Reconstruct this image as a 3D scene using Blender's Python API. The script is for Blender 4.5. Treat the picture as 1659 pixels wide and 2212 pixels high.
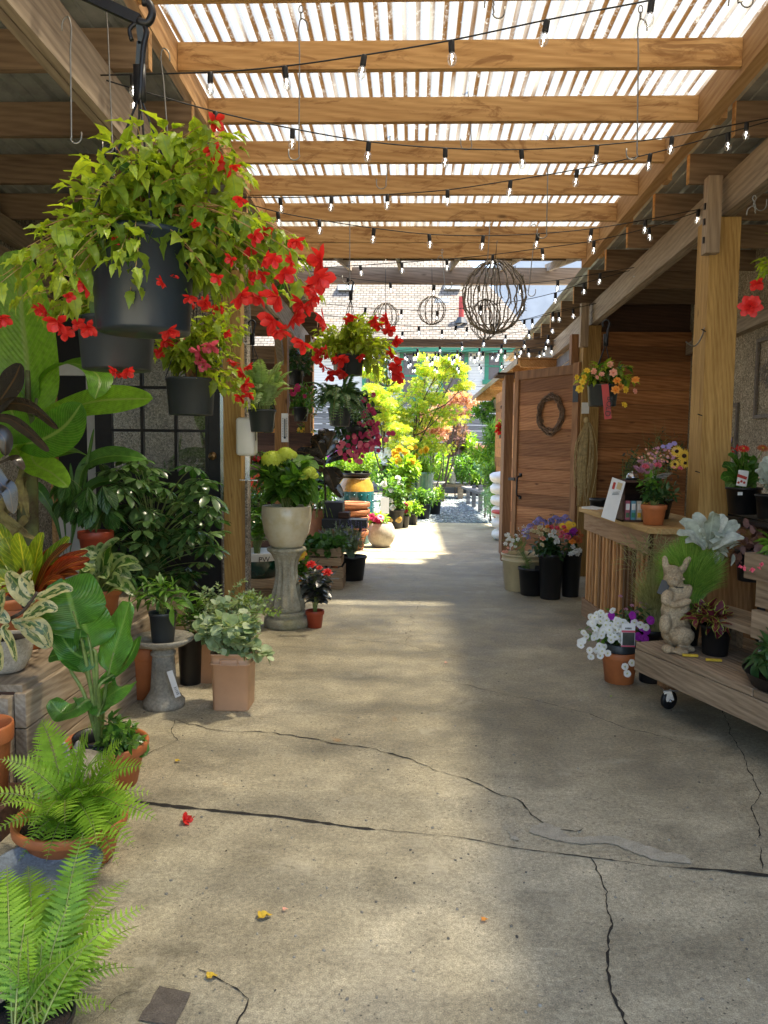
import bpy, math, random
import numpy as np
from mathutils import Vector, Matrix
R=math.radians; PI=math.pi
for o in list(bpy.data.objects): bpy.data.objects.remove(o)
sc=bpy.context.scene
# ---------------------------------------------------------------- camera
cd=bpy.data.cameras.new('camera'); cam=bpy.data.objects.new('camera',cd); sc.collection.objects.link(cam)
cd.sensor_fit='VERTICAL'; cd.sensor_height=36; cd.lens=1661/2212*36; cd.clip_start=.05; cd.clip_end=900
CM=Matrix.Rotation(R(2.05),4,'Z')@Matrix.Rotation(R(90-4.68),4,'X')@Matrix.Rotation(R(.6),4,'Z')
cam.matrix_world=Matrix.Translation((0,0,1.5))@CM
sc.camera=cam
sc.render.resolution_x=768; sc.render.resolution_y=1024
# ---------------------------------------------------------------- world, sun, exposure
SUN=Vector((.38,.14,1)).normalized()
w=bpy.data.worlds.new("World"); sc.world=w; w.use_nodes=True
wn=w.node_tree; bg=wn.nodes['Background']; sky=wn.nodes.new('ShaderNodeTexSky'); sky.sky_type='NISHITA'
sky.sun_disc=False; sky.sun_elevation=math.asin(SUN.z); sky.sun_rotation=math.atan2(SUN.x,SUN.y)
sky.air_density=1.0; sky.dust_density=2.0
wn.links.new(sky.outputs[0],bg.inputs[0]); bg.inputs[1].default_value=.15
sl=bpy.data.lights.new('sun','SUN'); sl.energy=5; sl.angle=R(3.8); sl.color=(1,.905,.73)
so=bpy.data.objects.new('sun',sl); sc.collection.objects.link(so); so.rotation_euler=SUN.to_track_quat('Z','Y').to_euler(); so.location=(3,2,12)
sc.view_settings.view_transform='Standard'; sc.view_settings.look='None'; sc.view_settings.exposure=2.3; sc.view_settings.gamma=1
# ---------------------------------------------------------------- helpers
rnd=random.Random(7); nr=np.random.RandomState(7)
col=sc.collection
M3=CM.to_3x3(); F=1661.0
def ray(x,y):
    return M3@Vector(((x-829.5)/F,-(y-1106)/F,-1))
def A(x,y,Y):
    d=ray(x,y); return Vector((0,0,1.5))+d*(Y/d.y)
def G(x,y,z=0.0):
    d=ray(x,y); return Vector((0,0,1.5))+d*((z-1.5)/d.z)
def px(n,Y): return n*Y/F
def RZ(z,Y): return z-.03*(Y-4.5)
def wl(o):
    v=Vector((0,0,0))
    while o: v+=o.location; o=o.parent
    return v
def tag(o,label=None,cat=None,group=None,kind=None):
    if label:o['label']=label
    if cat:o['category']=cat
    if group:o['group']=group
    if kind:o['kind']=kind
    return o
def thing(name,label,cat,loc,group=None,kind=None):
    o=bpy.data.objects.new(name,None); col.objects.link(o); o.location=loc; o.empty_display_size=.1
    return tag(o,label,cat,group,kind)
def mkobj(name,me,parent=None,loc=(0,0,0)):
    o=bpy.data.objects.new(name,me); col.objects.link(o)
    if parent: o.parent=parent
    o.location=loc; return o
class MB:
    def __init__(s): s.V=[];s.Q=[];s.T=[];s.a=[];s.uv=[];s.n=0;s.m=[];s.mq=[];s.mt=[];s.cur=0
    def add(s,V,Q=None,T=None,v=.5,uv=None):
        V=np.asarray(V,float).reshape(-1,3); k=len(V)
        s.V.append(V)
        if Q is not None and len(Q): q=np.asarray(Q,int).reshape(-1,4)+s.n; s.Q.append(q); s.mq+= [s.cur]*len(q)
        if T is not None and len(T): t=np.asarray(T,int).reshape(-1,3)+s.n; s.T.append(t); s.mt+=[s.cur]*len(t)
        s.a.append(np.full(k,v) if np.isscalar(v) else np.asarray(v,float))
        s.uv.append(np.zeros((k,2)) if uv is None else np.asarray(uv,float))
        s.n+=k; return s
    def box(s,x0,x1,y0,y1,z0,z1,v=None,M=None):
        if v is None: v=rnd.random()
        V=np.array([(x,y,z) for x in(x0,x1) for y in(y0,y1) for z in(z0,z1)],float)
        if M is not None: V=np.array([tuple(M@Vector(p)) for p in V])
        return s.add(V,[(0,1,3,2),(4,6,7,5),(0,4,5,1),(2,3,7,6),(0,2,6,4),(1,5,7,3)],v=v)
    def bar(s,a,b,w,h,v=None,up=(0,0,1)):
        a=Vector(a);b=Vector(b);d=b-a;L=d.length;y=d.normalized();u=Vector(up)
        x=y.cross(u)
        if x.length<1e-4: x=y.cross(Vector((1,0,0)))
        x.normalize();z=x.cross(y)
        M=Matrix((x,y,z)).transposed().to_4x4();M.translation=a
        return s.box(-w/2,w/2,0,L,-h/2,h/2,v,M)
    def tube(s,P,r,k=6,v=.5,cap=True):
        P=[Vector(p) for p in P];n=len(P)
        rr=[r]*n if np.isscalar(r) else r
        t0=(P[1]-P[0]).normalized();u=t0.orthogonal().normalized();V=[]
        for i,p in enumerate(P):
            t=(P[min(i+1,n-1)]-P[max(i-1,0)])
            t=t.normalized() if t.length>1e-9 else t0
            u=(u-t*u.dot(t)); u=u.normalized() if u.length>1e-6 else t.orthogonal().normalized()
            w_=t.cross(u)
            for j in range(k):
                c=2*PI*j/k; V.append(tuple(p+(u*math.cos(c)+w_*math.sin(c))*rr[i]))
        Q=[(i*k+j,i*k+(j+1)%k,(i+1)*k+(j+1)%k,(i+1)*k+j) for i in range(n-1) for j in range(k)]
        T=[]
        if cap:
            V.append(tuple(P[0]));V.append(tuple(P[-1]));c0=n*k
            T=[(c0,(j+1)%k,j) for j in range(k)]+[(c0+1,(n-1)*k+j,(n-1)*k+(j+1)%k) for j in range(k)]
        return s.add(V,Q,T,v)
    def lathe(s,prof,c=(0,0,0),k=32,v=.5,fl=None):
        c=Vector(c);V=[];n=len(prof)
        for i,(r,z) in enumerate(prof):
            for j in range(k):
                a=2*PI*j/k; q=r*(fl(a,z) if fl else 1)
                V.append((c.x+q*math.cos(a),c.y+q*math.sin(a),c.z+z))
        Q=[(i*k+j,i*k+(j+1)%k,(i+1)*k+(j+1)%k,(i+1)*k+j) for i in range(n-1) for j in range(k)]
        return s.add(V,Q,None,v)
    def ell(s,c,r,M=None,k=16,v=.5):
        c=Vector(c);V=[]
        h=k//2
        for i in range(h+1):
            th=PI*i/h
            for j in range(k):
                a=2*PI*j/k;p=Vector((r[0]*math.sin(th)*math.cos(a),r[1]*math.sin(th)*math.sin(a),-r[2]*math.cos(th)))
                if M is not None:p=M@p
                V.append(tuple(c+p))
        Q=[(i*k+j,i*k+(j+1)%k,(i+1)*k+(j+1)%k,(i+1)*k+j) for i in range(h) for j in range(k)]
        return s.add(V,Q,None,v)
    def inst(s,T,P,D,U,S,v):
        TV,TQ,TU=T;P=np.asarray(P,float).reshape(-1,3);n=len(P)
        if n==0:return s
        D=np.asarray(D,float).reshape(-1,3);U=np.asarray(U,float).reshape(-1,3)
        if len(U)==1:U=np.repeat(U,n,0)
        D=D/(np.linalg.norm(D,axis=1,keepdims=True)+1e-9)
        X=np.cross(D,U);l=np.linalg.norm(X,axis=1,keepdims=True);X=np.where(l<1e-4,np.array([[1.,0,0]]),X/(l+1e-9))
        Z=np.cross(X,D);S=np.broadcast_to(np.asarray(S,float),(n,)).reshape(-1,1,1)
        v=np.broadcast_to(np.asarray(v,float),(n,))
        W=P[:,None,:]+S*(TV[None,:,0:1]*X[:,None,:]+TV[None,:,1:2]*D[:,None,:]+TV[None,:,2:3]*Z[:,None,:])
        k=len(TV);Q=(TQ[None]+(np.arange(n)*k)[:,None,None]).reshape(-1,4)
        s.V.append(W.reshape(-1,3));s.Q.append(Q+s.n);s.mq+=[s.cur]*len(Q)
        s.a.append(np.repeat(v,k));s.uv.append(np.tile(TU,(n,1)));s.n+=n*k;return s
    def mesh(s,name,mats,smooth=True,off=(0,0,0)):
        me=bpy.data.meshes.new(name)
        if s.n:
            V=np.concatenate(s.V)-np.array(off)
            Q=np.concatenate(s.Q) if s.Q else np.zeros((0,4),int);T=np.concatenate(s.T) if s.T else np.zeros((0,3),int)
            L=np.concatenate([Q.ravel(),T.ravel()]);st=np.concatenate([np.arange(len(Q))*4,len(Q)*4+np.arange(len(T))*3])
            me.vertices.add(len(V));me.vertices.foreach_set('co',V.ravel())
            me.loops.add(len(L));me.loops.foreach_set('vertex_index',L)
            me.polygons.add(len(st));me.polygons.foreach_set('loop_start',st)
            if max(s.mq+s.mt+[0])>0: me.polygons.foreach_set('material_index',s.mq+s.mt)
            me.update(calc_edges=True)
            at=me.attributes.new('v','FLOAT','POINT');at.data.foreach_set('value',np.concatenate(s.a))
            uv=me.uv_layers.new(name='UVMap');U=np.concatenate(s.uv);uv.data.foreach_set('uv',U[L].ravel())
            me.polygons.foreach_set('use_smooth',[smooth]*len(st))
            me.validate()
        for m in (mats if isinstance(mats,(list,tuple)) else [mats]): me.materials.append(m)
        return me
    def build(s,name,mats,parent=None,smooth=True,bevel=0):
        off=wl(parent) if parent else Vector((0,0,0))
        o=mkobj(name,s.mesh(name,mats,smooth,off),parent)
        if bevel:
            b=o.modifiers.new('bevel','BEVEL');b.width=bevel;b.segments=2;b.limit_method='ANGLE'
        return o
    def top(s,name,mats,label,cat,smooth=True,group=None,bevel=0,kind=None):
        # single-mesh thing with its origin at its base centre
        V=np.concatenate(s.V);c=Vector(((V[:,0].min()+V[:,0].max())/2,(V[:,1].min()+V[:,1].max())/2,V[:,2].min()))
        o=mkobj(name,s.mesh(name,mats,smooth,c),None,c)
        if bevel:
            b=o.modifiers.new('bevel','BEVEL');b.width=bevel;b.segments=2;b.limit_method='ANGLE'
        return tag(o,label,cat,group,kind)
def part(name,fn,mats,parent,smooth=False,bevel=0):
    m=MB();fn(m);return m.build(name,mats,parent,smooth,bevel)
# ---------------------------------------------------------------- materials
def nd(nt,t,ins=None,**pr):
    n=nt.nodes.new(t)
    for k,v in pr.items(): setattr(n,k,v)
    for k,v in (ins or {}).items():
        if isinstance(v,bpy.types.NodeSocket): nt.links.new(v,n.inputs[k])
        else: n.inputs[k].default_value=v
    return n
def c4(c): return (c[0],c[1],c[2],1)
def newmat(name):
    m=bpy.data.materials.new(name);m.use_nodes=True;nt=m.node_tree;return m,nt,nt.nodes['Principled BSDF']
def ramp(nt,fac,stops,interp='LINEAR'):
    r=nd(nt,'ShaderNodeValToRGB',{0:fac});e=r.color_ramp.elements;r.color_ramp.interpolation=interp
    while len(e)<len(stops):e.new(.5)
    for i,(p,c) in enumerate(stops): e[i].position=p;e[i].color=c4(c) if not np.isscalar(c) else (c,c,c,1)
    return r.outputs[0]
def noise(nt,vec,s,d=4,r=.6,dist=0):
    return nd(nt,'ShaderNodeTexNoise',{'Vector':vec,'Scale':s,'Detail':d,'Roughness':r,'Distortion':dist}).outputs[0]
def oc(nt): return nd(nt,'ShaderNodeTexCoord').outputs['Object']
def mapv(nt,vec,sc_=(1,1,1),loc=(0,0,0),rot=(0,0,0)):
    return nd(nt,'ShaderNodeMapping',{0:vec,1:loc,2:rot,3:sc_}).outputs[0]
def mth(nt,op,a,b=0.0,c=0.0): return nd(nt,'ShaderNodeMath',{0:a,1:b,2:c},operation=op).outputs[0]
def mixc(nt,f,a,b,bt='MIX'):
    n=nd(nt,'ShaderNodeMix',data_type='RGBA',blend_type=bt)
    for k,v in ((0,f),(6,a),(7,b)):
        if isinstance(v,bpy.types.NodeSocket): nt.links.new(v,n.inputs[k])
        else: n.inputs[k].default_value=v if (k==0) else c4(v)
    return n.outputs[2]
def attr(nt,name='v'): return nd(nt,'ShaderNodeAttribute',attribute_name=name).outputs['Fac']
def bump(nt,b,h,st=.3,d=.01):
    nt.links.new(nd(nt,'ShaderNodeBump',{'Height':h,'Strength':st,'Distance':d}).outputs[0],b.inputs['Normal'])
def setb(b,**k):
    for n,v in k.items():
        n=n.replace('_',' ')
        b.inputs[n].default_value=v
def wood(name,dark,light,axis='x',s=1.0,rough=.75,stain=None,knot=True,var=.35,rz=0):
    m,nt,b=newmat(name);o=oc(nt)
    at=attr(nt)
    if rz: o=mapv(nt,o,rot=(0,0,rz))
    off=nd(nt,'ShaderNodeVectorMath',{0:o,1:nd(nt,'ShaderNodeCombineXYZ',{0:mth(nt,'MULTIPLY',at,7),1:mth(nt,'MULTIPLY',at,13),2:mth(nt,'MULTIPLY',at,5)}).outputs[0]},operation='ADD').outputs[0]
    k={'x':(.07,1,1),'y':(1,.07,1),'z':(1,1,.07)}[axis]
    v=mapv(nt,off,tuple(a*s for a in k))
    g=noise(nt,v,9,3,.5,1.2)
    rings=nd(nt,'ShaderNodeTexWave',{'Vector':mapv(nt,off,tuple(a*s*(1.6 if a<1 else 1) for a in k)),'Scale':15,'Distortion':5,'Detail':2,'Detail Scale':1.2},bands_direction='DIAGONAL').outputs['Fac']
    f=noise(nt,v,90,2,.6)
    h=mth(nt,'ADD',mth(nt,'MULTIPLY',g,.62),mth(nt,'ADD',mth(nt,'MULTIPLY',rings,.13),mth(nt,'MULTIPLY',f,.3)))
    c=ramp(nt,h,[(.3,dark),(.72,light)])
    c=mixc(nt,1.0,c,ramp(nt,at,[(0,1-var),(1,1+var*.5)]),'MULTIPLY')
    if stain:
        sn=noise(nt,mapv(nt,off,tuple((.55 if a<1 else 1.5) for a in k)),5.5,6,.7,1.0)
        c=mixc(nt,ramp(nt,sn,[(.54,0.),(.63,.6)]),c,stain)
    if knot:
        vo=nd(nt,'ShaderNodeTexVoronoi',{'Vector':mapv(nt,off,tuple((.35 if a<1 else 1)*s for a in k)),'Scale':4.2}).outputs['Distance']
        c=mixc(nt,ramp(nt,vo,[(.03,.85),(.085,0.)]),c,tuple(x*.35 for x in dark))
    nt.links.new(c,b.inputs['Base Color']);b.inputs['Roughness'].default_value=rough
    b.inputs['Specular IOR Level'].default_value=.25
    bump(nt,b,h,.5,.006);return m
def leafm(name,c1,c2,trans=.35,rough=.42,rib=None,veins=0,edge=None,blot=None,spec=.5):
    m,nt,b=newmat(name);at=attr(nt);c=ramp(nt,at,[(0,c1),(1,c2)])
    uv=nd(nt,'ShaderNodeUVMap',uv_map='UVMap').outputs[0];sp=nd(nt,'ShaderNodeSeparateXYZ',{0:uv})
    a=mth(nt,'ABSOLUTE',mth(nt,'SUBTRACT',sp.outputs[1],.5))
    n=noise(nt,oc(nt),30,3,.6);c=mixc(nt,1.0,c,ramp(nt,n,[(.3,.72),(.7,1.2)]),'MULTIPLY')
    if blot:
        bn=noise(nt,mapv(nt,uv,(2,1.2,1)),2.6,4,.6,.6);bb=mth(nt,'ADD',bn,mth(nt,'MULTIPLY',a,-.55))
        c=mixc(nt,ramp(nt,bb,[(.36,0.),(.42,1.)]),c,blot)
    if veins:
        ph=mth(nt,'ADD',mth(nt,'MULTIPLY',sp.outputs[0],veins),mth(nt,'MULTIPLY',a,-veins*.55))
        vs=mth(nt,'PINGPONG',ph,.5)
        if rib is not None: c=mixc(nt,ramp(nt,vs,[(0,.55),(.13,0.)]),c,rib)
    if edge: c=mixc(nt,ramp(nt,a,[(.36,0.),(.43,1.)]),c,edge)
    if rib is not None: c=mixc(nt,ramp(nt,a,[(.02,.9),(.05,0.)]),c,rib)
    nt.links.new(c,b.inputs['Base Color']);b.inputs['Roughness'].default_value=rough;b.inputs['Specular IOR Level'].default_value=spec
    if veins: bump(nt,b,vs,.35,.01)
    tr=nd(nt,'ShaderNodeBsdfTranslucent',{0:mixc(nt,1.0,c,(1.25,1.3,.45),'MULTIPLY')})
    mx=nd(nt,'ShaderNodeMixShader',{0:trans,1:b.outputs[0],2:tr.outputs[0]})
    nt.links.new(mx.outputs[0],nt.nodes['Material Output'].inputs[0]);return m
def petal(name,c1,c2,trans=.35,rough=.5,center=None):
    m,nt,b=newmat(name);at=attr(nt);c=ramp(nt,at,[(0,c1),(1,c2)])
    if center:
        uv=nd(nt,'ShaderNodeUVMap',uv_map='UVMap').outputs[0];u=nd(nt,'ShaderNodeSeparateXYZ',{0:uv}).outputs[0]
        c=mixc(nt,ramp(nt,u,[(.12,1.),(.4,0.)]),c,center)
    nt.links.new(c,b.inputs['Base Color']);b.inputs['Roughness'].default_value=rough
    tr=nd(nt,'ShaderNodeBsdfTranslucent',{0:c});mx=nd(nt,'ShaderNodeMixShader',{0:trans,1:b.outputs[0],2:tr.outputs[0]})
    nt.links.new(mx.outputs[0],nt.nodes['Material Output'].inputs[0]);return m
def plain(name,c,rough=.6,var=.15,ns=12,bs=.2,metal=0,c2=None,bd=.004,spec=.5,coat=0):
    m,nt,b=newmat(name);n=noise(nt,oc(nt),ns,6,.65)
    c2=c2 or tuple(x*(1-var*1.6) for x in c)
    cc=ramp(nt,n,[(.33,c2),(.62,c)]);nt.links.new(cc,b.inputs['Base Color'])
    b.inputs['Roughness'].default_value=rough;b.inputs['Metallic'].default_value=metal;b.inputs['Specular IOR Level'].default_value=spec
    if coat:b.inputs['Coat Weight'].default_value=coat;b.inputs['Coat Roughness'].default_value=.12
    if bs:bump(nt,b,noise(nt,oc(nt),ns*6,4,.6),bs,bd)
    return m
def stonem(name,c1,c2,s=1,speck=.25,moss=None):
    m,nt,b=newmat(name);o=oc(nt);n=noise(nt,o,6*s,8,.7);f=noise(nt,o,70*s,4,.6)
    c=ramp(nt,n,[(.3,c1),(.68,c2)]);c=mixc(nt,1.0,c,ramp(nt,f,[(.3,1-speck),(.7,1+speck)]),'MULTIPLY')
    if moss: c=mixc(nt,ramp(nt,noise(nt,o,3.2*s,6,.7),[(.5,0.),(.66,.75)]),c,moss)
    nt.links.new(c,b.inputs['Base Color']);b.inputs['Roughness'].default_value=.88
    bump(nt,b,mth(nt,'ADD',n,mth(nt,'MULTIPLY',f,.5)),.6,.012);return m
def emis(name,c,st):
    m,nt,b=newmat(name);b.inputs['Emission Color'].default_value=c4(c);b.inputs['Emission Strength'].default_value=st;b.inputs['Base Color'].default_value=c4(c);return m
# concrete floor
def concretem():
    m,nt,b=newmat('concrete');o=oc(nt)
    big=noise(nt,o,.55,7,.62,.4);mid=noise(nt,mapv(nt,o,(1,1.35,1)),3.2,9,.7,.3);fine=noise(nt,o,60,5,.75);sp=noise(nt,o,230,2,.7)
    c=ramp(nt,big,[(.32,(.23,.20,.135)),(.5,(.34,.30,.205)),(.66,(.46,.41,.29))])
    c=mixc(nt,1.0,c,ramp(nt,mid,[(.3,.6),(.5,.97),(.68,1.3)]),'MULTIPLY')
    c=mixc(nt,1.0,c,ramp(nt,fine,[(.3,.6),(.5,1.),(.68,1.35)]),'MULTIPLY')
    c=mixc(nt,1.0,c,ramp(nt,sp,[(.32,.65),(.5,1.),(.66,1.35)]),'MULTIPLY')
    vo=nd(nt,'ShaderNodeTexVoronoi',{'Vector':o,'Scale':46.0}).outputs['Distance']
    gate=ramp(nt,noise(nt,o,7,3,.6),[(.5,0.),(.6,1.)])
    c=mixc(nt,mth(nt,'MULTIPLY',ramp(nt,vo,[(.10,.9),(.2,0.)]),gate),c,(.06,.052,.04))
    st=noise(nt,mapv(nt,o,(1,1,1),(4.3,2.1,0)),1.3,4,.5,.8)
    c=mixc(nt,ramp(nt,st,[(.56,0.),(.7,.3)]),c,(.13,.12,.095))
    c=mixc(nt,ramp(nt,noise(nt,mapv(nt,o,(1,1,1),(9,1,0)),2.4,8,.75,.5),[(.58,0.),(.66,.45)]),c,(.50,.45,.33))
    rs=noise(nt,mapv(nt,o,(1,1,1),(2,7,0)),4.5,2,.5);c=mixc(nt,ramp(nt,rs,[(.74,0.),(.79,.6)]),c,(.36,.19,.06))
    nt.links.new(c,b.inputs['Base Color'])
    rr=ramp(nt,mid,[(.35,.5),(.65,.85)]);nt.links.new(rr,b.inputs['Roughness']);b.inputs['Specular IOR Level'].default_value=.35
    h=mth(nt,'ADD',mth(nt,'MULTIPLY',fine,.6),mth(nt,'ADD',mth(nt,'MULTIPLY',sp,.35),mid));bump(nt,b,h,.7,.01);return m
def stuccom(name,c1,c2,s=1):
    m,nt,b=newmat(name);o=oc(nt)
    v=nd(nt,'ShaderNodeTexVoronoi',{'Vector':o,'Scale':75*s});n=noise(nt,o,1.2,6,.6)
    sep=nd(nt,'ShaderNodeSeparateColor',{0:v.outputs['Color']}).outputs[0]
    c=ramp(nt,sep,[(0,c1),(.55,tuple((a+b_)/2 for a,b_ in zip(c1,c2))),(1,c2)])
    c=mixc(nt,1.0,c,ramp(nt,n,[(.3,.6),(.7,1.2)]),'MULTIPLY')
    nt.links.new(c,b.inputs['Base Color']);b.inputs['Roughness'].default_value=.95
    bump(nt,b,mth(nt,'SUBTRACT',1.0,v.outputs['Distance']),1.,.012);return m
def clearpanel():
    m,nt,b=newmat('clear_corrugated_panel');o=oc(nt);x=nd(nt,'ShaderNodeSeparateXYZ',{0:o}).outputs[0]
    ph=mth(nt,'PINGPONG',mth(nt,'DIVIDE',x,.07),.5)      # 0 in the valleys
    n1=noise(nt,mapv(nt,o,(3,1,1)),6,5,.75,.5);n2=noise(nt,o,55,4,.8)
    val=ramp(nt,ph,[(.0,1.),(.13,1.),(.22,0.)])
    patch=ramp(nt,noise(nt,mapv(nt,o,(9,.7,1)),1.0,2,.5),[(.38,.2),(.5,1.)])
    dirt=mth(nt,'MULTIPLY',mth(nt,'MULTIPLY',val,patch),ramp(nt,mth(nt,'ADD',mth(nt,'MULTIPLY',n1,.6),mth(nt,'MULTIPLY',n2,.5)),[(.40,0.),(.52,1.)]))
    film=ramp(nt,noise(nt,mapv(nt,o,(14,1.2,1)),2,5,.7),[(.35,0.),(.7,.5)])
    tp=nd(nt,'ShaderNodeBsdfTransparent',{0:(.66,.64,.60,1)})
    tl=nd(nt,'ShaderNodeBsdfTranslucent',{0:(.165,.158,.135,1)})
    band=ramp(nt,ph,[(.12,.82),(.28,.5),(.5,.8)])
    cl=nd(nt,'ShaderNodeMixShader',{0:mth(nt,'MINIMUM',mth(nt,'ADD',band,mth(nt,'MULTIPLY',film,.5)),.95),1:tp.outputs[0],2:tl.outputs[0]})
    gl=nd(nt,'ShaderNodeBsdfGlossy',{0:(1,1,1,1),1:.25})
    cl2=nd(nt,'ShaderNodeMixShader',{0:.06,1:cl.outputs[0],2:gl.outputs[0]})
    dc=mixc(nt,n2,(.03,.013,.004),(.13,.07,.025))
    dd=nd(nt,'ShaderNodeBsdfDiffuse',{0:dc});dt=nd(nt,'ShaderNodeBsdfTranslucent',{0:dc});dm=nd(nt,'ShaderNodeMixShader',{0:.4,1:dd.outputs[0],2:dt.outputs[0]})
    mx=nd(nt,'ShaderNodeMixShader',{0:dirt,1:cl2.outputs[0],2:dm.outputs[0]})
    nt.links.new(mx.outputs[0],nt.nodes['Material Output'].inputs[0]);return m
def glassm(name,tint=(.9,.95,.95),rough=.03,refl=.12):
    m,nt,b=newmat(name);tp=nd(nt,'ShaderNodeBsdfTransparent',{0:c4(tint)});gl=nd(nt,'ShaderNodeBsdfGlossy',{0:(1,1,1,1),1:rough})
    fr=nd(nt,'ShaderNodeLayerWeight',{0:.35}).outputs['Facing']
    mx=nd(nt,'ShaderNodeMixShader',{0:mth(nt,'ADD',mth(nt,'MULTIPLY',fr,.55),refl),1:tp.outputs[0],2:gl.outputs[0]})
    nt.links.new(mx.outputs[0],nt.nodes['Material Output'].inputs[0]);return m
def shinglem():
    m,nt,b=newmat('roof_shingles');o=oc(nt)
    br=nd(nt,'ShaderNodeTexBrick',{'Vector':mapv(nt,o,(1,1,1)),'Color1':(.19,.17,.15,1),'Color2':(.125,.115,.10,1),'Mortar':(.03,.025,.02,1),'Scale':1.0,'Mortar Size':.014,'Brick Width':.26,'Row Height':.115,'Bias':-.1},offset=.5)
    n=noise(nt,o,5,5,.7);c=mixc(nt,1.0,br.outputs[0],ramp(nt,n,[(.3,.7),(.7,1.3)]),'MULTIPLY')
    c=mixc(nt,ramp(nt,noise(nt,mapv(nt,o,(1,2.5,1)),3,6,.8),[(.58,0.),(.68,.8)]),c,(.3,.13,.05))
    nt.links.new(c,b.inputs['Base Color']);b.inputs['Roughness'].default_value=.9;return m
W=dict
M={}
M['con']=concretem();M['clear']=clearpanel();M['shingle']=shinglem()
M['stucco']=stuccom('pebble_dash',(.16,.14,.11),(.56,.50,.40));M['stucco_r']=stuccom('pebble_dash_warm',(.20,.16,.10),(.62,.52,.37))
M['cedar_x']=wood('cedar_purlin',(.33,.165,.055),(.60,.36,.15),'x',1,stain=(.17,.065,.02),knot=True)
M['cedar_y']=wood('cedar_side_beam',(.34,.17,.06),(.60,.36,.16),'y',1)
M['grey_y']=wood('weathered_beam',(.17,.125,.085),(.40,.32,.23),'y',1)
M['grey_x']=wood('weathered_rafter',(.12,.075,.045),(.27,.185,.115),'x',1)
M['grey_z']=wood('weathered_bracket',(.2,.14,.09),(.42,.32,.22),'z',1)
M['post_z']=wood('fir_post',(.24,.13,.035),(.50,.31,.105),'z',1.6)
M['post_d']=wood('brown_post',(.18,.085,.03),(.33,.17,.06),'z',1.2)
M['shed_x']=wood('red_cedar_boards',(.19,.065,.02),(.50,.22,.08),'x',1,var=.5)
M['shed_z']=wood('red_cedar_trim',(.18,.085,.04),(.36,.19,.09),'z',1)
M['cnt_x']=wood('counter_boards',(.24,.12,.045),(.46,.27,.12),'x',1.2)
M['cnt_y']=wood('counter_front_boards',(.26,.14,.07),(.46,.29,.16),'y',1.2)
M['cnt_z']=wood('counter_slats',(.24,.095,.03),(.58,.31,.12),'z',1.2,var=.8)
M['cnt_top']=wood('counter_top',(.42,.24,.08),(.62,.42,.18),'y',1)
M['bench_y']=wood('reclaimed_timber',(.13,.09,.055),(.36,.27,.18),'x',1.3,rz=R(71))
M['bench_x']=wood('reclaimed_timber_end',(.13,.09,.055),(.34,.26,.175),'x',1.3)
M['plank_y']=wood('pale_planter_timber',(.22,.16,.10),(.47,.38,.27),'y',1.3)
M['crate']=wood('crate_slats',(.25,.16,.09),(.5,.36,.22),'x',1.5)
M['fence']=wood('grey_fence_boards',(.10,.095,.095),(.24,.23,.225),'x',.6,var=.4)
M['darkwood']=wood('dark_stained_wood',(.035,.018,.012),(.09,.045,.028),'x',1)
M['blackwood']=plain('black_painted_wood',(.012,.011,.012),.5,.3,20,.15)
M['metal']=plain('galvanized_roof',(.42,.44,.42),.55,.3,3,.05,.35)
M['steel']=plain('grey_steel_wire',(.32,.31,.28),.38,.2,30,0,.9)
M['iron']=plain('black_iron',(.012,.012,.014),.4,.2,30,.1,.3)
M['rust']=plain('rusted_vine_wire',(.19,.155,.12),.7,.3,30,.2)
M['cable']=plain('black_rubber',(.006,.006,.007),.6,.1,30,0)
M['pgrey']=plain('grey_plastic',(.035,.043,.047),.42,.12,8,.03)
M['pblue']=plain('dark_blue_grey_plastic',(.018,.028,.036),.35,.12,8,.03)
M['pblack']=plain('black_plastic',(.008,.008,.009),.42,.1,9,.05)
M['terra']=plain('terracotta_plastic',(.50,.155,.045),.55,.13,7,.1,c2=(.38,.115,.035))
M['terra2']=plain('terracotta_clay',(.44,.17,.075),.8,.2,7,.3,c2=(.31,.115,.05))
M['redpot']=plain('red_plastic_pot',(.36,.055,.02),.4,.1,8,.05)
M['peach']=plain('peach_plastic',(.60,.34,.19),.42,.06,5,.04)
M['cream']=plain('cream_plastic',(.62,.50,.28),.5,.12,6,.05)
M['glcream']=plain('cream_glaze',(.60,.55,.40),.3,.12,9,.15,c2=(.5,.42,.24),coat=.4)
M['white']=plain('white_plastic',(.78,.77,.72),.35,.04,6,.02)
M['whitep']=plain('white_paint',(.62,.60,.54),.6,.1,4,.08)
M['card']=plain('white_card',(.72,.72,.7),.6,.04,20,0)
M['soil']=plain('potting_soil',(.035,.022,.014),.95,.5,60,.8,c2=(.012,.008,.005),bd=.01)
M['stone']=stonem('cast_stone',(.17,.15,.11),(.38,.35,.28))
M['stoneped']=stonem('weathered_cast_stone',(.22,.20,.13),(.45,.42,.32),1,.2,(.19,.18,.06))
M['stonerab']=stonem('rabbit_cast_stone',(.22,.155,.085),(.50,.40,.26),1.6,.35,(.12,.085,.045))
M['stoneblue']=stonem('blue_grey_stone',(.12,.14,.16),(.22,.25,.27),1.5)
M['slate']=stonem('pale_stone_pot',(.3,.26,.2),(.5,.45,.36),1.5)
M['gglaze']=plain('green_glaze',(.10,.19,.11),.25,.25,6,.1,coat=.5)
M['bglaze']=plain('blue_glaze',(.035,.09,.17),.25,.3,6,.1,coat=.5)
M['tglaze']=plain('teal_glaze',(.015,.14,.16),.2,.3,4,.1,coat=.6)
M['yglaze']=plain('gold_glaze',(.5,.30,.05),.25,.3,5,.1,coat=.6)
M['dglaze']=plain('dark_green_glaze',(.008,.05,.035),.15,.2,5,.05,coat=.8)
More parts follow.
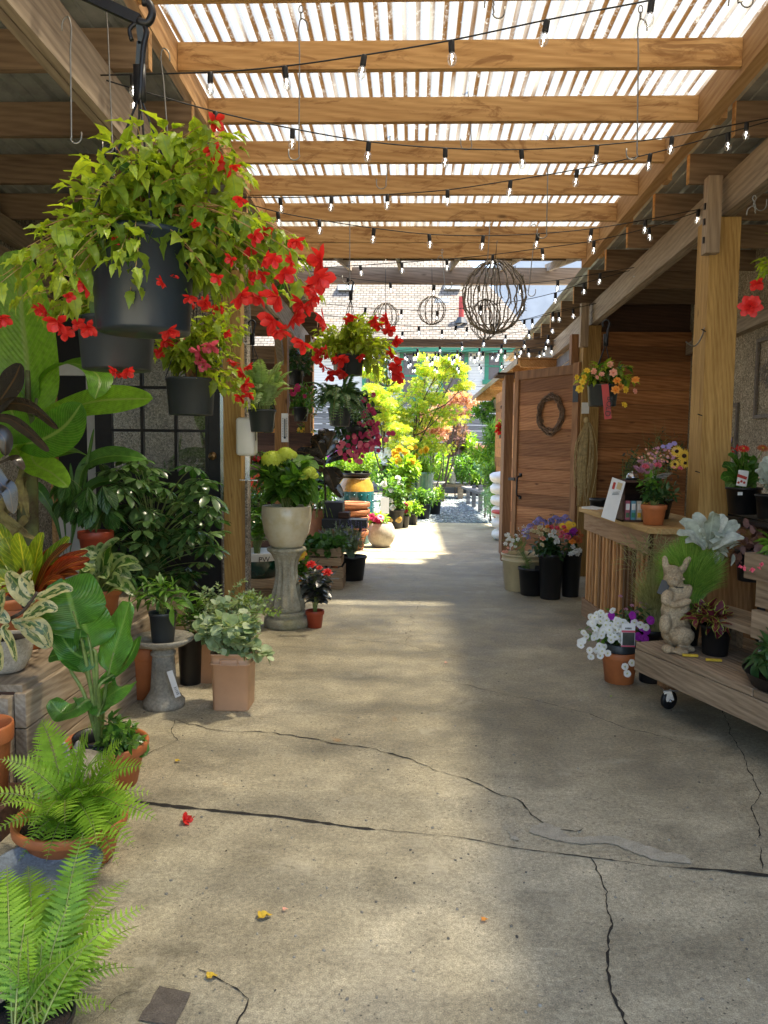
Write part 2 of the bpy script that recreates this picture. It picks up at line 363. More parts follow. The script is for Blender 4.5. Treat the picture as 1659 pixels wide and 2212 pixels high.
M['glass']=glassm('pane_glass',(.75,.78,.76),.02,.16);M['bulbg']=glassm('bulb_glass',(.95,.95,.93),.05,.10)
M['fil']=emis('bulb_filament',(1,.97,.9),3.5)
M['green']=plain('green_paint',(.03,.22,.12),.5,.1,4,.05)
M['red']=plain('red_paint',(.45,.04,.03),.5,.1,9,.05)
M['bag']=plain('white_sack',(.72,.72,.7),.45,.1,20,.4)
M['brass']=plain('brass',(.35,.22,.10),.35,.2,20,0,.9);M['chrome']=plain('satin_metal',(.55,.55,.56),.25,.1,20,0,1)
M['stem']=leafm('green_stem',(.16,.24,.05),(.28,.3,.08),.1);M['rstem']=leafm('reddish_stem',(.38,.14,.06),(.42,.3,.1),.1)
M['bark']=plain('bark',(.10,.07,.045),.9,.3,30,.6);M['banst']=plain('banana_trunk',(.13,.15,.05),.7,.5,9,.3,c2=(.06,.03,.015))
M['gbeg']=leafm('begonia_leaf',(.03,.10,.012),(.48,.58,.05),.5,.4,rib=(.22,.35,.06))
M['gban']=leafm('banana_leaf',(.07,.23,.015),(.24,.46,.03),.5,.35,rib=(.30,.42,.10),veins=26)
M['gbop']=leafm('paddle_leaf',(.045,.17,.015),(.12,.30,.04),.35,.28,rib=(.22,.40,.08),veins=22,spec=.7)
M['grub']=leafm('dark_rubber_leaf',(.022,.018,.012),(.05,.035,.02),.12,.22,rib=(.09,.05,.02),spec=.7)
M['gvar']=leafm('variegated_rubber_leaf',(.42,.36,.13),(.55,.48,.2),.25,.3,blot=(.05,.10,.02),rib=(.2,.25,.06))
M['gsch']=leafm('umbrella_tree_leaf',(.03,.10,.025),(.15,.25,.08),.22,.26,rib=(.10,.2,.06),spec=.7)
M['gschy']=leafm('drooping_umbrella_leaf',(.03,.10,.015),(.07,.18,.03),.3,.3,rib=(.16,.28,.08),veins=8)
M['gcro']=leafm('croton_green_leaf',(.06,.15,.01),(.25,.33,.02),.35,.3,rib=(.62,.55,.05),veins=9)
M['rcro']=leafm('croton_red_leaf',(.10,.02,.01),(.50,.05,.02),.3,.3,rib=(.70,.24,.04),veins=10)
M['gagl']=leafm('silver_mottled_leaf',(.22,.32,.10),(.4,.47,.2),.3,.35,blot=(.05,.13,.02))
M['gfern']=leafm('bright_fern_frond',(.04,.17,.012),(.34,.54,.05),.45,.5)
M['gferd']=leafm('dark_fern_frond',(.025,.075,.02),(.10,.20,.07),.3,.5)
M['gfers']=leafm('silvery_fern_frond',(.14,.28,.06),(.45,.58,.25),.35,.5)
M['geuc']=leafm('eucalyptus_leaf',(.17,.27,.09),(.46,.54,.32),.25,.5)
M['geucy']=leafm('eucalyptus_new_leaf',(.16,.28,.05),(.36,.46,.12),.35,.5)
M['ghyd']=leafm('hydrangea_leaf',(.03,.11,.012),(.12,.27,.03),.35,.4,rib=(.16,.3,.06),veins=7)
M['gmid']=leafm('mid_green_leaf',(.035,.12,.015),(.16,.32,.04),.38,.45)
M['gbri']=leafm('bright_green_leaf',(.10,.26,.015),(.36,.52,.05),.45,.45)
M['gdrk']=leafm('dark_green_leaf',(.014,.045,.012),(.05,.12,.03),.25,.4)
M['gmap']=leafm('golden_maple_leaf',(.20,.42,.03),(.66,.58,.06),.5,.5)
M['pmap']=leafm('pink_maple_leaf',(.45,.18,.12),(.65,.38,.28),.4,.5)
M['brmap']=leafm('bronze_maple_leaf',(.14,.07,.06),(.36,.2,.18),.35,.5)
M['ggra']=leafm('grass_blade',(.10,.27,.03),(.36,.52,.10),.35,.5);M['ggrb']=leafm('straw_grass_blade',(.22,.24,.08),(.45,.42,.2),.35,.5)
M['gsil']=leafm('silver_felt_leaf',(.30,.34,.28),(.52,.56,.50),.12,.8,rib=(.4,.46,.38))
M['gcol']=leafm('coleus_leaf',(.10,.008,.02),(.17,.015,.03),.3,.5,edge=(.35,.42,.06))
M['gdah']=leafm('dark_dahlia_leaf',(.03,.028,.025),(.07,.08,.07),.15,.3,spec=.8)
M['glav']=leafm('lavender_leaf',(.18,.26,.13),(.38,.46,.28),.2,.6)
M['gcon']=leafm('conifer_spray',(.04,.15,.02),(.22,.40,.05),.35,.5);M['gcom']=leafm('mint_green_spray',(.10,.26,.14),(.3,.45,.28),.3,.5)
M['tan']=leafm('dry_raffia',(.40,.29,.12),(.62,.48,.24),.1,.7)
M['vine']=wood('grapevine',(.09,.05,.032),(.24,.15,.09),'x',2,knot=False)
for k,a,b_ in (('red',(.40,.004,.012),(.95,.05,.03)),('pink',(.62,.05,.11),(.85,.18,.25)),('mag',(.40,.01,.08),(.62,.05,.16)),('yel',(.85,.55,.03),(.9,.68,.08)),('ora',(.85,.28,.04),(.9,.45,.08)),
  ('lime',(.45,.58,.05),(.68,.74,.12)),('whi',(.76,.76,.70),(.88,.88,.84)),('crm',(.72,.62,.38),(.82,.76,.52)),('vio',(.24,.02,.36),(.48,.03,.46)),('lil',(.26,.21,.55),(.46,.40,.75)),('pea',(.85,.38,.25),(.9,.5,.38)),
  ('rus',(.40,.08,.03),(.55,.18,.05)),('ros',(.72,.12,.2),(.85,.25,.32)),('mau',(.45,.18,.3),(.62,.36,.46))): M['p'+k]=petal('petal_'+k,a,b_)
M['ppet']=petal('petal_white_petunia',(.78,.78,.72),(.9,.9,.86),.3,.5,(.6,.6,.15));M['pdk']=plain('flower_eye',(.05,.02,.008),.9,.2,60,.5)
M['pyc']=plain('yellow_flower_centre',(.6,.4,.03),.8,.2,60,.3)
# ---------------------------------------------------------------- leaf / flower shapes
def leafT(n=6,w=.4,fold=.12,curl=.25,serr=0.,peak=.4,tip=1.0,sn=None,cols=3,wave=0):
    V=[];U=[];sn=sn or n
    for i in range(n+1):
        t=i/n;pr=(math.sin(PI*t**(math.log(.5)/math.log(peak)))**tip) if 0<t<1 else 0
        h=w/2*max(pr,.03 if t<1 else .004)
        if serr and 0<i<n: h*=(1-serr*(i%2))
        z=-curl*t*t;y=t-curl*.25*t*t
        for j in range(cols):
            q=2*j/(cols-1)-1
            yy=y+(serr*.0 if not serr else (0.35/n if i%2 else 0)*abs(q))
            V.append((h*q,yy,z+fold*abs(q)*h*2+wave*math.sin(i*2.3+q)*h*q));U.append((t,.5+q/2))
    Q=[(i*cols+j,i*cols+j+1,(i+1)*cols+j+1,(i+1)*cols+j) for i in range(n) for j in range(cols-1)]
    return np.array(V,float),np.array(Q,int),np.array(U,float)
def merge(*Ts):
    V=[];Q=[];U=[];n=0
    for t in Ts: V.append(t[0]);Q.append(t[1]+n);U.append(t[2]);n+=len(t[0])
    return np.concatenate(V),np.concatenate(Q),np.concatenate(U)
def xf(T,M): return (T[0]@np.array(M.to_3x3()).T+np.array(M.translation),T[1],T[2])
def whorl(T,n,tilt=0,ph=0,s=1,off=0,jit=0):   # leaves T arranged round local +Z
    out=[]
    for k in range(n):
        a=2*PI*(k+ph)/n+rnd.uniform(-jit,jit)
        out.append(xf(T,Matrix.Rotation(a,4,'Z')@Matrix.Translation((0,off,0))@Matrix.Rotation(R(tilt)+rnd.uniform(-jit,jit)*.5,4,'X')@Matrix.Scale(s,4)))
    return merge(*out)
def zy(T): # make local +Z the growth axis expected by inst (which aims +Y)
    V=T[0];return (np.stack([V[:,0],V[:,2],-V[:,1]],1),T[1],T[2])
LO=leafT(5,.45,.15,.25);LN=leafT(5,.24,.15,.3);LR=leafT(6,.8,.08,.12,peak=.5,tip=.6);LS=leafT(3,.45,.12,.2)
LB=leafT(9,.52,.16,.4,serr=.22,peak=.33,wave=.3);LW=leafT(6,.55,.14,.35,peak=.42);LT=leafT(4,.12,.1,.2);LH=leafT(8,.62,.12,.3,serr=.08,peak=.45,tip=.8)
LC=leafT(8,.62,.14,.2,serr=.2,peak=.42,tip=.8);LG=leafT(6,.018,.0,.5,peak=.3)
PET=leafT(5,.6,-.15,.25,peak=.62,tip=.7);PETN=leafT(4,.36,-.1,.2,peak=.6)
STAR=merge(*[xf(leafT(2,.3,.05,.1),Matrix.Rotation(R(a),4,'Z')@Matrix.Scale(s,4)) for a,s in((0,1),(48,.85),(-48,.85),(95,.55),(-95,.55))])
SCH=merge(*[xf(leafT(5,.40,.12,.28,peak=.6,tip=.7),Matrix.Rotation(2*PI*k/8,4,'Z')@Matrix.Rotation(R(-8),4,'X')@Matrix.Translation((0,.12,0))) for k in range(8)])
F_BEG=merge(whorl(leafT(5,.75,-.2,.25,peak=.55,tip=.8),4,48,0,1,0,.2),whorl(leafT(5,.6,-.15,.2,peak=.6),3,66,.4,.8,0,.15),whorl(leafT(4,.5,-.1,.35,peak=.5),2,15,.5,1.0,0,.3))
F_DBL=merge(whorl(PET,6,12,0,.55,.02,.1),whorl(PET,6,35,.5,.48,0,.1),whorl(PET,5,58,.2,.38,0,.1),whorl(PET,4,75,.6,.3))
F_ROS=merge(whorl(leafT(5,.95,-.35,-.15,peak=.6,tip=.6),5,28,0,.5,.03,.1),whorl(leafT(5,.95,-.4,-.3,peak=.6,tip=.6),5,52,.5,.46,.02,.1),whorl(leafT(5,.9,-.4,-.3,peak=.6,tip=.6),4,70,.3,.42,.01),whorl(leafT(4,.9,-.4,-.3,peak=.6,tip=.6),3,82,.3,.38))
F_PET=merge(whorl(leafT(5,1.25,-.1,.75,peak=.75,tip=.5,wave=.3),5,52,0,.55,0,.12))
F_DAI=merge(whorl(leafT(3,.2,-.05,.12,peak=.6),18,4,0,.5,.08),whorl(leafT(3,.2,-.05,.1,peak=.6),16,18,.5,.42,.06))
F_CAR=merge(*[whorl(leafT(3,.7,-.2,.1,peak=.8,tip=.5,serr=.3),6,8+18*k,.3*k,.5-.07*k,.02,.2) for k in range(4)])
F_IMP=whorl(leafT(3,1.1,-.05,.15,peak=.7,tip=.5),5,10,0,.5,0,.1)
def fm(T,mats,name,c=None):   # shared mesh for a bloom opening along +Z
    mb=MB();mb.add(T[0],T[1],None,np.clip(nr.normal(.5,.25,len(T[0])),0,1)*.3+.35,T[2])
    if c: mb.cur=1;mb.ell((0,0,.03),(c,c,c*.7),None,10)
    return mb.mesh(name,mats,True)
def bloom(me,name,parent,pos,axis,size,spin=None):
    o=bpy.data.objects.new(name,me);col.objects.link(o);o.parent=parent
    q=Vector(axis).to_track_quat('Z','Y').to_matrix().to_4x4()
    sp=Matrix.Rotation(rnd.uniform(0,6.28) if spin is None else spin,4,'Z')
    L=Vector(pos)-wl(parent)
    o.matrix_local=Matrix.Translation(L)@q@sp@Matrix.Scale(size,4);return o
def bez(a,b,c,n=10,d=None):
    a=Vector(a);b=Vector(b);c=Vector(c);out=[]
    for i in range(n+1):
        t=i/n
        if d is None: out.append(a*(1-t)**2+b*2*t*(1-t)+c*t*t)
        else: out.append(a*(1-t)**3+b*3*t*(1-t)**2+c*3*t*t*(1-t)+Vector(d)*t**3)
    return out
def nrm(v):
    v=np.asarray(v,float);return v/(np.linalg.norm(v,axis=-1,keepdims=True)+1e-9)
def leaves_on(mb,P,T,size,per,t0=.3,droop=-.25,spread=1.0,up=(0,0,1),sv=.45,tipn=2,vb=None):
    n=len(P)-1;PP=[];DD=[];UU=[];SS=[];VV=[]
    k=max(1,int(per))
    for i in range(k):
        t=t0+(1-t0)*(i+rnd.random()*.6)/k;f=min(t*n,n-.001);a=int(f);p=P[a].lerp(P[a+1],f-a);tg=(P[a+1]-P[a]).normalized()
        an=i*2.4+rnd.uniform(-.5,.5);o=tg.orthogonal().normalized();o2=tg.cross(o)
        d=(o*math.cos(an)+o2*math.sin(an))*spread+tg*.45+Vector((0,0,droop+rnd.uniform(-.2,.2)))
        PP.append(tuple(p));DD.append(tuple(d));SS.append(size*rnd.uniform(1-sv,1+sv)*(1-.35*t*0))
        u=Vector(up)+Vector((rnd.uniform(-.6,.6),rnd.uniform(-.6,.6),rnd.uniform(-.1,.3)));UU.append(tuple(u));VV.append(rnd.random() if vb is None else min(1,max(0,rnd.gauss(vb,.2))))
    for q in range(tipn):
        p=P[-1];tg=(P[-1]-P[-2]).normalized();d=tg+Vector((rnd.uniform(-.5,.5),rnd.uniform(-.5,.5),rnd.uniform(-.3,.4)))
        PP.append(tuple(p));DD.append(tuple(d));SS.append(size*rnd.uniform(.5,.9));UU.append((rnd.uniform(-.3,.3),rnd.uniform(-.3,.3),1));VV.append(rnd.uniform(.5,1))
    mb.inst(T,PP,DD,UU,SS,VV)
def bushmesh(root,c,rad,base,T,size,nst,per,lm,sm,r=.004,t0=.3,droop=-.25,name='foliage',shell=.55,zmin=-.6,up0=.35,vb=None,tipn=2,sv=.45):
    """stems from base to points of an ellipsoid, leaves along them; returns the stem tips"""
    ml=MB();ms=MB();c=Vector(c);base=Vector(base);tips=[]
    for i in range(nst):
        while 1:
            q=Vector((rnd.gauss(0,1),rnd.gauss(0,1),rnd.gauss(0,1))).normalized()
            if q.z>zmin:break
        q*=rnd.uniform(shell,1)**.7
        e=c+Vector((q.x*rad[0],q.y*rad[1],q.z*rad[2]))
        h=(e-base).length
        b=base+Vector((rnd.uniform(-.12,.12)*rad[0],rnd.uniform(-.12,.12)*rad[1],0))
        mid=b.lerp(e,.45)+Vector((-(e-base).x*.15,-(e-base).y*.15,h*up0))
        P=bez(b,mid,e,8);ms.tube(P,[r*(1-.7*k/8) for k in range(9)],4,rnd.random(),False)
        leaves_on(ml,P,T,size,per,t0,droop,vb=vb,tipn=tipn,sv=sv);tips.append((e,(P[-1]-P[-2]).normalized()))
    fo=ml.build(name,lm,root);ms.build('stems',sm,root);return tips
def leafcloud(mb,c,rad,T,size,n,droop=-.2,vb=None,shell=.0,sv=.35,zl=-1):
    c=np.array(c);q=nrm(nr.normal(size=(n*2,3)));q=q[q[:,2]>zl][:n];n=len(q);rr=(shell+(1-shell)*nr.rand(n,1)**.45)
    P=c+q*rr*np.array(rad);D=q*.7+nr.normal(size=(n,3))*.6+np.array((0,0,droop));U=np.array((0,0,1))+nr.normal(size=(n,3))*.5
    vv=nr.rand(n) if vb is None else np.clip(nr.normal(vb,.22,n),0,1)
    mb.inst(T,P,D,U,size*(1+sv*nr.uniform(-1,1,n)),vv)
def frondmesh(mb,ms,base,d,L,arch,pin,wmax,pairs=24,T=None,v=.5,tw=0,rise=.75):
    T=T or leafT(9,.26,.05,.15,serr=.45,peak=.25)
    base=Vector(base);d=Vector(d);d.z=0;d.normalize();side=Vector((0,0,1)).cross(d)
    P=[];n=18
    for i in range(n+1):
        t=i/n;P.append(base+d*(L*(1-rise*.55)*t*(.55+.45*t*1.0))+Vector((0,0,L*(rise*t-arch*t*t)))+side*tw*L*t*t)
    ms.tube(P,[.0022*(1-.8*i/n)+.0006 for i in range(n+1)],4,v,False)
    PP=[];DD=[];UU=[];SS=[];VV=[]
    for k in range(pairs):
        t=.12+.87*k/pairs;f=t*n;a=min(int(f),n-1);p=P[a].lerp(P[a+1],f-a);tg=(P[a+1]-P[a]).normalized()
        s=wmax*(math.sin(PI*min(1,(t-.05)**.75*.98)) if t<.999 else .05)**.8
        sd=side-tg*side.dot(tg);sd.normalize();nn=sd.cross(tg)
        if nn.z<0: nn=-nn
        for q in(-1,1):
            PP.append(tuple(p));DD.append(tuple(sd*q+tg*.38+nn*rnd.uniform(-.12,.18)-Vector((0,0,.12))));UU.append(tuple(nn));SS.append(max(.006,s*rnd.uniform(.92,1.06)));VV.append(min(1,max(0,v+rnd.uniform(-.12,.12)+.25*t)))
    mb.inst(T,PP,DD,UU,SS,VV)
def fern(name,label,c,r,nfr,L,mat,group=None,pot=None,dirs=None,wmax=.09,pairs=24,arch=.75,cat='fern',seed=1,sepfr=True,rise=.75,T=None,top=False,rr=(.75,1.05)):
    t=top or thing(name,label,cat,c,group);s=random.Random(seed)
    mb=MB();ms=MB()
    for i in range(nfr):
        a=dirs[i%len(dirs)]+s.uniform(-.25,.25) if dirs else 2*PI*i/nfr+s.uniform(-.3,.3)
        q=s.uniform(*rr);b=Vector(c)+Vector((math.cos(a)*r*.3,math.sin(a)*r*.3,0))
        frondmesh(mb,ms,b,(math.cos(a),math.sin(a),0),L*q,arch*s.uniform(.55,1.25),0,wmax*q,pairs,T,s.uniform(.15,.75),s.uniform(-.15,.15),rise*s.uniform(.85,1.25))
    mb.build('fronds',mat,t);ms.build('frond_stems',M['stem'],t);return t
def curve(P,n=16):
    P=[Vector(p) for p in P]
    if len(P)==2: return [P[0].lerp(P[1],i/n) for i in range(n+1)]
    out=[];m=len(P)-1
    for i in range(n+1):
        f=i/n*m;a=min(int(f),m-1);t=f-a;p0=P[max(a-1,0)];p1=P[a];p2=P[a+1];p3=P[min(a+2,m)]
        out.append(.5*((2*p1)+(p2-p0)*t+(2*p0-5*p1+4*p2-p3)*t*t+(3*p1-p0-3*p2+p3)*t**3))
    return out
def bigleaf(root,pts,width,mat,face=(0,-1,.2),fold=.12,peak=.45,tip=.6,name='leaf',v=None,cols=9,n=22,wave=.03,curl=0,asym=1.0,rip=0):
    P=curve(pts,n);f=Vector(face);V=[];U=[];v=rnd.random() if v is None else v
    for i in range(n+1):
        t=i/n;tg=(P[min(i+1,n)]-P[max(i-1,0)]).normalized();sd=tg.cross(f)
        sd=sd.normalized() if sd.length>1e-4 else tg.orthogonal();nn=sd.cross(tg)
        pr=math.sin(PI*t**(math.log(.5)/math.log(peak)))**tip if 0<t<1 else 0
        h=width/2*max(pr,.03)
        for j in range(cols):
            q=2*j/(cols-1)-1;hh=h*(asym if q>0 else 1)
            z=fold*abs(q)*hh*2-curl*q*q*hh*2+wave*width*math.sin(t*13+q*2.+v*9)*abs(q)**2
            if rip and i%5==0 and 0<i<n: hh*=1-rip*abs(q)*rnd.random()
            V.append(tuple(P[i]+sd*q*hh+nn*z));U.append((t,.5+q/2))
    Q=[(i*cols+j,i*cols+j+1,(i+1)*cols+j+1,(i+1)*cols+j) for i in range(n) for j in range(cols-1)]
    mb=MB();mb.add(V,Q,None,v,U);return mb.build(name,mat,root)
def gtube(root,pts,r,mat,name='stem',k=8,n=14,v=.5):
    P=curve(pts,n);rr=r if np.isscalar(r) else [r[0]+(r[1]-r[0])*i/n for i in range(n+1)]
    mb=MB();mb.tube(P,rr,k,v);return mb.build(name,mat,root)
# pots: every profile goes up the outside, over the rim and down inside
def potprof(st,r,h):
    if st=='rim': return [(0,.0),(r*.70,0),(r*.74,.01*h),(r*.90,h*.76),(r*.91,h*.77),(r*.985,h*.775),(r,h*.79),(r*1.01,h*.97),(r*.99,h),(r*.93,h),(r*.90,h*.9),(r*.86,h*.75),(0,h*.74)]
    if st=='hang': return [(0,0),(r*.84,0),(r*.86,.02*h),(r*.95,h*.93),(r*.99,h*.935),(r,h*.99),(r*.97,h),(r*.93,h*.98),(r*.90,h*.88),(0,h*.87)]
    if st=='nurs': return [(0,0),(r*.74,0),(r*.77,.02*h),(r*.93,h*.90),(r*.99,h*.905),(r,h*.99),(r*.97,h),(r*.93,h*.98),(r*.90,h*.88),(0,h*.87)]
    if st=='bowl': return [(0,0),(r*.55,0),(r*.68,h*.06),(r*.90,h*.35),(r*1.,h*.68),(r*.99,h*.97),(r*.96,h),(r*.90,h*.985),(r*.88,h*.9),(0,h*.88)]
    if st=='round': return [(0,0),(r*.5,0),(r*.62,h*.04),(r*.88,h*.25),(r,h*.52),(r*.93,h*.8),(r*.78,h*.97),(r*.74,h),(r*.68,h*.97),(r*.68,h*.86),(0,h*.85)]
    if st=='tall': return [(0,0),(r*.66,0),(r*.70,.02*h),(r*.95,h*.6),(r*.96,h*.86),(r*1.04,h*.95),(r*1.04,h),(r*.94,h),(r*.9,h*.9),(0,h*.88)]
    if st=='bucket': return [(0,0),(r*.80,0),(r*.82,.01*h),(r*.95,h*.80),(r,h*.81),(r,h*.84),(r*.965,h*.85),(r*.98,h*.95),(r*1.03,h*.955),(r*1.03,h),(r*.96,h),(r*.93,h*.9),(0,h*.85)]
    if st=='cyl': return [(0,0),(r*.94,0),(r*.96,.01*h),(r,h*.99),(r*.98,h),(r*.92,h*.99),(r*.9,h*.9),(0,h*.88)]
def pot(root,c,r,h,st,mat,name='pot',soil=True,k=36,rect=None):
    pr=potprof(st,r,h);mb=MB();n=len(pr)
    fl=None
    if rect:
        def fl(a,z): return rect/((abs(math.cos(a))**5+abs(math.sin(a))**5)**(1/5))*1.0
    mb.lathe(pr[:-1],c,k,.5,fl);o=mb.build(name,mat,root)
    if soil:
        zz=pr[-2][1]+.01*h;s=MB();s.lathe([(pr[-2][0]*1.0,0),(pr[-2][0]*.6,.012*h+.004),(0,.0+.01)],Vector(c)+Vector((0,0,zz)),k,.5,fl);s.build('soil',M['soil'],root)
    return o
def pottop(c,h): return Vector(c)+Vector((0,0,h*.85))
def text(root,s,pos,size,rot,mat,name='lettering',ext=.0008,al='CENTER'):
    cu=bpy.data.curves.new('t','FONT');cu.body=s;cu.size=size;cu.extrude=ext;cu.align_x=al;cu.align_y='CENTER';cu.materials.append(mat)
    ob=bpy.data.objects.new('t',cu);col.objects.link(ob)
    me=bpy.data.meshes.new_from_object(ob);bpy.data.objects.remove(ob)
    me.materials.clear();me.materials.append(mat)
    o=mkobj(name,me,root,Vector(pos)-wl(root) if root else pos);o.rotation_euler=rot;return o
# ================================================================ THE SETTING
YE=15.8
mb=MB();mb.box(-9,9,-8,YE,-.1,0);mb.top('floor',M['con'],None,None,False,kind='structure')
# gravel beyond the concrete: displaced sheet
def gravel():
    m,nt,b=newmat('gravel');o=oc(nt);v=nd(nt,'ShaderNodeTexVoronoi',{'Vector':o,'Scale':16.0});s=nd(nt,'ShaderNodeSeparateColor',{0:v.outputs['Color']}).outputs[0]
    c=ramp(nt,s,[(0,(.10,.12,.13)),(.5,(.24,.28,.29)),(1,(.46,.50,.50))]);c=mixc(nt,1,c,ramp(nt,v.outputs['Distance'],[(.25,1.),(.6,.35)]),'MULTIPLY')
    nt.links.new(c,b.inputs['Base Color']);b.inputs['Roughness'].default_value=.9;bump(nt,b,mth(nt,'SUBTRACT',1.,v.outputs['Distance']),1.,.05);return m
M['gravel']=gravel()
mb=MB();nx,ny=70,90;X=np.linspace(-7,7,nx);Y=np.linspace(YE+.004,25.5,ny);gx,gy=np.meshgrid(X,Y);gz=-.012+nr.rand(ny,nx)*.03
V=np.stack([gx,gy,gz],-1).reshape(-1,3);Q=[(j*nx+i,j*nx+i+1,(j+1)*nx+i+1,(j+1)*nx+i) for j in range(ny-1) for i in range(nx-1)]
mb.add(V,Q);mb.top('gravel_path',M['gravel'],None,None,False,kind='structure')
mb=MB();mb.box(-300,300,-300,300,-.16,-.12);mb.top('ground',plain('bare_earth',(.16,.14,.10),.95,.3,.6,.5),None,None,False,kind='structure')
# cracks, joint, mortar patch, iron plate: thin sheets on the concrete
M['crack']=plain('crack_shadow_fill',(.03,.025,.018),.95,.4,60,.3);M['mortar']=stonem('pale_mortar',(.31,.28,.21),(.50,.46,.36),3,.3);M['plate']=stonem('dark_floor_inset',(.06,.048,.038),(.14,.115,.09),3,.4)
def crackstrip(mb,P,w0,w1,z=.003,jit=.018,seg=.03):
    W_=[G(*p) for p in P];pts=[]
    for a,b in zip(W_,W_[1:]):
        n=max(2,int((b-a).length/seg))
        for i in range(n): pts.append(a.lerp(b,i/n))
    pts.append(W_[-1]);n=len(pts);V=[];off=0
    for i,p in enumerate(pts):
        t=(pts[min(i+1,n-1)]-pts[max(i-1,0)]).normalized();s=Vector((-t.y,t.x,0))
        off=off*.7+rnd.uniform(-jit,jit)*.6
        w=(w0+(w1-w0)*i/n)*rnd.uniform(.15,1.15)*(.15 if i in(0,n-1) else 1);q=p+s*off
        V+= [(q.x+s.x*w/2,q.y+s.y*w/2,z),(q.x-s.x*w/2,q.y-s.y*w/2,z)]
    mb.add(V,[(2*i,2*i+1,2*i+3,2*i+2) for i in range(n-1)])
mb=MB();cs=crackstrip
cs(mb,[(285,1731),(400,1745),(600,1765),(740,1785),(812,1793)],.030,.018,.003,.003)
cs(mb,[(812,1793),(1000,1810),(1130,1835),(1300,1855),(1430,1873)],.003,.008,.003,.006)
cs(mb,[(1430,1873),(1540,1880),(1660,1893),(1760,1905)],.018,.03,.003,.004)
cs(mb,[(375,1555),(460,1575),(550,1580),(640,1592),(720,1605),(800,1618),(880,1640),(950,1668)],.006,.012,.0034,.02)
cs(mb,[(950,1668),(1020,1690),(1070,1712),(1115,1728),(1150,1760),(1195,1788),(1245,1800),(1265,1793)],.007,.009,.0034,.015)
cs(mb,[(760,1380),(880,1395),(920,1405),(1000,1420),(1080,1436)],.006,.004,.003,.03)
cs(mb,[(950,1470),(1040,1488),(1109,1504),(1198,1524),(1279,1546),(1344,1569),(1417,1589),(1520,1620)],.005,.006,.003,.02)
cs(mb,[(1560,1530),(1580,1590),(1609,1646),(1629,1681),(1642,1714),(1622,1742),(1634,1772),(1637,1812)],.005,.006,.003,.012)
cs(mb,[(1276,1852),(1285,1880),(1299,1903),(1314,1928),(1311,1958),(1327,1999),(1314,2034),(1317,2099),(1327,2145),(1347,2190),(1356,2230)],.007,.010,.003,.010,.02)
cs(mb,[(375,1555),(366,1580),(386,1600),(330,1622),(300,1645)],.005,.004,.003,.012)
cs(mb,[(425,2095),(480,2115),(520,2145),(532,2160),(505,2225)],.009,.004,.003,.010,.02)
cs(mb,[(300,2140),(250,2155),(190,2210)],.005,.003,.003,.015);cs(mb,[(1645,1830),(1652,1880)],.008,.004,.003,.01)
cs(mb,[(893,1240),(900,1300),(885,1395)],.004,.003,.003,.05)
mb.top('floor_cracks',M['crack'],None,None,False,kind='structure')
def blob(P,z,mat,name,sub=6,jit=.009):
    W_=[G(*p) for p in P];pts=[]
    for i,a in enumerate(W_):
        b=W_[(i+1)%len(W_)]
        for k in range(sub): pts.append(a.lerp(b,k/sub)+Vector((rnd.uniform(-jit,jit),rnd.uniform(-jit,jit),0)))
    c=sum(pts,Vector())/len(pts);V=[(p.x,p.y,z) for p in pts]
    import mathutils
    tri=mathutils.geometry.tessellate_polygon([[Vector((p[0],p[1],0)) for p in V]])
    T=[t if (Vector(V[t[1]])-Vector(V[t[0]])).cross(Vector(V[t[2]])-Vector(V[t[0]])).z>0 else (t[0],t[2],t[1]) for t in tri]
    m=MB();m.add(V,None,T);return m.top(name,mat,None,None,False,kind='structure')
k=lambda L:[((1500+.9186*a)/1.8228,(3000+.9186*b)/1.8228) for a,b in L]
blob(k([(640,275),(700,262),(770,290),(800,322),(900,325),(990,318),(1100,350),(1200,388),(1300,402),(1345,442),(1180,430),(1080,388),(980,352),(880,358),(790,345),(700,330),(640,305)]),.0045,M['mortar'],'floor_mortar_patch')
blob(k([(540,305),(580,315),(600,345),(560,335)]),.0045,M['mortar'],'floor_mortar_patch')
blob([(345,2133),(413,2147),(378,2218),(298,2207)],.004,M['plate'],'floor_inset_plate',4,.003)
# ---------------------------------------------------------------- skylight canopy
LZ=['',0]
sk=thing('skylight_canopy','warm cedar rafters carrying clear corrugated panels over the aisle','canopy',(0,4,3.4))
PY=[4.24+.61*(i-7) for i in range(0,13)]+[7.80]
PY=[y for y in PY if y>.2 and y<7.9]
for y in PY:
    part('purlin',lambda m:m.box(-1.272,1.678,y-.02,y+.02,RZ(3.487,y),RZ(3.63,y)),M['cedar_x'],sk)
def slbeam(m,x0,x1,y0,y1,z0,z1,v=.5):
    V=[(x,y,RZ(z,y)) for x in(x0,x1) for y in(y0,y1) for z in(z0,z1)]
    m.add(V,[(0,1,3,2),(4,6,7,5),(0,4,5,1),(2,3,7,6),(0,2,6,4),(1,5,7,3)],v=v)
part('side_beam',lambda m:slbeam(m,-1.355,-1.274,-.2,8.0,3.47,3.64,.6),M['cedar_y'],sk)
part('side_beam',lambda m:slbeam(m,1.68,1.762,-.2,8.0,3.45,3.64,.35),M['cedar_y'],sk)
part('end_beam',lambda m:m.box(-1.272,1.678,7.86,7.90,3.50,3.59,.5),M['cedar_x'],sk)
for i in range(8):
    y=.9+i*.95
    part('stud',lambda m:m.box(1.764,1.80,y,y+.10,RZ(3.44,y),RZ(3.62,y)),M['cedar_y'],sk)
m=MB();xs=np.arange(-1.36,1.80,.00875);n=len(xs);ys=[0.1,2,4,6,7.8];V=[]
for y in ys:
    for x in xs: V.append((x,y,RZ(3.655,y)+.010*(-math.cos(2*PI*x/.07))))
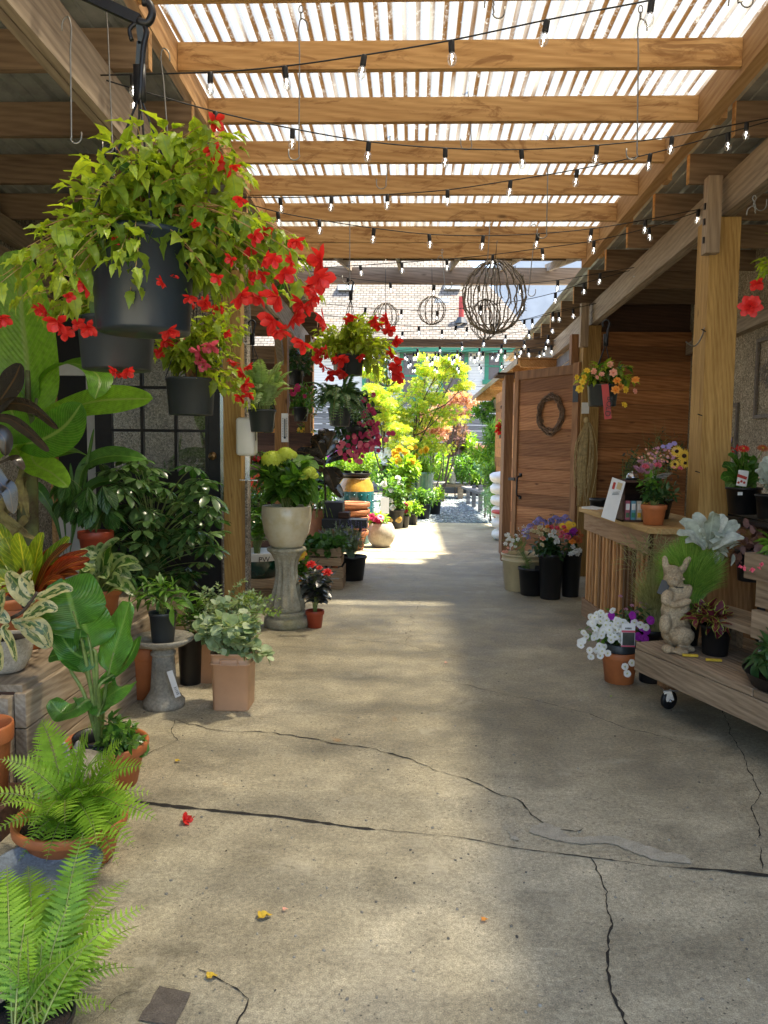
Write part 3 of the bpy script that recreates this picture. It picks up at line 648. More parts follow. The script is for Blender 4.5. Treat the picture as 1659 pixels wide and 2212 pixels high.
Q=[(j*n+i,j*n+i+1,(j+1)*n+i+1,(j+1)*n+i) for j in range(4) for i in range(n-1)]
m.add(V,Q);m.build('clear_panel',M['clear'],sk)
# ---------------------------------------------------------------- lean-to roofs both sides
def ribsheet(m,x0,x1,y0,y1,z,pitch=.17):
    xs=[x0];x=x0
    prof=[(0,0),(.25,0),(.32,.022),(.42,.022),(.5,0),(.75,0),(.78,.006),(.82,.006),(.85,0)]
    pts=[]
    while x<x1:
        for a,b in prof: pts.append((x+a*pitch*1.2,b))
        x+=pitch*1.2
    pts=[p for p in pts if p[0]<=x1];V=[];n=len(pts)
    for y in(y0,(y0+y1)/2,y1):
        for a,b in pts: V.append((a,y,RZ(z,y)+b))
    m.add(V,[(j*n+i,j*n+i+1,(j+1)*n+i+1,(j+1)*n+i) for j in range(2) for i in range(n-1)])
lr=thing('lean_to_roof','weathered timber lean-to roof on the left above the hanging baskets','canopy',(-1.45,6,0))
part('beam',lambda m:slbeam(m,-1.458,-1.418,-.3,11.2,2.975,3.215,.75),M['grey_y'],lr)
part('beam',lambda m:slbeam(m,-1.50,-1.46,-.3,11.2,2.97,3.21,.5),M['grey_y'],lr)
for i in range(15):
    y=.88+.70*i
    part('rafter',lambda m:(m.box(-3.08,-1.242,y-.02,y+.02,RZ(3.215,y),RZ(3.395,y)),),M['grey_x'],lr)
    part('rafter_end',lambda m:m.box(-1.240,-1.236,y-.021,y+.021,RZ(3.215,y),RZ(3.395,y),.8),M['cedar_y'],lr)
part('metal_sheet',lambda m:ribsheet(m,-3.3,-1.275,-.3,11.5,3.415),M['metal'],lr)
part('wall_plate',lambda m:slbeam(m,-3.09,-3.0,-.3,11,3.06,3.21),M['grey_y'],lr)
part('wall_plate',lambda m:slbeam(m,-3.09,-3.04,-.3,11,2.8,3.0),M['grey_y'],lr)
for y in (6.27,8.6,10.8):
    part('post',lambda m:m.box(-1.53,-1.385 if y<7 else -1.39,y-.07,y+.07,0,RZ(2.96,y),.6),M['post_z'] if y<7 else M['post_d'],lr,bevel=.004)
part('brace',lambda m:m.bar((-1.46,8.95,2.0),(-1.46,8.2,2.85),.07,.09),M['grey_y'],lr)
part('brace',lambda m:m.bar((-1.46,11.1,2.0),(-1.46,10.4,2.75),.07,.09),M['grey_y'],lr)
rr=thing('lean_to_roof','weathered timber lean-to roof on the right carried by the big square posts','canopy',(2.15,6,0))
part('beam',lambda m:slbeam(m,2.07,2.11,-.3,5.50,3.12,3.365,.7),M['grey_y'],rr)
part('beam',lambda m:slbeam(m,2.07,2.11,5.505,9.3,3.12,3.365,.6),M['grey_y'],rr)
part('beam',lambda m:slbeam(m,2.07,2.11,9.31,14.5,3.11,3.35,.8),M['grey_y'],rr)
part('beam',lambda m:slbeam(m,2.112,2.15,-.3,14.5,3.115,3.36,.3),M['grey_y'],rr)
for i in range(19):
    y=1.02+.75*i
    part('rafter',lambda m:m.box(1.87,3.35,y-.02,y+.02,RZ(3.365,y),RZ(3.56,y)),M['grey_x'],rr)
    part('rafter_end',lambda m:m.box(1.862,1.869,y-.021,y+.021,RZ(3.365,y),RZ(3.56,y),.7),M['cedar_y'],rr)
part('metal_sheet',lambda m:ribsheet(m,1.79,3.6,-.3,15.4,3.575),M['metal'],rr)
for y in (1.7,5.52,9.35):
    part('post',lambda m:m.box(1.99,2.195,y-.12,y+.12,0,RZ(3.115,y),.7 if y<7 else .3),M['post_z'],rr,bevel=.004)
    part('bracket',lambda m:m.box(1.94,2.03,y-.19,y-.10,RZ(2.86,y),RZ(3.36,y),.6),M['grey_z'],rr)
part('post',lambda m:m.box(2.06,2.2,14.3,14.44,0,2.8,.4),M['post_d'],rr)
part('wall_board',lambda m:[slbeam(m,2.16,2.18,9.45,12.6,2.95-.17*i,3.10-.17*i) for i in range(4)],M['fence'],rr)
part('wall_plate',lambda m:slbeam(m,3.2,3.29,-.3,9.3,2.78,2.92),M['grey_y'],rr)
part('bolt',lambda m:[m.box(1.93,1.945,5.36,5.38,z,z+.04) for z in(3.02,3.12,2.90)],M['iron'],rr)
part('nail',lambda m:[m.bar((x,5.41,z),(x-.05,5.36,z+.01),.006,.006) for x,z in((1.995,2.32),(1.995,1.75),(1.995,1.36))],M['iron'],rr)
part('hook',lambda m:m.tube(curve([(1.995,5.44,2.36),(1.96,5.40,2.28),(1.91,5.38,2.22),(1.85,5.38,2.25)],12),.005,6),M['steel'],rr)
# cross roof
cr=thing('cross_roof','metal sheeted cross roof with a wide dark beam over the end of the aisle','canopy',(0,10,3.8))
m=MB();y0,y1=7.95,11.0
pts=[(x,.02*(i%3==0)) for i,x in enumerate(np.arange(-2.2,2.5,.075))];n=len(pts)
m.add([(a,y,3.60+(y-y0)*.165+b) for y in(y0,y1-.35) for a,b in pts],[(i,i+1,n+i+1,n+i) for i in range(n-1)]);m.build('metal_sheet',M['metal'],cr)
for x in(-1.6,-.9,-.2,.5,1.2,1.85): part('rafter',lambda m:m.bar((x,7.95,3.54),(x,11.15,4.06),.04,.10),M['grey_y'],cr)
part('beam',lambda m:m.box(-2.1,2.35,10.98,11.06,3.81,4.03),M['grey_x'],cr)
part('fascia_board',lambda m:m.box(-2.1,2.3,7.94,7.97,3.50,3.55),M['grey_x'],cr)
part('fascia_board',lambda m:m.box(-2.1,2.3,9.6,9.64,3.80,3.87),M['grey_x'],cr)
part('post',lambda m:m.box(2.19,2.33,10.9,11.04,0,3.83),M['post_d'],cr)
part('post',lambda m:m.box(-1.55,-1.41,10.93,11.06,3.0,3.83),M['post_d'],cr)
m=MB();m.box(-2.0,2.1,11.62,11.70,3.03,3.14);m.top('tie_beam',M['grey_x'],'single brown timber spanning the yard just above the maple','beam',False)
# ---------------------------------------------------------------- walls
m=MB();m.box(-3.25,-3.1,-.6,6.6,0,3.7);m.top('stucco_wall',M['stucco'],'rough pebbled grey wall behind the banana plant','wall',False)
m=MB();m.box(-3.1,-1.55,7.2,7.35,0,3.4);m.top('stucco_wall',M['stucco'],'pebbled grey wall seen through the panes of the black door','wall',False)
m=MB();m.box(3.3,3.45,-.6,9.5,0,3.6);m.top('stucco_wall',M['stucco_r'],'pebbled tan wall at the right with the metal tree art','wall',False)
# shop front with dark window beside the door
sf=thing('shop_front','dark shop window in a white painted frame left of the black door','window',(-2.85,6.6,0))
part('frame',lambda m:(m.box(-2.80,-2.62,6.55,6.62,0,3.2),m.box(-3.08,-2.62,6.56,6.61,0,1.08),m.box(-3.08,-2.62,6.56,6.61,2.1,2.2),m.box(-2.72,-2.68,6.53,6.56,0,3.2)),M['whitep'],sf,bevel=.004)
part('trim',lambda m:m.box(-3.12,-3.07,6.50,6.60,0,3.2),M['cedar_y'],sf)
part('pane',lambda m:m.box(-3.07,-2.80,6.59,6.6,1.08,3.2),M['pblack'],sf)
# black door
dY=6.42;k_=px(1,dY)
dx0=A(204,900,dY).x;dx1=A(476,900,dY).x
dr=thing('panelled_door','black barn style door with a glazed grid top and brass knob','door',(dx0,dY,0))
gx=[A(x,900,dY).x for x in(238,306,379,446)];gz=[A(340,y,dY).z for y in(1021,930,837,744)];zt=gz[-1]+.16
part('stile',lambda m:m.box(dx0,gx[0]-.012,dY,dY+.045,.02,zt),M['blackwood'],dr,bevel=.003)
part('stile',lambda m:m.box(gx[3]+.012,dx1,dY,dY+.045,.02,zt),M['blackwood'],dr,bevel=.003)
part('rail',lambda m:m.box(gx[0]-.012,gx[3]+.012,dY,dY+.045,gz[3]+.01,zt),M['blackwood'],dr)
part('rail',lambda m:m.box(gx[0]-.012,gx[3]+.012,dY,dY+.045,gz[0]-.16,gz[0]-.012),M['blackwood'],dr)
part('lower_panel',lambda m:m.box(gx[0]-.012,gx[3]+.012,dY+.015,dY+.035,.02,gz[0]-.16),M['blackwood'],dr)
part('cross_brace',lambda m:(m.bar((gx[0],dY+.008,.12),(gx[3],dY+.008,gz[0]-.18),.014,.09),m.bar((gx[3],dY+.004,.12),(gx[0],dY+.004,gz[0]-.18),.012,.09)),M['blackwood'],dr)
def mun(m):
    for x in gx: m.box(x-.012,x+.012,dY-.002,dY+.04,gz[0]-.012,gz[3]+.012)
    for z in gz: m.box(gx[0]-.01,gx[3]+.01,dY-.005,dY+.037,z-.012,z+.012)
part('glazing_bars',mun,M['blackwood'],dr)
for i in range(3):
    for j in range(3): part('pane',lambda m:m.box(gx[i]+.012,gx[i+1]-.012,dY+.018,dY+.022,gz[j]+.012,gz[j+1]-.012),M['glass'],dr)
p=A(460,985,dY);part('deadbolt',lambda m:(m.ell((p.x,dY-.015,p.z),(.035,.02,.035)),m.ell((p.x,dY-.035,p.z),(.014,.015,.014))),M['brass'],dr,True)
p=A(462,1102,dY);kn=part('knob',lambda m:m.ell((p.x,dY-.05,p.z),(.035,.032,.035)),M['chrome'],dr,True)
part('strike_plate',lambda m:m.box(dx1+.002,dx1+.03,dY-.02,dY,1.02,1.95),M['chrome'],dr)
# shed back wall, door, jamb
sh=thing('cedar_shed','red brown horizontal board shed wall behind the hanging yellow begonia','shed',(2.8,9.4,0))
for i in range(17):
    z=.0+.172*i;part('board',lambda m:m.box(2.10,3.30,9.40,9.43,z,z+.168),M['shed_x'],sh)
part('upper_board',lambda m:m.box(2.0,3.30,9.47,9.49,2.9,3.46),M['darkwood'],sh)
part('backing',lambda m:m.box(2.10,3.30,9.435,9.45,0,2.95,.1),M['darkwood'],sh)  # added panel that blocks light lines through the gaps between the boards
part('corner_post',lambda m:m.box(1.90,2.055,9.46,9.6,0,2.9),M['shed_z'],sh)
for i in range(15):
    z=.0+.172*i;part('side_board',lambda m:m.box(1.62,1.65,11.4,15.2,z,z+.168),M['shed_x'],sh)
a=Vector((1.985,9.30,0));b=Vector((1.36,10.30,0));dd=(b-a).normalized();nn=Vector((-dd.y,dd.x,0))
Md=Matrix((dd,nn,Vector((0,0,1)))).transposed().to_4x4();Md.translation=a;LD=(b-a).length
sd=thing('shed_door','tall red cedar plank door standing open into the aisle','door',a)
def dbox(n,x0,x1,y0,y1,z0,z1,mt,v=None): return part(n,lambda m:m.box(x0,x1,y0,y1,z0,z1,v,Md),mt,sd,bevel=.003)
M['shed_d']=wood('door_boards',(.21,.075,.028),(.46,.22,.095),'x',1.2,var=.5,rz=-math.atan2(dd.y,dd.x))

nB=14;bh=2.30/nB
dbox('backing',.08,LD-.06,-.006,.004,.1,2.45,M['shed_d'],.1)  # added dark panel, keeps light from showing between the door boards
for i in range(nB): dbox('board',.10,LD-.08,-.012,.012,.12+bh*i,.12+bh*(i+1)-.005,M['shed_d'])
dbox('stile',0,.10,-.03,.03,.03,2.55,M['shed_z']);dbox('stile',LD-.08,LD,-.03,.03,.03,2.53,M['shed_z'])
dbox('rail',.10,LD-.08,-.028,.028,2.42,2.53,M['shed_z']);dbox('rail',.10,LD-.08,-.028,.028,.03,.12,M['shed_z'])
hd=part('handle',lambda m:(m.tube([Md@Vector(p) for p in curve([(LD-.15,.02,1.16),(LD-.15,.07,1.14),(LD-.15,.075,1.02),(LD-.15,.07,.92),(LD-.15,.02,.90)],12)],.011,8),m.box(LD-.175,LD-.125,.012,.02,.86,.90,0,Md),m.box(LD-.175,LD-.125,.012,.02,1.16,1.20,0,Md)),M['iron'],sd,True)
dbox('hinge',-.005,.09,.03,.036,2.08,2.28,M['iron']);dbox('latch',LD-.06,LD+.07,.03,.045,1.10,1.14,M['iron'])
# the jamb / next shed bay behind the door
jm=thing('shed_jamb','dark cedar post and panel just left of the open shed door','post',(1.33,10.5,0))
part('post',lambda m:m.box(1.23,1.34,10.42,10.6,0,2.5,.2),M['shed_z'],jm);part('panel',lambda m:m.box(1.29,1.33,10.6,11.3,0,2.5,.1),M['shed_z'],jm)
part('cap',lambda m:m.box(1.12,1.42,10.36,10.9,2.5,2.53),M['darkwood'],jm)
# kiosk roof beyond
kr=thing('slatted_awning','small sloping awning with exposed orange rafters over the yard','awning',(1.4,13,2.3))
for i in range(10):
    y=11.85+i*.9;part('rafter',lambda m:m.box(1.62,2.5,y,y+.05,2.76,2.87),M['cedar_y'],kr)
part('roof_board',lambda m:m.box(1.58,2.6,11.8,20.6,2.875,2.90),M['cedar_y'],kr)
part('fascia',lambda m:m.box(1.80,1.86,12.6,20,2.42,2.62),M['grey_y'],kr)
part('post',lambda m:m.box(1.79,1.87,12.5,12.6,0,2.76),M['post_z'],kr)
part('edge_board',lambda m:m.box(1.56,1.578,11.8,20.6,2.80,2.90),M['grey_y'],kr)
# back fence
fc=thing('board_fence','grey horizontal board fence with light slits across the back of the yard','fence',(0,25.6,0))
for i in range(16):
    z=.05+.19*i;part('board',lambda m:m.box(-9,9,25.6,25.63,z,z+.165 if i%3 else z+.182),M['fence'],fc)
for x in(-6,-3,0,3,6): part('post',lambda m:m.box(x,x+.12,25.64,25.76,0,3.1),M['fence'],fc)
# house
HY=32.0
hs=thing('white_house','white clapboard house with green window frames and a mottled shingle roof','house',(0,HY,0))
def siding():
    m,nt,b=newmat('white_siding');o=oc(nt);z=nd(nt,'ShaderNodeSeparateXYZ',{0:o}).outputs[2];f=mth(nt,'FRACT',mth(nt,'DIVIDE',z,.11))
    nt.links.new(ramp(nt,f,[(0,(.35,.34,.32)),(.12,(.68,.66,.62)),(1,(.72,.70,.66))]),b.inputs['Base Color']);b.inputs['Roughness'].default_value=.6;bump(nt,b,f,.6,.02);return m
M['siding']=siding()
hx1=A(1150,800,HY).x
part('wall',lambda m:m.box(-9,hx1,HY,HY+8,0,5.65),M['siding'],hs)
m=MB();z0,z1=5.6,13.6;rx=hx1+.4
m.add([(-9,HY-.5,z0),(rx,HY-.5,z0),(rx-5.2,HY+7.2,z1),(-9,HY+7.2,z1),(rx,HY+8.5,z0),(-9,HY-.5,z0-.08),(rx,HY-.5,z0-.08)],[(0,1,2,3),(5,6,1,0)],[(1,4,2)])
me=m.mesh('roof',M['shingle'],False);rf=mkobj('roof',me,hs,-wl(hs))
# pitch the shingle pattern along the slope by rotating a flat sheet
me.vertices
part('fascia',lambda m:(m.box(-9,rx,HY-.55,HY-.45,5.42,5.60),m.box(-9,rx,HY-.45,HY,5.5,5.53)),M['green'],hs)
def window(x0,x1,y0,y1,panes=1):
    a=A(x0,y1,HY);b=A(x1,y0,HY);f=.16
    wd=part('window_frame',lambda m:(m.box(a.x,b.x,HY-.07,HY-.01,b.z-f,b.z),m.box(a.x-.08,b.x+.08,HY-.10,HY-.01,a.z,a.z+f*1.1),m.box(a.x,a.x+f,HY-.065,HY-.01,a.z+f,b.z-f),m.box(b.x-f,b.x,HY-.065,HY-.01,a.z+f,b.z-f),m.box(a.x+f,b.x-f,HY-.05,HY-.01,(a.z+b.z)/2-.04,(a.z+b.z)/2+.04)),M['green'],hs)
    part('pane',lambda m:(m.box(a.x+f,b.x-f,HY-.03,HY-.025,a.z+f,(a.z+b.z)/2-.04),m.box(a.x+f,b.x-f,HY-.035,HY-.03,(a.z+b.z)/2+.04,b.z-f)),M['wpane'],wd)
M['wpane']=plain('dark_window_glass',(.12,.08,.075),.12,.3,.8,0,c2=(.05,.03,.03))
window(862,916,756,868);window(948,1012,756,866);window(1046,1088,752,830);window(782,838,756,858)
part('vent',lambda m:m.box(.9,1.5,HY+1.6,HY+2.0,7.6,7.95),M['white'],hs)
def onroof(x,y): # point on the roof slope under pixel
    d=ray(x,y);n=Vector((0,-(z1-z0)/7.7,1));o=Vector((0,0,1.5));t=(Vector((0,HY-.5,z0))-o).dot(n)/d.dot(n);return o+d*t
for q in((748,624),(976,622)):
    p=onroof(*q);part('roof_vent',lambda m:m.box(p.x-.35,p.x+.35,p.y-.3,p.y+.3,p.z-.1,p.z+.28),M['white'],hs)
p=onroof(996,694);part('roof_pipe',lambda m:m.lathe([(.11,0),(.11,1.0),(0,1.0)],p,16),M['red'],hs);part('pipe_flashing',lambda m:m.lathe([(.3,-.1),(.16,.15)],p,16),M['pblue'],hs)
# pale tall building
m=MB();q=A(1100,700,40);m.box(q.x,q.x+14,40,48,0,12.5);m.top('tall_building',plain('pale_render',(.46,.50,.54),.8,.12,.8,.1),'tall blank pale blue building right of the shingle roof','building',False)
# ================================================================ HANGING THINGS
me_beg=fm(F_BEG,M['pred'],'begonia_bloom');me_dblr=fm(F_DBL,M['pred'],'begonia_bloom');me_dblp=fm(F_DBL,M['ppea'],'begonia_bloom');me_dbly=fm(F_DBL,M['pyel'],'begonia_bloom');me_dblo=fm(F_DBL,M['pora'],'begonia_bloom')
me_begp=fm(F_BEG,M['ppink'],'begonia_bloom')
def hanger(root,top,c,r,h,ns=4,hook=.16,mat='iron',wide=.018):
    """plastic hook plus straps down to the rim"""
    def f(m):
        z=Vector(top)
        m.tube(curve([z+Vector((-.022,0,-.02)),z+Vector((-.028,0,.012)),z+Vector((0,0,.03)),z+Vector((.024,0,.008)),z+Vector((.012,0,-.05)),z+Vector((0,0,-hook))],16),[.007]*10+[.009]*7,6)
        m.box(z.x-wide,z.x+wide,z.y-.004,z.y+.004,z.z-hook,z.z-hook*.45)
        for k in range(ns):
            a=2*PI*k/ns+.5;m.tube([z-Vector((0,0,hook*.9)),Vector(c)+Vector((math.cos(a)*r*.98,math.sin(a)*r*.98,h))],.0035,5,.5,False)
    return part('hanger',f,M[mat],root,True)
def basket(label,ctr,Y,wpx,hpx,blobs,leaf,size,flowers,mat='pgrey',hook=None,group='hanging baskets over the aisle',nst=40,per=9,fme=None,fs=.07,st='rstem',lt=None,seed=1,straps=4,dep=.22,pstyle='hang',sepflow=True,cat='hanging basket',r_=.0035,droop=-.3,t0=.2,hk=.16):
    global rnd
    rnd=random.Random(seed);nr.seed(seed)
    x,y=ctr;t=A(x,y,Y);r=px(wpx,Y)/2;h=px(hpx,Y);c=t-Vector((0,0,h))
    g=thing('hanging_basket',label,cat,c,group)
    pot(g,c,r,h,pstyle,M[mat])
    hanger(g,A(hook[0],hook[1],Y) if hook else t+Vector((0,0,.5)),c,r,h,straps,hk)
    for i,(bx,by,rx,rz,fr,vb,*fo) in enumerate(blobs):
        bushmesh(g,A(bx,by,Y+(fo[0] if fo else (rnd.uniform(-.05,.05) if i else 0))),(px(rx,Y),dep,px(rz,Y)),t-Vector((0,0,.01)),lt or LB,size,int(nst*fr),per,M[leaf],M[st],r_,t0,droop,vb=vb,zmin=-.75,up0=.4)
    for f in flowers:
        fx,fy=f[:2];s=f[2] if len(f)>2 else 1;mm=f[3] if len(f)>3 else fme
        bloom(mm or me_beg,'bloom',g,A(fx,fy,Y-rnd.uniform(.05,dep)),(rnd.uniform(-.9,.9),rnd.uniform(-.8,-.1),rnd.uniform(-1.1,-.2)) if (mm in(None,me_beg,me_begp)) else (rnd.uniform(-.8,.8),-1,rnd.uniform(-.2,.8)),fs*s)
    return g
FB=[(465,262,.8),(487,350,1.1),(460,325,.8),(508,357,.5),(548,510,.8),(575,500,.6),(640,520,.8),(694,563,1.3),(690,600,1.2),(680,628,1.),(668,615,.8),(615,590,.9),(600,640,1.2),(655,655,1.1),(590,692,1.2),(560,640,1.),(520,640,1.),(635,680,1.2),(700,690,.9),(655,740,1.),(605,712,1.),(185,612,1.1),(125,695,1.1),(100,670,.8),(190,707,.9),(88,668,.7),(350,608,.5),(372,600,.5),(365,713,.9),(4,688,.8),(150,640,.5),(575,560,.7),(540,600,.6),(670,650,.8),(140,715,.8),(630,560,.6),(590,560,.7),(540,545,.6),(500,560,.6),(410,640,.7),(470,600,.6),(565,590,.8),(250,520,.4),(420,480,.5),(520,430,.6),(215,560,.5)]
b1=basket('largest hanging basket, dark pot with trailing red begonias close to the camera',(308,508),2.4,226,205,[(270,470,150,80,.8,.6),(360,370,120,100,.45,.6),(470,380,80,110,.55,.6),(560,540,115,65,.75,.5),(430,560,110,70,.7,.3),(150,560,70,70,.5,.7),(80,640,70,45,.2,.7),(230,570,110,60,.5,.4,-.17),(340,570,90,70,.45,.35,-.17),(420,600,60,60,.3,.35,-.1),(300,350,90,60,.2,.8),(490,330,45,50,.25,.8),(640,620,60,70,.3,.5)],'gbeg',.074,FB,mat='pblue',hook=(300,72),nst=32,per=8,t0=.3,fs=.042,seed=3,hk=.2)
b2=basket('dark grey basket hanging half hidden behind the largest red begonia basket',(252,690),3.35,168,108,[(150,640,110,60,1,.6),(230,640,90,50,1,.5)],'gbeg',.09,[(248,800,.7),(262,806,.7),(275,803,.7),(230,690,.6),(170,700,.7)],mat='pgrey',hook=(238,330),nst=14,per=6,fs=.05,seed=4)
b3=basket('small grey basket of red and pink begonias hanging in front of the black door',(412,818),4.85,108,78,[(440,760,85,55,1.4,.7),(370,740,45,60,.8,.6),(480,700,50,40,.6,.8),(520,840,25,45,.35,.8)],'gbeg',.085,[(430,760,1.2,me_begp),(400,745,1.2,me_begp),(385,722,1.),(445,655,1.),(455,745,1.2,me_begp),(360,735,1),(525,805,.9),(530,830,1),(520,858,.8),(535,790,.7),(505,780,.8),(415,650,.9),(470,665,.9),(490,720,.6),(540,850,.8),(440,785,1,me_begp),(345,760,.8)],mat='pgrey',hook=(425,560),nst=32,per=8,fs=.06,seed=5,dep=.25)
b5=basket('grey basket of red begonias hanging alone against the shingle roof',(752,768),7.6,70,42,[(765,735,75,45,1.6,.8),(700,740,35,45,.6,.75),(830,780,25,60,.7,.75),(790,700,40,30,.5,.85)],'gbeg',.085,[(735,775,1.2),(705,760,1),(762,682,.9),(748,690,.7),(815,700,1),(840,712,1),(855,735,1),(845,760,1),(858,790,1.1),(862,812,1.1),(850,800,1),(690,760,.9),(700,790,.9),(720,800,1),(740,805,1),(835,688,.9),(700,700,.8),(777,770,.8),(725,775,1),(862,775,.8),(805,690,.8),(685,775,.8),(712,812,.9)],mat='pgrey',hook=(758,612),nst=36,per=9,fs=.08,seed=6,dep=.3)
b8=basket('grey basket of yellow, orange and pink begonias hanging by the shed wall',(1302,832),5.9,66,44,[(1310,808,55,22,1,.25),(1270,820,20,18,.3,.3),(1350,815,30,28,.4,.3)],'gbeg',.075,[(1262,815,1,me_dbly),(1252,840,1.1,me_dbly),(1268,800,.9,me_dbly),(1246,815,.8,me_dbly),(1283,802,.9,me_dblp),(1318,787,.9,me_dblp),(1325,805,1.1,me_dblp),(1333,822,1.1,me_dblo),(1330,842,1.2,me_dblo),(1352,842,1.,me_dbly),(1373,820,1.1,me_dblo),(1349,874,.9,me_dbly),(1372,845,.8,me_dblp),(1300,808,.8,me_dblp),(1340,835,1,me_dblo),(1290,815,.6,me_dblp),(1258,825,.9,me_dbly)],mat='pgrey',hook=(1310,700),nst=26,per=6,fs=.055,seed=8,dep=.2)
q=A(1307,858,5.7);tg=part('plant_tag',lambda m:m.bar(q+Vector((-.015,-.04,.09)),q+Vector((.015,-.05,-.16)),.05,.003,.5,(0,-1,0)),M['red'],b8)
text(b8,'BOLD',q+Vector((.012,-.062,-.07)),.055,(R(90),R(96),0),M['pblack'])
b9=basket('basket of red begonias hanging at the right frame edge under the roof',(1740,560),3.9,90,70,[(1700,560,45,40,1,.6),(1650,610,30,18,.15,.7)],'gbeg',.08,[(1621,661,1.3,me_dblr),(1635,612,.5)],hook=(1740,430),nst=20,per=7,fs=.085,seed=9,dep=.2)
b10=basket('tiny far basket of red blooms by the awning post',(1086,935),12.3,18,12,[(1086,922,14,14,1,.5)],'gbeg',.1,[(1080,918,1),(1090,912,1),(1092,928,1),(1082,932,1),(1094,920,1),(1076,926,1),(1088,940,1)],hook=(1086,880),nst=16,per=5,fs=.09,seed=10,dep=.12)
# fern baskets
def fernbasket(label,ctr,Y,wpx,hpx,L,mat,nfr,hook,wm,seed,arch=1.2,mat2='pgrey',dirs=None,rise=.8):
    x,y=ctr;t=A(x,y,Y);r=px(wpx,Y)/2;h=px(hpx,Y);c=t-Vector((0,0,h));g=thing('hanging_basket',label,'hanging basket',c,'hanging baskets over the aisle')
    pot(g,c,r,h,'nurs',M[mat2]);hanger(g,A(hook[0],hook[1],Y),c,r,h,3)
    fern('',None,t-Vector((0,0,.02)),r*1.5,nfr,L,M[mat],wmax=wm,pairs=20,arch=arch,seed=seed,top=g,dirs=dirs,rise=rise,T=leafT(3,.35,.1,.2));return g
fernbasket('silvery green fern basket hanging beside the white dispenser',(566,885),6.0,62,48,.5,'gfers',50,(545,700),.06,3,.75,rise=1.15)
fernbasket('dark green fern basket hanging below the far red begonia basket',(734,882),7.4,54,38,.6,'gferd',60,(745,790),.07,5,1.1,rise=1.)
rnd=random.Random(11);nr.seed(11)
me_imp=fm(F_IMP,M['pmag'],'impatiens_bloom');me_imr=fm(F_IMP,M['pros'],'impatiens_bloom')
c=A(775,930,8.4);g=thing('hanging_basket','round hanging mass of dark pink impatiens right of the dark fern basket','hanging basket',c-Vector((0,0,.2)),'hanging baskets over the aisle')
pot(g,c-Vector((0,0,.12)),.2,.2,'bowl',M['pblack']);hanger(g,A(788,850,8.4),c-Vector((0,0,.12)),.2,.2)
m=MB();leafcloud(m,A(768,915,8.4),(.24,.25,.33),LO,.07,800,vb=.3);m.build('foliage',M['gdrk'],g)
for k in range(99):
    x,y=rnd.choice([(rnd.gauss(798,14),rnd.gauss(892,22)),(rnd.gauss(770,24),rnd.gauss(955,13)),(rnd.gauss(765,18),rnd.gauss(978,10)),(rnd.gauss(810,6),rnd.gauss(940,15)),(rnd.gauss(795,18),rnd.gauss(950,13))])
    bloom(me_imp if (y<930 or rnd.random()<.5) else me_imr,'bloom',g,A(x,y,8.4-rnd.uniform(.2,.3)),(rnd.uniform(-.5,.6),-1,rnd.uniform(-.3,.5)),rnd.uniform(.05,.07))
# bracket arm carrying the nearest basket
br=thing('basket_bracket','black iron bracket arm with a curled end holding the largest basket','bracket',A(250,20,2.4))
part('arm',lambda m:m.bar(A(120,-40,2.4),A(300,43,2.4),.018,.03),M['iron'],br)
part('curl',lambda m:m.tube(curve([A(298,45,2.4),A(318,50,2.4),A(329,30,2.4),A(322,8,2.4),A(308,4,2.4)],14),.012,8),M['iron'],br,True)
part('hook_plate',lambda m:(m.bar(A(300,46,2.4),A(306,95,2.4),.02,.006,.5,(0,1,0)),m.bar(A(306,90,2.4),A(302,150,2.4),.028,.006,.5,(0,1,0))),M['pgrey'],br)
# ---------------------------------------------------------------- long S hooks
def shook(p0,p1,Y,label,chain=True,bend=12,side=1):
    a=A(p0[0],p0[1],Y);b=A(p1[0],p1[1],Y);k=px(1,Y);g=thing('steel_hook',label,'hook',a,'long steel hooks hanging from the canopy')
    tz=a.z
    if chain:
        def f(m):
            for i in range(2):
                z=a.z-.012-.028*i;n=12;m.tube([Vector((a.x+(.009*math.cos(2*PI*j/n) if i%2==0 else 0),a.y+(0 if i%2==0 else .009*math.cos(2*PI*j/n)),z+.017*math.sin(2*PI*j/n))) for j in range(n+1)],.0028,5,.5,False)
        part('chain_link',f,M['steel'],g,True);tz=a.z-.062
    r=k*bend if Y<5 else .035;r=min(r,.04)
    P=[Vector((a.x-side*r*1.2,a.y,tz-.04)),Vector((a.x-side*r,a.y,tz-.005)),Vector((a.x,a.y,tz+.01)),Vector((a.x+side*.01,a.y,tz-.03))]
    P=curve(P,8);low=b.z
    P+= [Vector((a.x+(b.x-a.x)*t+side*.005,a.y,tz-.03+(low+r-tz+.03)*t)) for t in(.2,.5,.8,1)]
    P+= [Vector((b.x+side*(r-r*math.cos(q)),a.y,low+r-r*math.sin(q)*1.0)) for q in np.linspace(.3,PI,7)]+[Vector((b.x+side*2*r,a.y,low+r*1.9))]
    part('hook_rod',lambda m:m.tube(P,.0032 if Y<5 else .004,6),M['steel'],g,True)
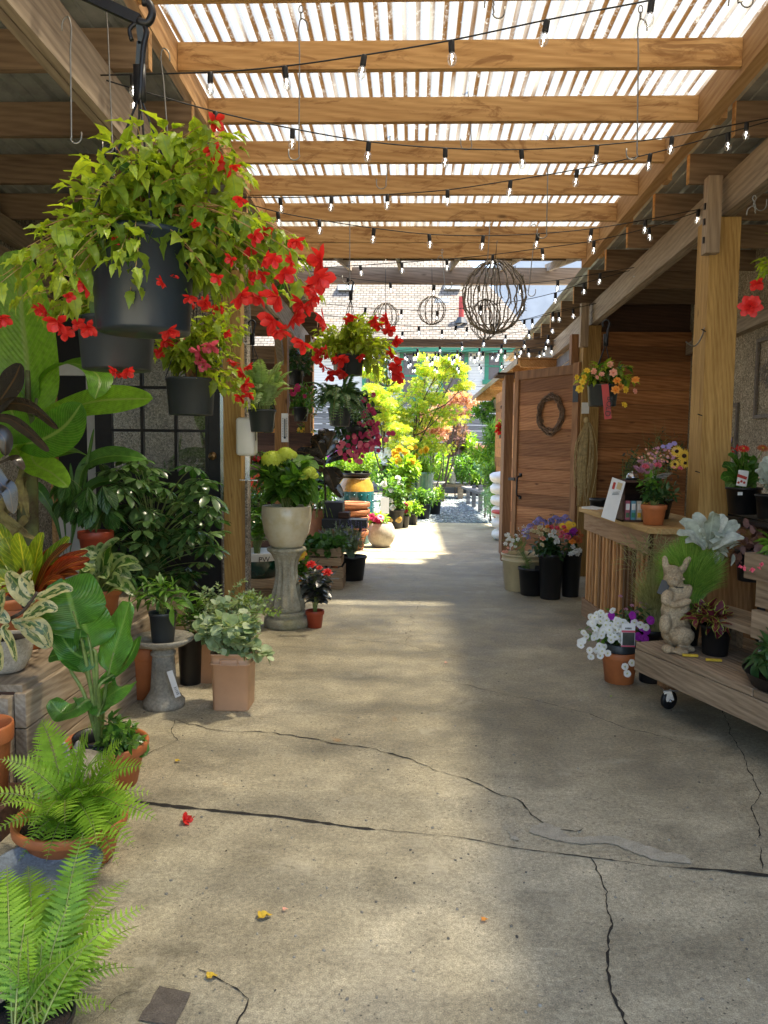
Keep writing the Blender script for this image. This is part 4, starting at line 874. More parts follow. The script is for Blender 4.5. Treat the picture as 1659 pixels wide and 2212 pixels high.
for a,b,Y,l,ch,s in [((650,14),(648,346),3.6,'long hook on two chain links, left of the first lit bulb row',1,-1),((1015,165),(1020,324),4.85,'short tilted hook hanging from the second rafter near the middle',1,-1),((1384,14),(1378,345),3.6,'longest straight hook hanging at the right of the skylight',1,-1),
  ((846,268),(835,408),5.46,'thin hook hanging from the third rafter left of centre',1,-1),((1187,268),(1182,515),5.46,'thin hook hanging from the third rafter right of centre',1,-1),((148,42),(152,310),2.9,'heavy hook hanging on the left roof beam beside the stucco wall',0,1),
  ((352,110),(372,400),3.3,'hook behind the straps of the largest basket',0,-1),((232,-20),(246,330),3.3,'long hook carrying the half hidden dark grey basket',0,-1),((1062,-6),(1064,40),3.3,'cropped hook end at the top edge above the skylight middle',0,1),((1590,-10),(1600,16),3.3,'cropped hook end at the top right corner',0,1),
  ((757,420),(757,612),6.7,'hook carrying the far red begonia basket',1,-1),((1060,420),(1050,600),6.7,'hook beside the biggest wire sphere top',1,1),((955,540),(960,625),7.7,'small hook on the end beam above the middle wire sphere',1,1),((1156,472),(1140,640),7.3,'thin hook right of the biggest wire sphere',1,1),((1630,424),(1630,455),4.4,'tiny ring hook under the right roof beam',1,1),((540,640),(545,745),6.0,'hook carrying the silvery fern basket',0,-1)]:
    shook(a,b,Y,l,ch,12,s)
# ---------------------------------------------------------------- vine wire spheres
def sphere(ctr,Y,rp,label,nm,seed,top,rz=1.0):
    s=random.Random(seed);c=A(ctr[0],ctr[1],Y);r=px(rp,Y);g=thing('wire_sphere',label,'wire sphere',c-Vector((0,0,r)),'twig spheres hanging over the aisle')
    m=MB()
    for k in range(nm):
        a=PI*2*k/nm;P=[]
        for i in range(19):
            th=PI*i/18;q=r*(1+s.uniform(-.03,.03));P.append(c+Vector((math.sin(th)*math.cos(a+s.uniform(-.05,.05))*q,math.sin(th)*math.sin(a)*q,math.cos(th)*q*rz)))
        m.tube(P,r*.018+.0015,5,s.random())
        for i in range(2,17):
            if s.random()<.75:
                p=P[i];o=(p-c).normalized()+Vector((s.uniform(-.8,.8),s.uniform(-.8,.8),s.uniform(-.8,.8)));m.tube([p,p+o.normalized()*r*.11],[r*.016+.001,.0008],4)
    m.build('twig_ribs',M['rust'],g)
    part('centre_rod',lambda m:m.tube([c+Vector((0,0,r*rz)),c-Vector((0,0,r*rz*.95))],.006,6),M['rust'],g,True)
    part('hanging_wire',lambda m:m.tube([c+Vector((0,0,r*rz)),A(top[0],top[1],Y)],.003,5),M['iron'],g,True)
sphere((1068,642),6.9,66,'biggest twig sphere, pale and bristly, over the aisle',20,1,(1074,520),1.12)
sphere((933,671),7.9,29,'small dark twig sphere at the middle of the shingle roof',12,2,(933,560))
sphere((833,684),7.9,27,'small dark twig sphere hanging left beside the red begonias',12,3,(833,560))
sphere((1048,690),9.2,32,'twig sphere half hidden behind the biggest one',12,4,(1048,560),1.3)
sphere((835,810),9.6,24,'small twig sphere low behind the far red begonia basket',10,5,(835,760))
# ---------------------------------------------------------------- string lights
sockm=MB();sockm.lathe([(0,.0),(.010,0),(.0125,-.004),(.0125,-.040),(.011,-.045),(0,-.045)],(0,0,0),12);sock=sockm.mesh('socket',M['cable'])
bm_=MB();bm_.lathe([(.008,-.044),(.0155,-.055),(.0185,-.068),(.0165,-.083),(.009,-.093),(.0,-.096)],(0,0,0),14);bmesh_=bm_.mesh('bulb',M['bulbg'])
fi=MB();fi.tube([(0,0,-.05),(.004,0,-.06),(-.004,0,-.068),(.003,0,-.076)],.0022,5);fil=fi.mesh('filament',M['fil'])
def strand(P,n,label,sc_=1.0,t0=.03,t1=.97,ts=None,cs=.0035):
    P=[Vector(p) for p in P];g=thing('string_light_strand',label,'string lights',P[0],'bulb strands zigzagging over the aisle')
    C=curve(P,60);L0=wl(g)
    part('cable',lambda m:m.tube(C,cs,5),M['cable'],g,True)
    for i in range(n):
        t=ts[i] if ts else t0+(t1-t0)*i/(n-1);f=min(t*60,59.99);a=int(f);p=C[a].lerp(C[a+1],f-a)
        s=bpy.data.objects.new('socket',sock);col.objects.link(s);s.parent=g;s.location=p-L0;s.scale=(sc_,)*3;s.rotation_euler=(rnd.uniform(-.15,.15),rnd.uniform(-.15,.15),0)
        b=bpy.data.objects.new('bulb',bmesh_);col.objects.link(b);b.parent=s
        b=bpy.data.objects.new('filament',fil);col.objects.link(b);b.parent=s
LB_=lambda Y,z=3.12:Vector((-1.41,Y,RZ(z,Y)));RB_=lambda Y,z=3.22:Vector((2.05,Y,RZ(z,Y)))
def at(x,y,Y): return A(x,y,Y)
# endpoints on the beams; depth interpolated along each strand
def sp(pts,Y0,Y1):
    x0=pts[0][0];x1=pts[-1][0];return [A(x,y,Y0+(Y1-Y0)*(x-x0)/(x1-x0)) for x,y in pts]
def tfor(pts,xs):
    # curve parameter for a screen x (segments equal in t)
    o=[]
    for x in xs:
        for i in range(len(pts)-1):
            if pts[i][0]<=x<=pts[i+1][0] or i==len(pts)-2: o.append((i+(x-pts[i][0])/(pts[i+1][0]-pts[i][0]))/(len(pts)-1));break
    return [min(1,max(0,t)) for t in o]
def sl_(pts,Y0,Y1,xs,label,s=1.0): strand(sp(pts,Y0,Y1),len(xs),label,s,ts=tfor(pts,xs))
sl_([(205,163),(455,156),(615,143),(787,119),(975,87),(1182,43),(1408,0),(1600,-45)],3.55,2.9,[302,455,615,787,975,1182,1408],'nearest bulb strand rising across the top of the skylight')
sl_([(212,168),(300,195),(465,241),(632,278),(797,306),(962,320),(1126,323),(1290,314),(1452,295),(1613,264),(1720,245)],3.6,4.5,[296,465,632,797,962,1126,1290,1452,1613],'second bulb strand sagging right across the skylight')
sl_([(500,425),(605,427),(716,424),(837,420),(967,410),(1103,390),(1247,366),(1405,332),(1572,287),(1720,245)],5.3,4.55,[605,716,837,967,1103,1247,1405,1572],'third bulb strand rising to the right frame edge',1.05)
sl_([(500,430),(600,458),(690,475),(808,493),(927,506),(1044,509),(1162,505),(1278,494),(1394,475),(1511,452),(1524,450)],5.4,5.85,[600,690,808,927,1044,1162,1278,1394,1508],'fourth bulb strand sagging to the bracket of the big right post',1.1)
sl_([(640,575),(700,577),(778,573),(868,567),(965,560),(1065,550),(1171,536),(1283,520),(1401,492),(1524,452)],7.6,5.85,[700,778,868,965,1065,1171,1283,1401],'fifth bulb strand falling left from the big post bracket',1.1)
sl_([(640,580),(752,600),(843,610),(938,615),(1040,617),(1124,613),(1205,605),(1297,590),(1375,577),(1384,575)],7.7,7.5,[752,843,938,1034,1124,1205,1297,1374],'sixth bulb strand just above the wire spheres',1.2)
sl_([(690,655),(790,665),(860,668),(940,672),(1040,660),(1130,648),(1200,632),(1260,612),(1384,578)],9.3,7.6,[790,868,945,1040,1130,1200,1262],'seventh bulb strand crossing the small wire spheres',1.25)
sl_([(700,680),(776,690),(840,700),(910,705),(1000,703),(1080,698),(1140,690),(1205,675),(1288,655)],9.6,9.0,[776,841,905,985,1075,1150,1207,1236],'eighth bulb strand low across the house roof',1.25)
sl_([(700,722),(780,720),(870,716),(955,712),(1000,708),(1060,700),(1133,690),(1200,672),(1288,656)],11,9.1,[780,870,955,1010,1063,1133,1195],'ninth bulb strand running down to the shed corner',1.3)
for i,(y0,sg,y1,Ya,Yb) in enumerate([(742,34,745,11.5,10),(752,46,720,12.5,10.4),(770,22,700,12.5,10.8),(782,26,735,14,11.4),(760,10,757,15.5,12.5),(790,10,750,14.5,12),(775,30,780,16.5,13.5),(765,8,765,18,15),(800,4,775,18,15)]):
    pts=[(x,y0+(y1-y0)*t+sg*4*t*(1-t)*.5) for t in np.linspace(0,1,7) for x in [700+t*500]]
    sl_(pts,Ya,Yb,list(np.linspace(745,1175,10)+rnd.uniform(-15,15)),['%s far bulb strand in the bundle in front of the green windows'%w_ for w_ in('topmost','second highest','third highest','deeply sagging','fifth','nearly straight','second lowest','fainter','lowest and faintest')][i],1.35)
# ================================================================ ON THE GROUND
me_dah=fm(F_DBL,M['pred'],'dahlia_bloom');me_pet=fm(F_PET,M['ppet'],'petunia_bloom');me_petv=fm(F_PET,M['pvio'],'petunia_bloom');me_petp=fm(F_PET,M['pmag'],'petunia_bloom')
def rosem(c): return fm(F_ROS,M['p'+c],'rose_bloom')
R_=dict((k,rosem(k)) for k in('crm','pink','whi','ora','yel','pea','ros'))
me_car=fm(F_CAR,M['pwhi'],'carnation_bloom');me_caro=fm(F_CAR,M['prus'],'chrysanthemum_bloom');me_carm=fm(F_CAR,M['pvio'],'chrysanthemum_bloom');me_cary=fm(F_DAI,M['pyel'],'daisy_bloom')
me_sun=fm(F_DAI,[M['pyel'],M['pdk']],'sunflower_bloom',.17);me_ger=fm(F_DAI,[M['pred'],M['pyc']],'gerbera_bloom',.09);me_gero=fm(F_DAI,[M['prus'],M['pyc']],'gerbera_bloom',.09)
me_agf=fm(merge(*[xf(F_IMP,Matrix.Translation(Vector((math.cos(a)*math.sin(b),math.sin(a)*math.sin(b),math.cos(b)))*.45)@Vector((math.cos(a)*math.sin(b),math.sin(a)*math.sin(b),math.cos(b))).to_track_quat('Z','Y').to_matrix().to_4x4()@Matrix.Scale(.34,4)) for a,b in [(rnd.uniform(0,6.3),rnd.uniform(0,1.7)) for _ in range(26)]]),M['plil'],'agapanthus_bloom')
def scatter(n,cx,cy,rx,ry,Y,meshes,s,root,ax=(0,-.8,.5),dy=.1,name='bloom',j=.5):
    for _ in range(n):
        a=rnd.uniform(0,6.28);q=rnd.random()**.5
        bloom(rnd.choice(meshes),name,root,A(cx+rx*q*math.cos(a),cy+ry*q*math.sin(a),Y-rnd.uniform(0,dy)),(ax[0]+rnd.uniform(-j,j),ax[1]+rnd.uniform(-j,j),ax[2]+rnd.uniform(-j,j)),s*rnd.uniform(.8,1.15))
SD=[100]
def potted(label,bx,by,w,h,st,pm,fol=(),fl=(),z=0,cat='potted plant',name='potted_plant',group=None,Y=None,soil=True,k=32,root=None,rect=None):
    global rnd
    SD[0]+=1;rnd=random.Random(SD[0]);nr.seed(SD[0])
    c=G(bx,by,z) if Y is None else A(bx,by,Y)
    Yc=c.y+px(w,c.y)*.25;r=px(w,c.y)/2;c=Vector((c.x*Yc/c.y,Yc,c.z)) if Y is None else c;hh=px(h,c.y)
    g=root or thing(name,label,cat,c,group);pot(g,c,r,hh,st,M[pm] if isinstance(pm,str) else pm,soil=soil,k=k,rect=rect)
    t=c+Vector((0,0,hh*.86))
    for i,f in enumerate(fol):
        lm,T,s,cx,cy,rx,ry,n,per=f[:9];o=f[9] if len(f)>9 else {}
        bushmesh(g,A(cx,cy,c.y+o.pop('dy',0)),(px(rx,c.y),px(min(rx,ry*1.3),c.y)*o.pop('dz',1),px(ry,c.y)),t,T,s,n,per,M[lm],M[o.pop('st','stem')],o.pop('r',.0035),**o)
    for f in fl: scatter(f[0],f[1],f[2],f[3],f[4],c.y-px(f[3],c.y)*.5,f[5],f[6],g,*(f[7:]))
    return g
# ---- planter box
pb=thing('timber_planter_box','long pale timber planter bench along the left wall carrying terracotta pots','planter',(-2.2,3.2,0))
for i in range(3): part('side_board',lambda m:m.box(-1.66,-1.61,3.10,5.4,.155*i,.155*i+.150),M['plank_y'],pb,bevel=.004)
for i in range(3): part('end_board',lambda m:m.box(-2.9,-1.665,3.11,3.16,.155*i,.155*i+.150),M['darkwood'],pb,bevel=.004)
part('corner_post',lambda m:m.box(-1.72,-1.665,3.06,3.11,0,.45),M['plank_y'],pb)
for i in range(6): part('top_board',lambda m:m.box(-2.9+.212*i,-2.9+.212*i+.206,3.12,5.4,.452,.49),M['plank_y'],pb,bevel=.004)
m=MB();m.bar((-1.95,2.72,.0),(-2.0,2.80,.36),.03,.12);m.bar((-2.02,2.7,.0),(-2.10,2.82,.38),.03,.10);m.top('weathered_stakes',M['grey_z'],'short weathered boards leaning behind the bright ferns','boards',False)
# ---- banana plant
rnd=random.Random(21)
bn=thing('banana_plant','tall banana plant with broad paddle leaves against the left stucco wall','banana plant',Vector((-2.35,4.7,.0)))
Yb=4.45
gtube(bn,[A(62,1300,Yb),A(60,1150,Yb),A(62,1000,Yb),A(66,900,Yb)],(.075,.04),M['banst'],'trunk',12)
for pts,wd,fc_,kw in [([A(64,900,Yb),A(60,800,Yb),A(46,660,Yb-.1),A(42,540,Yb-.2)],px(150,Yb),(.1,-1,.1),dict(peak=.42,v=.75,tip=.45)),
  ([A(66,900,Yb),A(90,820,Yb),A(150,785,Yb-.1),A(212,812,Yb-.3),A(205,862,Yb-.4)],px(62,Yb),(.3,-.5,1),dict(peak=.62,v=.3)),
  ([A(66,905,Yb),A(120,892,Yb-.1),A(200,868,Yb-.3),A(270,862,Yb-.4),A(330,862,Yb-.45)],px(62,Yb),(0,-.9,.25),dict(peak=.55,v=.7,fold=.04)),
  ([A(36,962,Yb-.1),A(90,950,Yb-.2),A(140,920,Yb-.3),A(176,872,Yb-.35)],px(88,Yb),(.2,-1,-.1),dict(peak=.55,v=.1,fold=.1)),
  ([A(62,960,Yb),A(75,1000,Yb-.2),A(112,1022,Yb-.3),A(148,1052,Yb-.35)],px(60,Yb),(0,-.7,.8),dict(peak=.5,v=1)),
  ([A(60,980,Yb),A(30,900,Yb-.1),A(5,850,Yb-.2),A(-40,830,Yb-.2)],px(70,Yb),(0,-1,.4),dict(v=.4)),
  ([A(62,1010,Yb),A(100,990,Yb+.1),A(150,975,Yb+.2),A(190,985,Yb+.3)],px(50,Yb),(0,-.6,1),dict(v=.15)),
  ([A(55,1000,Yb),A(20,960,Yb-.2),A(-20,990,Yb-.3),A(-50,1050,Yb-.3)],px(60,Yb),(0,-.8,.7),dict(v=.8))]:
    bigleaf(bn,pts,wd,M['gban'],fc_,**kw)
for e,r0 in [((60,800),.02),((75,905),.018),((80,860),.015),((40,960),.015),((30,900),.014),((110,1000),.012)]: gtube(bn,[A(62,1060,Yb),A((62+e[0])/2,(980+e[1])/2,Yb),A(*e,Yb)],(r0*1.3,r0*.7),M['banst'],'leaf_stalk')
for k in range(7): bigleaf(bn,[A(58+rnd.uniform(-8,8),1010+20*k,Yb-.05),A(25+rnd.uniform(-30,40),1040+20*k,Yb-.15),A(20+rnd.uniform(-30,60),1110+14*k,Yb-.15)],px(18,Yb),plain('dry_banana_leaf%d'%k,(.25,.2,.06),.8,.3,14,.4,c2=(.10,.06,.02)),(0,-1,.3),name='dry_leaf',wave=.2)
# ---- near dark rubber plant at the left edge
ru=thing('rubber_plant','dark brown leaved rubber plant cropped by the left frame edge','rubber plant',Vector((-1.95,3.45,.49)));Yr=3.35
gtube(ru,[A(-60,1330,Yr),A(-45,1100,Yr),A(-20,900,Yr)],(.014,.008),M['bark'])
for pts,wd,f,v in [([(-25,900),(0,865),(30,820),(45,785)],70,(-.3,-1,.2),.1),([(-20,890),(20,872),(70,880),(126,926)],42,(0,-.6,-.6),.6),([(-20,905),(20,905),(65,935),(106,975)],34,(0,-.7,-.5),.7),([(-30,930),(-10,930),(10,950),(12,985)],40,(0,-.8,.4),.3),([(-30,960),(0,1040),(20,1060),(28,1110)],36,(.3,-1,.3),.2),([(-30,1010),(0,1000),(30,990),(52,1015)],30,(0,-.4,1),.9)]:
    bigleaf(ru,[A(x,y,Yr) for x,y in pts],px(wd,Yr),M['grub'],f,peak=.55,tip=.55,v=v,fold=.05)
# ---- strap leaved plant behind (bird of paradise)
bp=thing('paddle_leaf_plant','tall narrow paddle leaved plant standing before the white shop window frame','potted plant',Vector((-2.3,5.5,0)));Yp=5.4
for P,wd,v in [([(150,1200),(165,1090),(182,1010),(240,985),(318,992)],44,.7),([(150,1200),(170,1110),(200,1050),(262,1035)],30,.2),([(145,1200),(130,1060),(90,1015),(35,1005)],36,.1),([(150,1200),(158,1080),(152,1000)],8,.3),([(150,1200),(175,1090),(190,1000),(203,925)],9,.5),([(140,1210),(120,1120),(85,1060),(50,1050)],30,.1)]:
    bigleaf(bp,[A(x,y,Yp) for x,y in P],px(wd,Yp),M['gbop'],(0,-.8,.6),peak=.72,tip=.8,v=v,fold=.15)
pot(bp,Vector((-2.3,5.5,.0)),.17,.35,'nurs',M['pblack'])
# ---- drooping umbrella plant in red brown pot
def hangwhorl(n,L,T): return merge(*[xf(T,Matrix.Rotation(2*PI*k/n,4,'Z')@Matrix.Rotation(R(-55+rnd.uniform(-15,10)),4,'X')@Matrix.Scale(L,4)) for k in range(n)])
HW=hangwhorl(7,1,leafT(6,.42,.12,.25,peak=.55,tip=.8))
def whorls(root,pts,Y,T,size,mat,base,sm='stem',name='foliage',jy=.1,up=(0,0,1),r=.004):
    ml=MB();ms=MB()
    for x,y,*s in pts:
        p=A(x,y,Y+rnd.uniform(-jy,jy));u=Vector(up)+Vector((rnd.uniform(-.4,.4),rnd.uniform(-.4,.4),0))
        h=Vector((rnd.uniform(-1,1),rnd.uniform(-1,1),0));h=(h-u*h.dot(u)/u.length_squared).normalized()
        ml.inst(T,[tuple(p)],[tuple(h)],[tuple(u)],size*(s[0] if s else 1),rnd.random());b=Vector(base);ms.tube(bez(b,Vector((b.x,b.y,b.z+(p.z-b.z)*.7)),p,8),[r*(1-.06*i) for i in range(9)],5,.5,False)
    ml.build(name,M[mat],root);ms.build('stems',M[sm],root)
um=thing('umbrella_plant','umbrella plant with drooping leaves in a red brown pot by the window','potted plant',A(208,1230,5.0))
pot(um,A(208,1215,5.0),px(38,5),px(70,5),'rim',M['redpot']);rnd=random.Random(5)
whorls(um,[(150,1032),(190,1052),(222,1050),(165,1085,.8),(232,1100,.8),(140,1075,.8),(205,1085)],4.95,HW,.20,'gschy',A(208,1160,5))
gtube(um,[A(200,1170,4.98),A(190,1110,4.98),A(192,1060,4.98)],.005,M['pgrey'],'stake')
# ---- big umbrella tree bush in front of the black door
rnd=random.Random(31)
us=thing('umbrella_tree','large umbrella tree bush with glossy leaf wheels in front of the black door','potted plant',A(335,1400,5.6))
gtube(us,[A(335,1390,5.6),A(332,1290,5.55),A(328,1200,5.5)],(.02,.014),M['bark'],'trunk')
ws=[]
for _ in range(125):
    while 1:
        x,y=rnd.uniform(208,470),rnd.uniform(990,1275)
        if ((x-338)/132)**2+((y-1125)/148)**2<1 and not (x<250 and y<1010):break
    ws.append((x,y,rnd.uniform(.75,1.15)))
ws+= [(432,1040,1.2),(452,1095,1.1),(215,1000,1),(262,1012),(415,1010),(462,1150)]
whorls(us,ws,5.45,SCH,.135,'gsch',A(330,1255,5.5),'stem',jy=.28,r=.004)
pot(us,A(335,1402,5.6),px(48,5.6),px(85,5.6),'nurs',M['pblack'])
# ---- croton
rnd=random.Random(33)
cc=A(55,1432,3.75);ct=thing('croton','croton with yellow veined green and red leaves in a big terracotta pot','potted plant',Vector((cc.x,cc.y,.49)))
pc=Vector((cc.x,cc.y,.492));pot(ct,pc,px(68,3.75),A(55,1318,3.75).z-.492+.03,'rim',M['terra'])
c0=A(62,1300,3.72)
for i,(x,y) in enumerate([(10,1160),(40,1150),(-20,1190),(-30,1240),(92,1150),(150,1160),(62,1180),(120,1200),(-10,1130),(75,1225)]):
    e=A(x,y,3.72+rnd.uniform(-.3,.15));bigleaf(ct,[c0.lerp(e,.12),c0.lerp(e,.55)+Vector((0,0,.03)),e],px(42,3.7),M['gcro'],(rnd.uniform(-.4,.4),-.8,.6),peak=.55,tip=.6,wave=.06)
for i,(x,y) in enumerate([(172,1205),(190,1190),(155,1175),(185,1222),(168,1240),(120,1185),(30,1240),(5,1270),(0,1300),(110,1290),(140,1230),(195,1208),(-30,1280),(145,1260)]):
    e=A(x,y,3.7+rnd.uniform(-.35,.1));bigleaf(ct,[c0.lerp(e,.1),c0.lerp(e,.55)+Vector((0,0,.05)),e],px(30,3.7),M['rcro'],(rnd.uniform(-.4,.4),-.8,.6),peak=.5,tip=.7,wave=.06)
gtube(ct,[pc+Vector((0,0,.2)),c0],.012,M['bark'])
# ---- silver mottled plant
ag=thing('mottled_leaf_plant','plant with silver green mottled leaves in a terracotta pot behind the croton','potted plant',Vector((A(215,1330,4.5).x,4.5,.49)))
pc=Vector((A(215,1330,4.5).x,4.5,.492));pot(ag,pc,px(48,4.5),A(215,1285,4.5).z-.492+.04,'rim',M['terra']);c0=A(205,1285,4.45)
for x,y in [(258,1165),(240,1180),(300,1215),(275,1205),(262,1240),(310,1230),(295,1290),(262,1270),(225,1175),(190,1180),(170,1195),(245,1215),(215,1215),(285,1250),(150,1235),(232,1250),(180,1235),(200,1200)]:
    e=A(x,y,4.4+rnd.uniform(-.2,.2));bigleaf(ag,[c0.lerp(e,.15),c0.lerp(e,.6)+Vector((0,0,.07)),e],px(36,4.4),M['gagl'],(rnd.uniform(-.4,.4),-.7,.8),peak=.45,tip=.8)
# ---- variegated rubber plant + stone bowl pot
vr=thing('variegated_rubber_plant','cream edged rubber plant in a round pale stone pot on the planter','potted plant',Vector((A(10,1500,3.3).x,3.35,.49)))
pc=Vector((A(10,1500,3.3).x,3.32,.492));pot(vr,pc,px(58,3.3),A(10,1400,3.3).z-.492+.05,'bowl',M['slate'])
gtube(vr,[A(0,1400,3.3),A(15,1345,3.2),A(50,1320,3.1),A(80,1280,3.05)],(.01,.006),M['bark'])
for P,wd in [([(75,1300),(60,1290),(35,1260),(15,1235)],50),([(50,1335),(75,1320),(100,1310),(125,1318)],34),([(45,1345),(70,1345),(95,1362),(108,1400)],36),([(30,1350),(55,1350),(80,1375),(105,1400)],40),([(20,1345),(0,1330),(-20,1330),(-40,1340)],36),([(25,1340),(38,1345),(55,1350),(60,1352)],20),([(20,1350),(10,1360),(25,1390),(35,1430)],22),([(5,1360),(-10,1390),(-5,1420),(0,1450)],30),([(70,1290),(60,1270),(55,1250),(70,1235)],30),([(0,1330),(-5,1310),(0,1290),(10,1275)],30),([(75,1290),(100,1285),(135,1270),(158,1275)],26)]:
    bigleaf(vr,[A(x,y,3.1) for x,y in P],px(wd,3.1),M['gvar'],(rnd.uniform(-.3,.3),-1,.4),peak=.5,tip=.6,fold=.06)
# ---- terracotta pot at left edge
tp=thing('terracotta_pot','empty terracotta pot cropped by the left edge below the round stone pot','pot',A(-38,1650,2.95))
pot(tp,Vector((A(-38,1650,2.85).x,2.85,.12)),px(66,2.9),.30,'rim',M['terra'],soil=False)
m=MB();cx=A(-38,1650,2.85).x;m.box(cx-.2,cx+.12,2.75,3.0,0,.118);m.top('timber_block',M['darkwood'],'dark timber block under the cropped terracotta pot','block',False)
# ---- bird of paradise in terracotta pot
rnd=random.Random(41)
pc=G(205,1715);pc=Vector((pc.x,3.28,0));bo=thing('paddle_leaf_plant','large paddle leaves on tall stalks in the terracotta pot by the planter','potted plant',pc)
rp=px(96,3.28);hp=A(205,1600,3.28).z+.0;pot(bo,pc,rp,hp,'rim',M['terra'])
iz=hp*.80;m=MB();m.lathe([(rp*.62,0),(rp*.66,.075),(rp*.63,.075),(rp*.6,.01)],pc+Vector((-.01,0,iz-.01)),32);m.build('inner_pot',M['pblack'],bo)
for i in range(3): m=MB();m.lathe([(rp*.655,.02+.018*i),(rp*.668,.026+.018*i),(rp*.655,.032+.018*i)],pc+Vector((-.01,0,iz)),32);m.build('inner_pot_ring',M['pblack'],bo)
Yq=3.25;bs=pc+Vector((-.02,0,iz))
for P,wd,f,v,pk in [([(168,1352),(158,1320),(150,1290),(138,1252)],150,(.1,-1,.35),.35,.5),([(196,1402),(188,1370),(176,1335),(160,1300)],142,(0,-1,.25),.6,.45),([(236,1452),(246,1410),(262,1360),(280,1300)],92,(-.3,-.9,.6),.95,.42),([(184,1448),(160,1425),(135,1412),(105,1420)],62,(0,-.5,.9),.15,.5),([(192,1512),(165,1530),(135,1540),(108,1512)],60,(.2,-.6,.9),.7,.5),([(212,1545),(228,1512),(255,1490),(284,1478)],72,(-.3,-.8,.7),.85,.5),([(240,1590),(262,1590),(290,1605),(316,1632)],52,(0,-.6,1),.5,.5),([(215,1480),(250,1455),(280,1420),(300,1375)],60,(-.6,-.6,.8),.1,.5),([(150,1440),(165,1400),(172,1380),(175,1360)],40,(.8,-.5,.3),.1,.5),([(205,1405),(180,1420),(150,1400),(120,1350)],70,(.6,-.7,.3),.05,.5)]:
    pts=[A(x,y,Yq+rnd.uniform(-.05,.05)) for x,y in P];bigleaf(bo,pts,px(wd,Yq),M['gbop'],f,peak=pk,tip=.42,v=v,fold=.07,wave=.05)
    gtube(bo,[bs,bs.lerp(pts[0],.5)+Vector((0,0,.06)),pts[0],pts[1]],(.011,.005),M['stem'],'leaf_stalk',8,14,.3)
bushmesh(bo,A(258,1590,3.2),(px(52,3.2),.13,px(52,3.2)),pc+Vector((.08,-.04,iz)),leafT(4,.45,.12,.2),.045,30,9,M['gmid'],M['stem'],.002)
# ---- stone beast behind the ferns
def statue(name,label,cat,parts_,mat,base,vox=.006,eyes=()):
    m=MB()
    for p in parts_: m.ell(*p)
    g=thing(name,label,cat,base);o=m.build('body',M[mat],g);r=o.modifiers.new('r','REMESH');r.mode='VOXEL';r.voxel_size=vox;r.use_smooth_shade=True
    s=o.modifiers.new('s','SMOOTH');s.iterations=4;s.factor=.6
    tx=bpy.data.textures.new('chip','CLOUDS');tx.noise_scale=.03;d=o.modifiers.new('d','DISPLACE');d.texture=tx;d.strength=.007;d.mid_level=.5
    for e in eyes:
        m=MB();m.ell(*e);m.build('eye',M[mat],g)
    return g
RX=lambda a:Matrix.Rotation(R(a),3,'X');RY=lambda a:Matrix.Rotation(R(a),3,'Y');RZ_=lambda a:Matrix.Rotation(R(a),3,'Z')
b=G(165,1800);b=Vector((A(160,1700,2.95).x,2.98,0));h0=A(165,1665,2.95)
statue('stone_beast_statue','stone beast head with one pointed ear peeping between the ferns','statue',[((b.x,b.y+.06,.12),(.10,.14,.12)),((b.x,b.y+.03,h0.z-.14),(.07,.08,.12)),((h0.x,h0.y-.03,h0.z),(.075,.09,.062)),((h0.x+.03,h0.y-.11,h0.z-.03),(.05,.06,.035)),((h0.x+.028,h0.y-.12,h0.z-.06),(.045,.05,.022)),((h0.x+.002,h0.y,h0.z+.075),(.02,.014,.055),RY(12)),((h0.x-.05,h0.y+.02,h0.z+.07),(.018,.014,.045),RY(-15)),((h0.x+.012,h0.y-.09,h0.z+.022),(.045,.03,.014)),((b.x+.09,b.y-.1,.08),(.045,.06,.09)),((b.x-.09,b.y-.1,.08),(.045,.06,.09))],'stone',b,.006,[((h0.x+.045,h0.y-.108,h0.z+.004),(.013,.012,.013))])
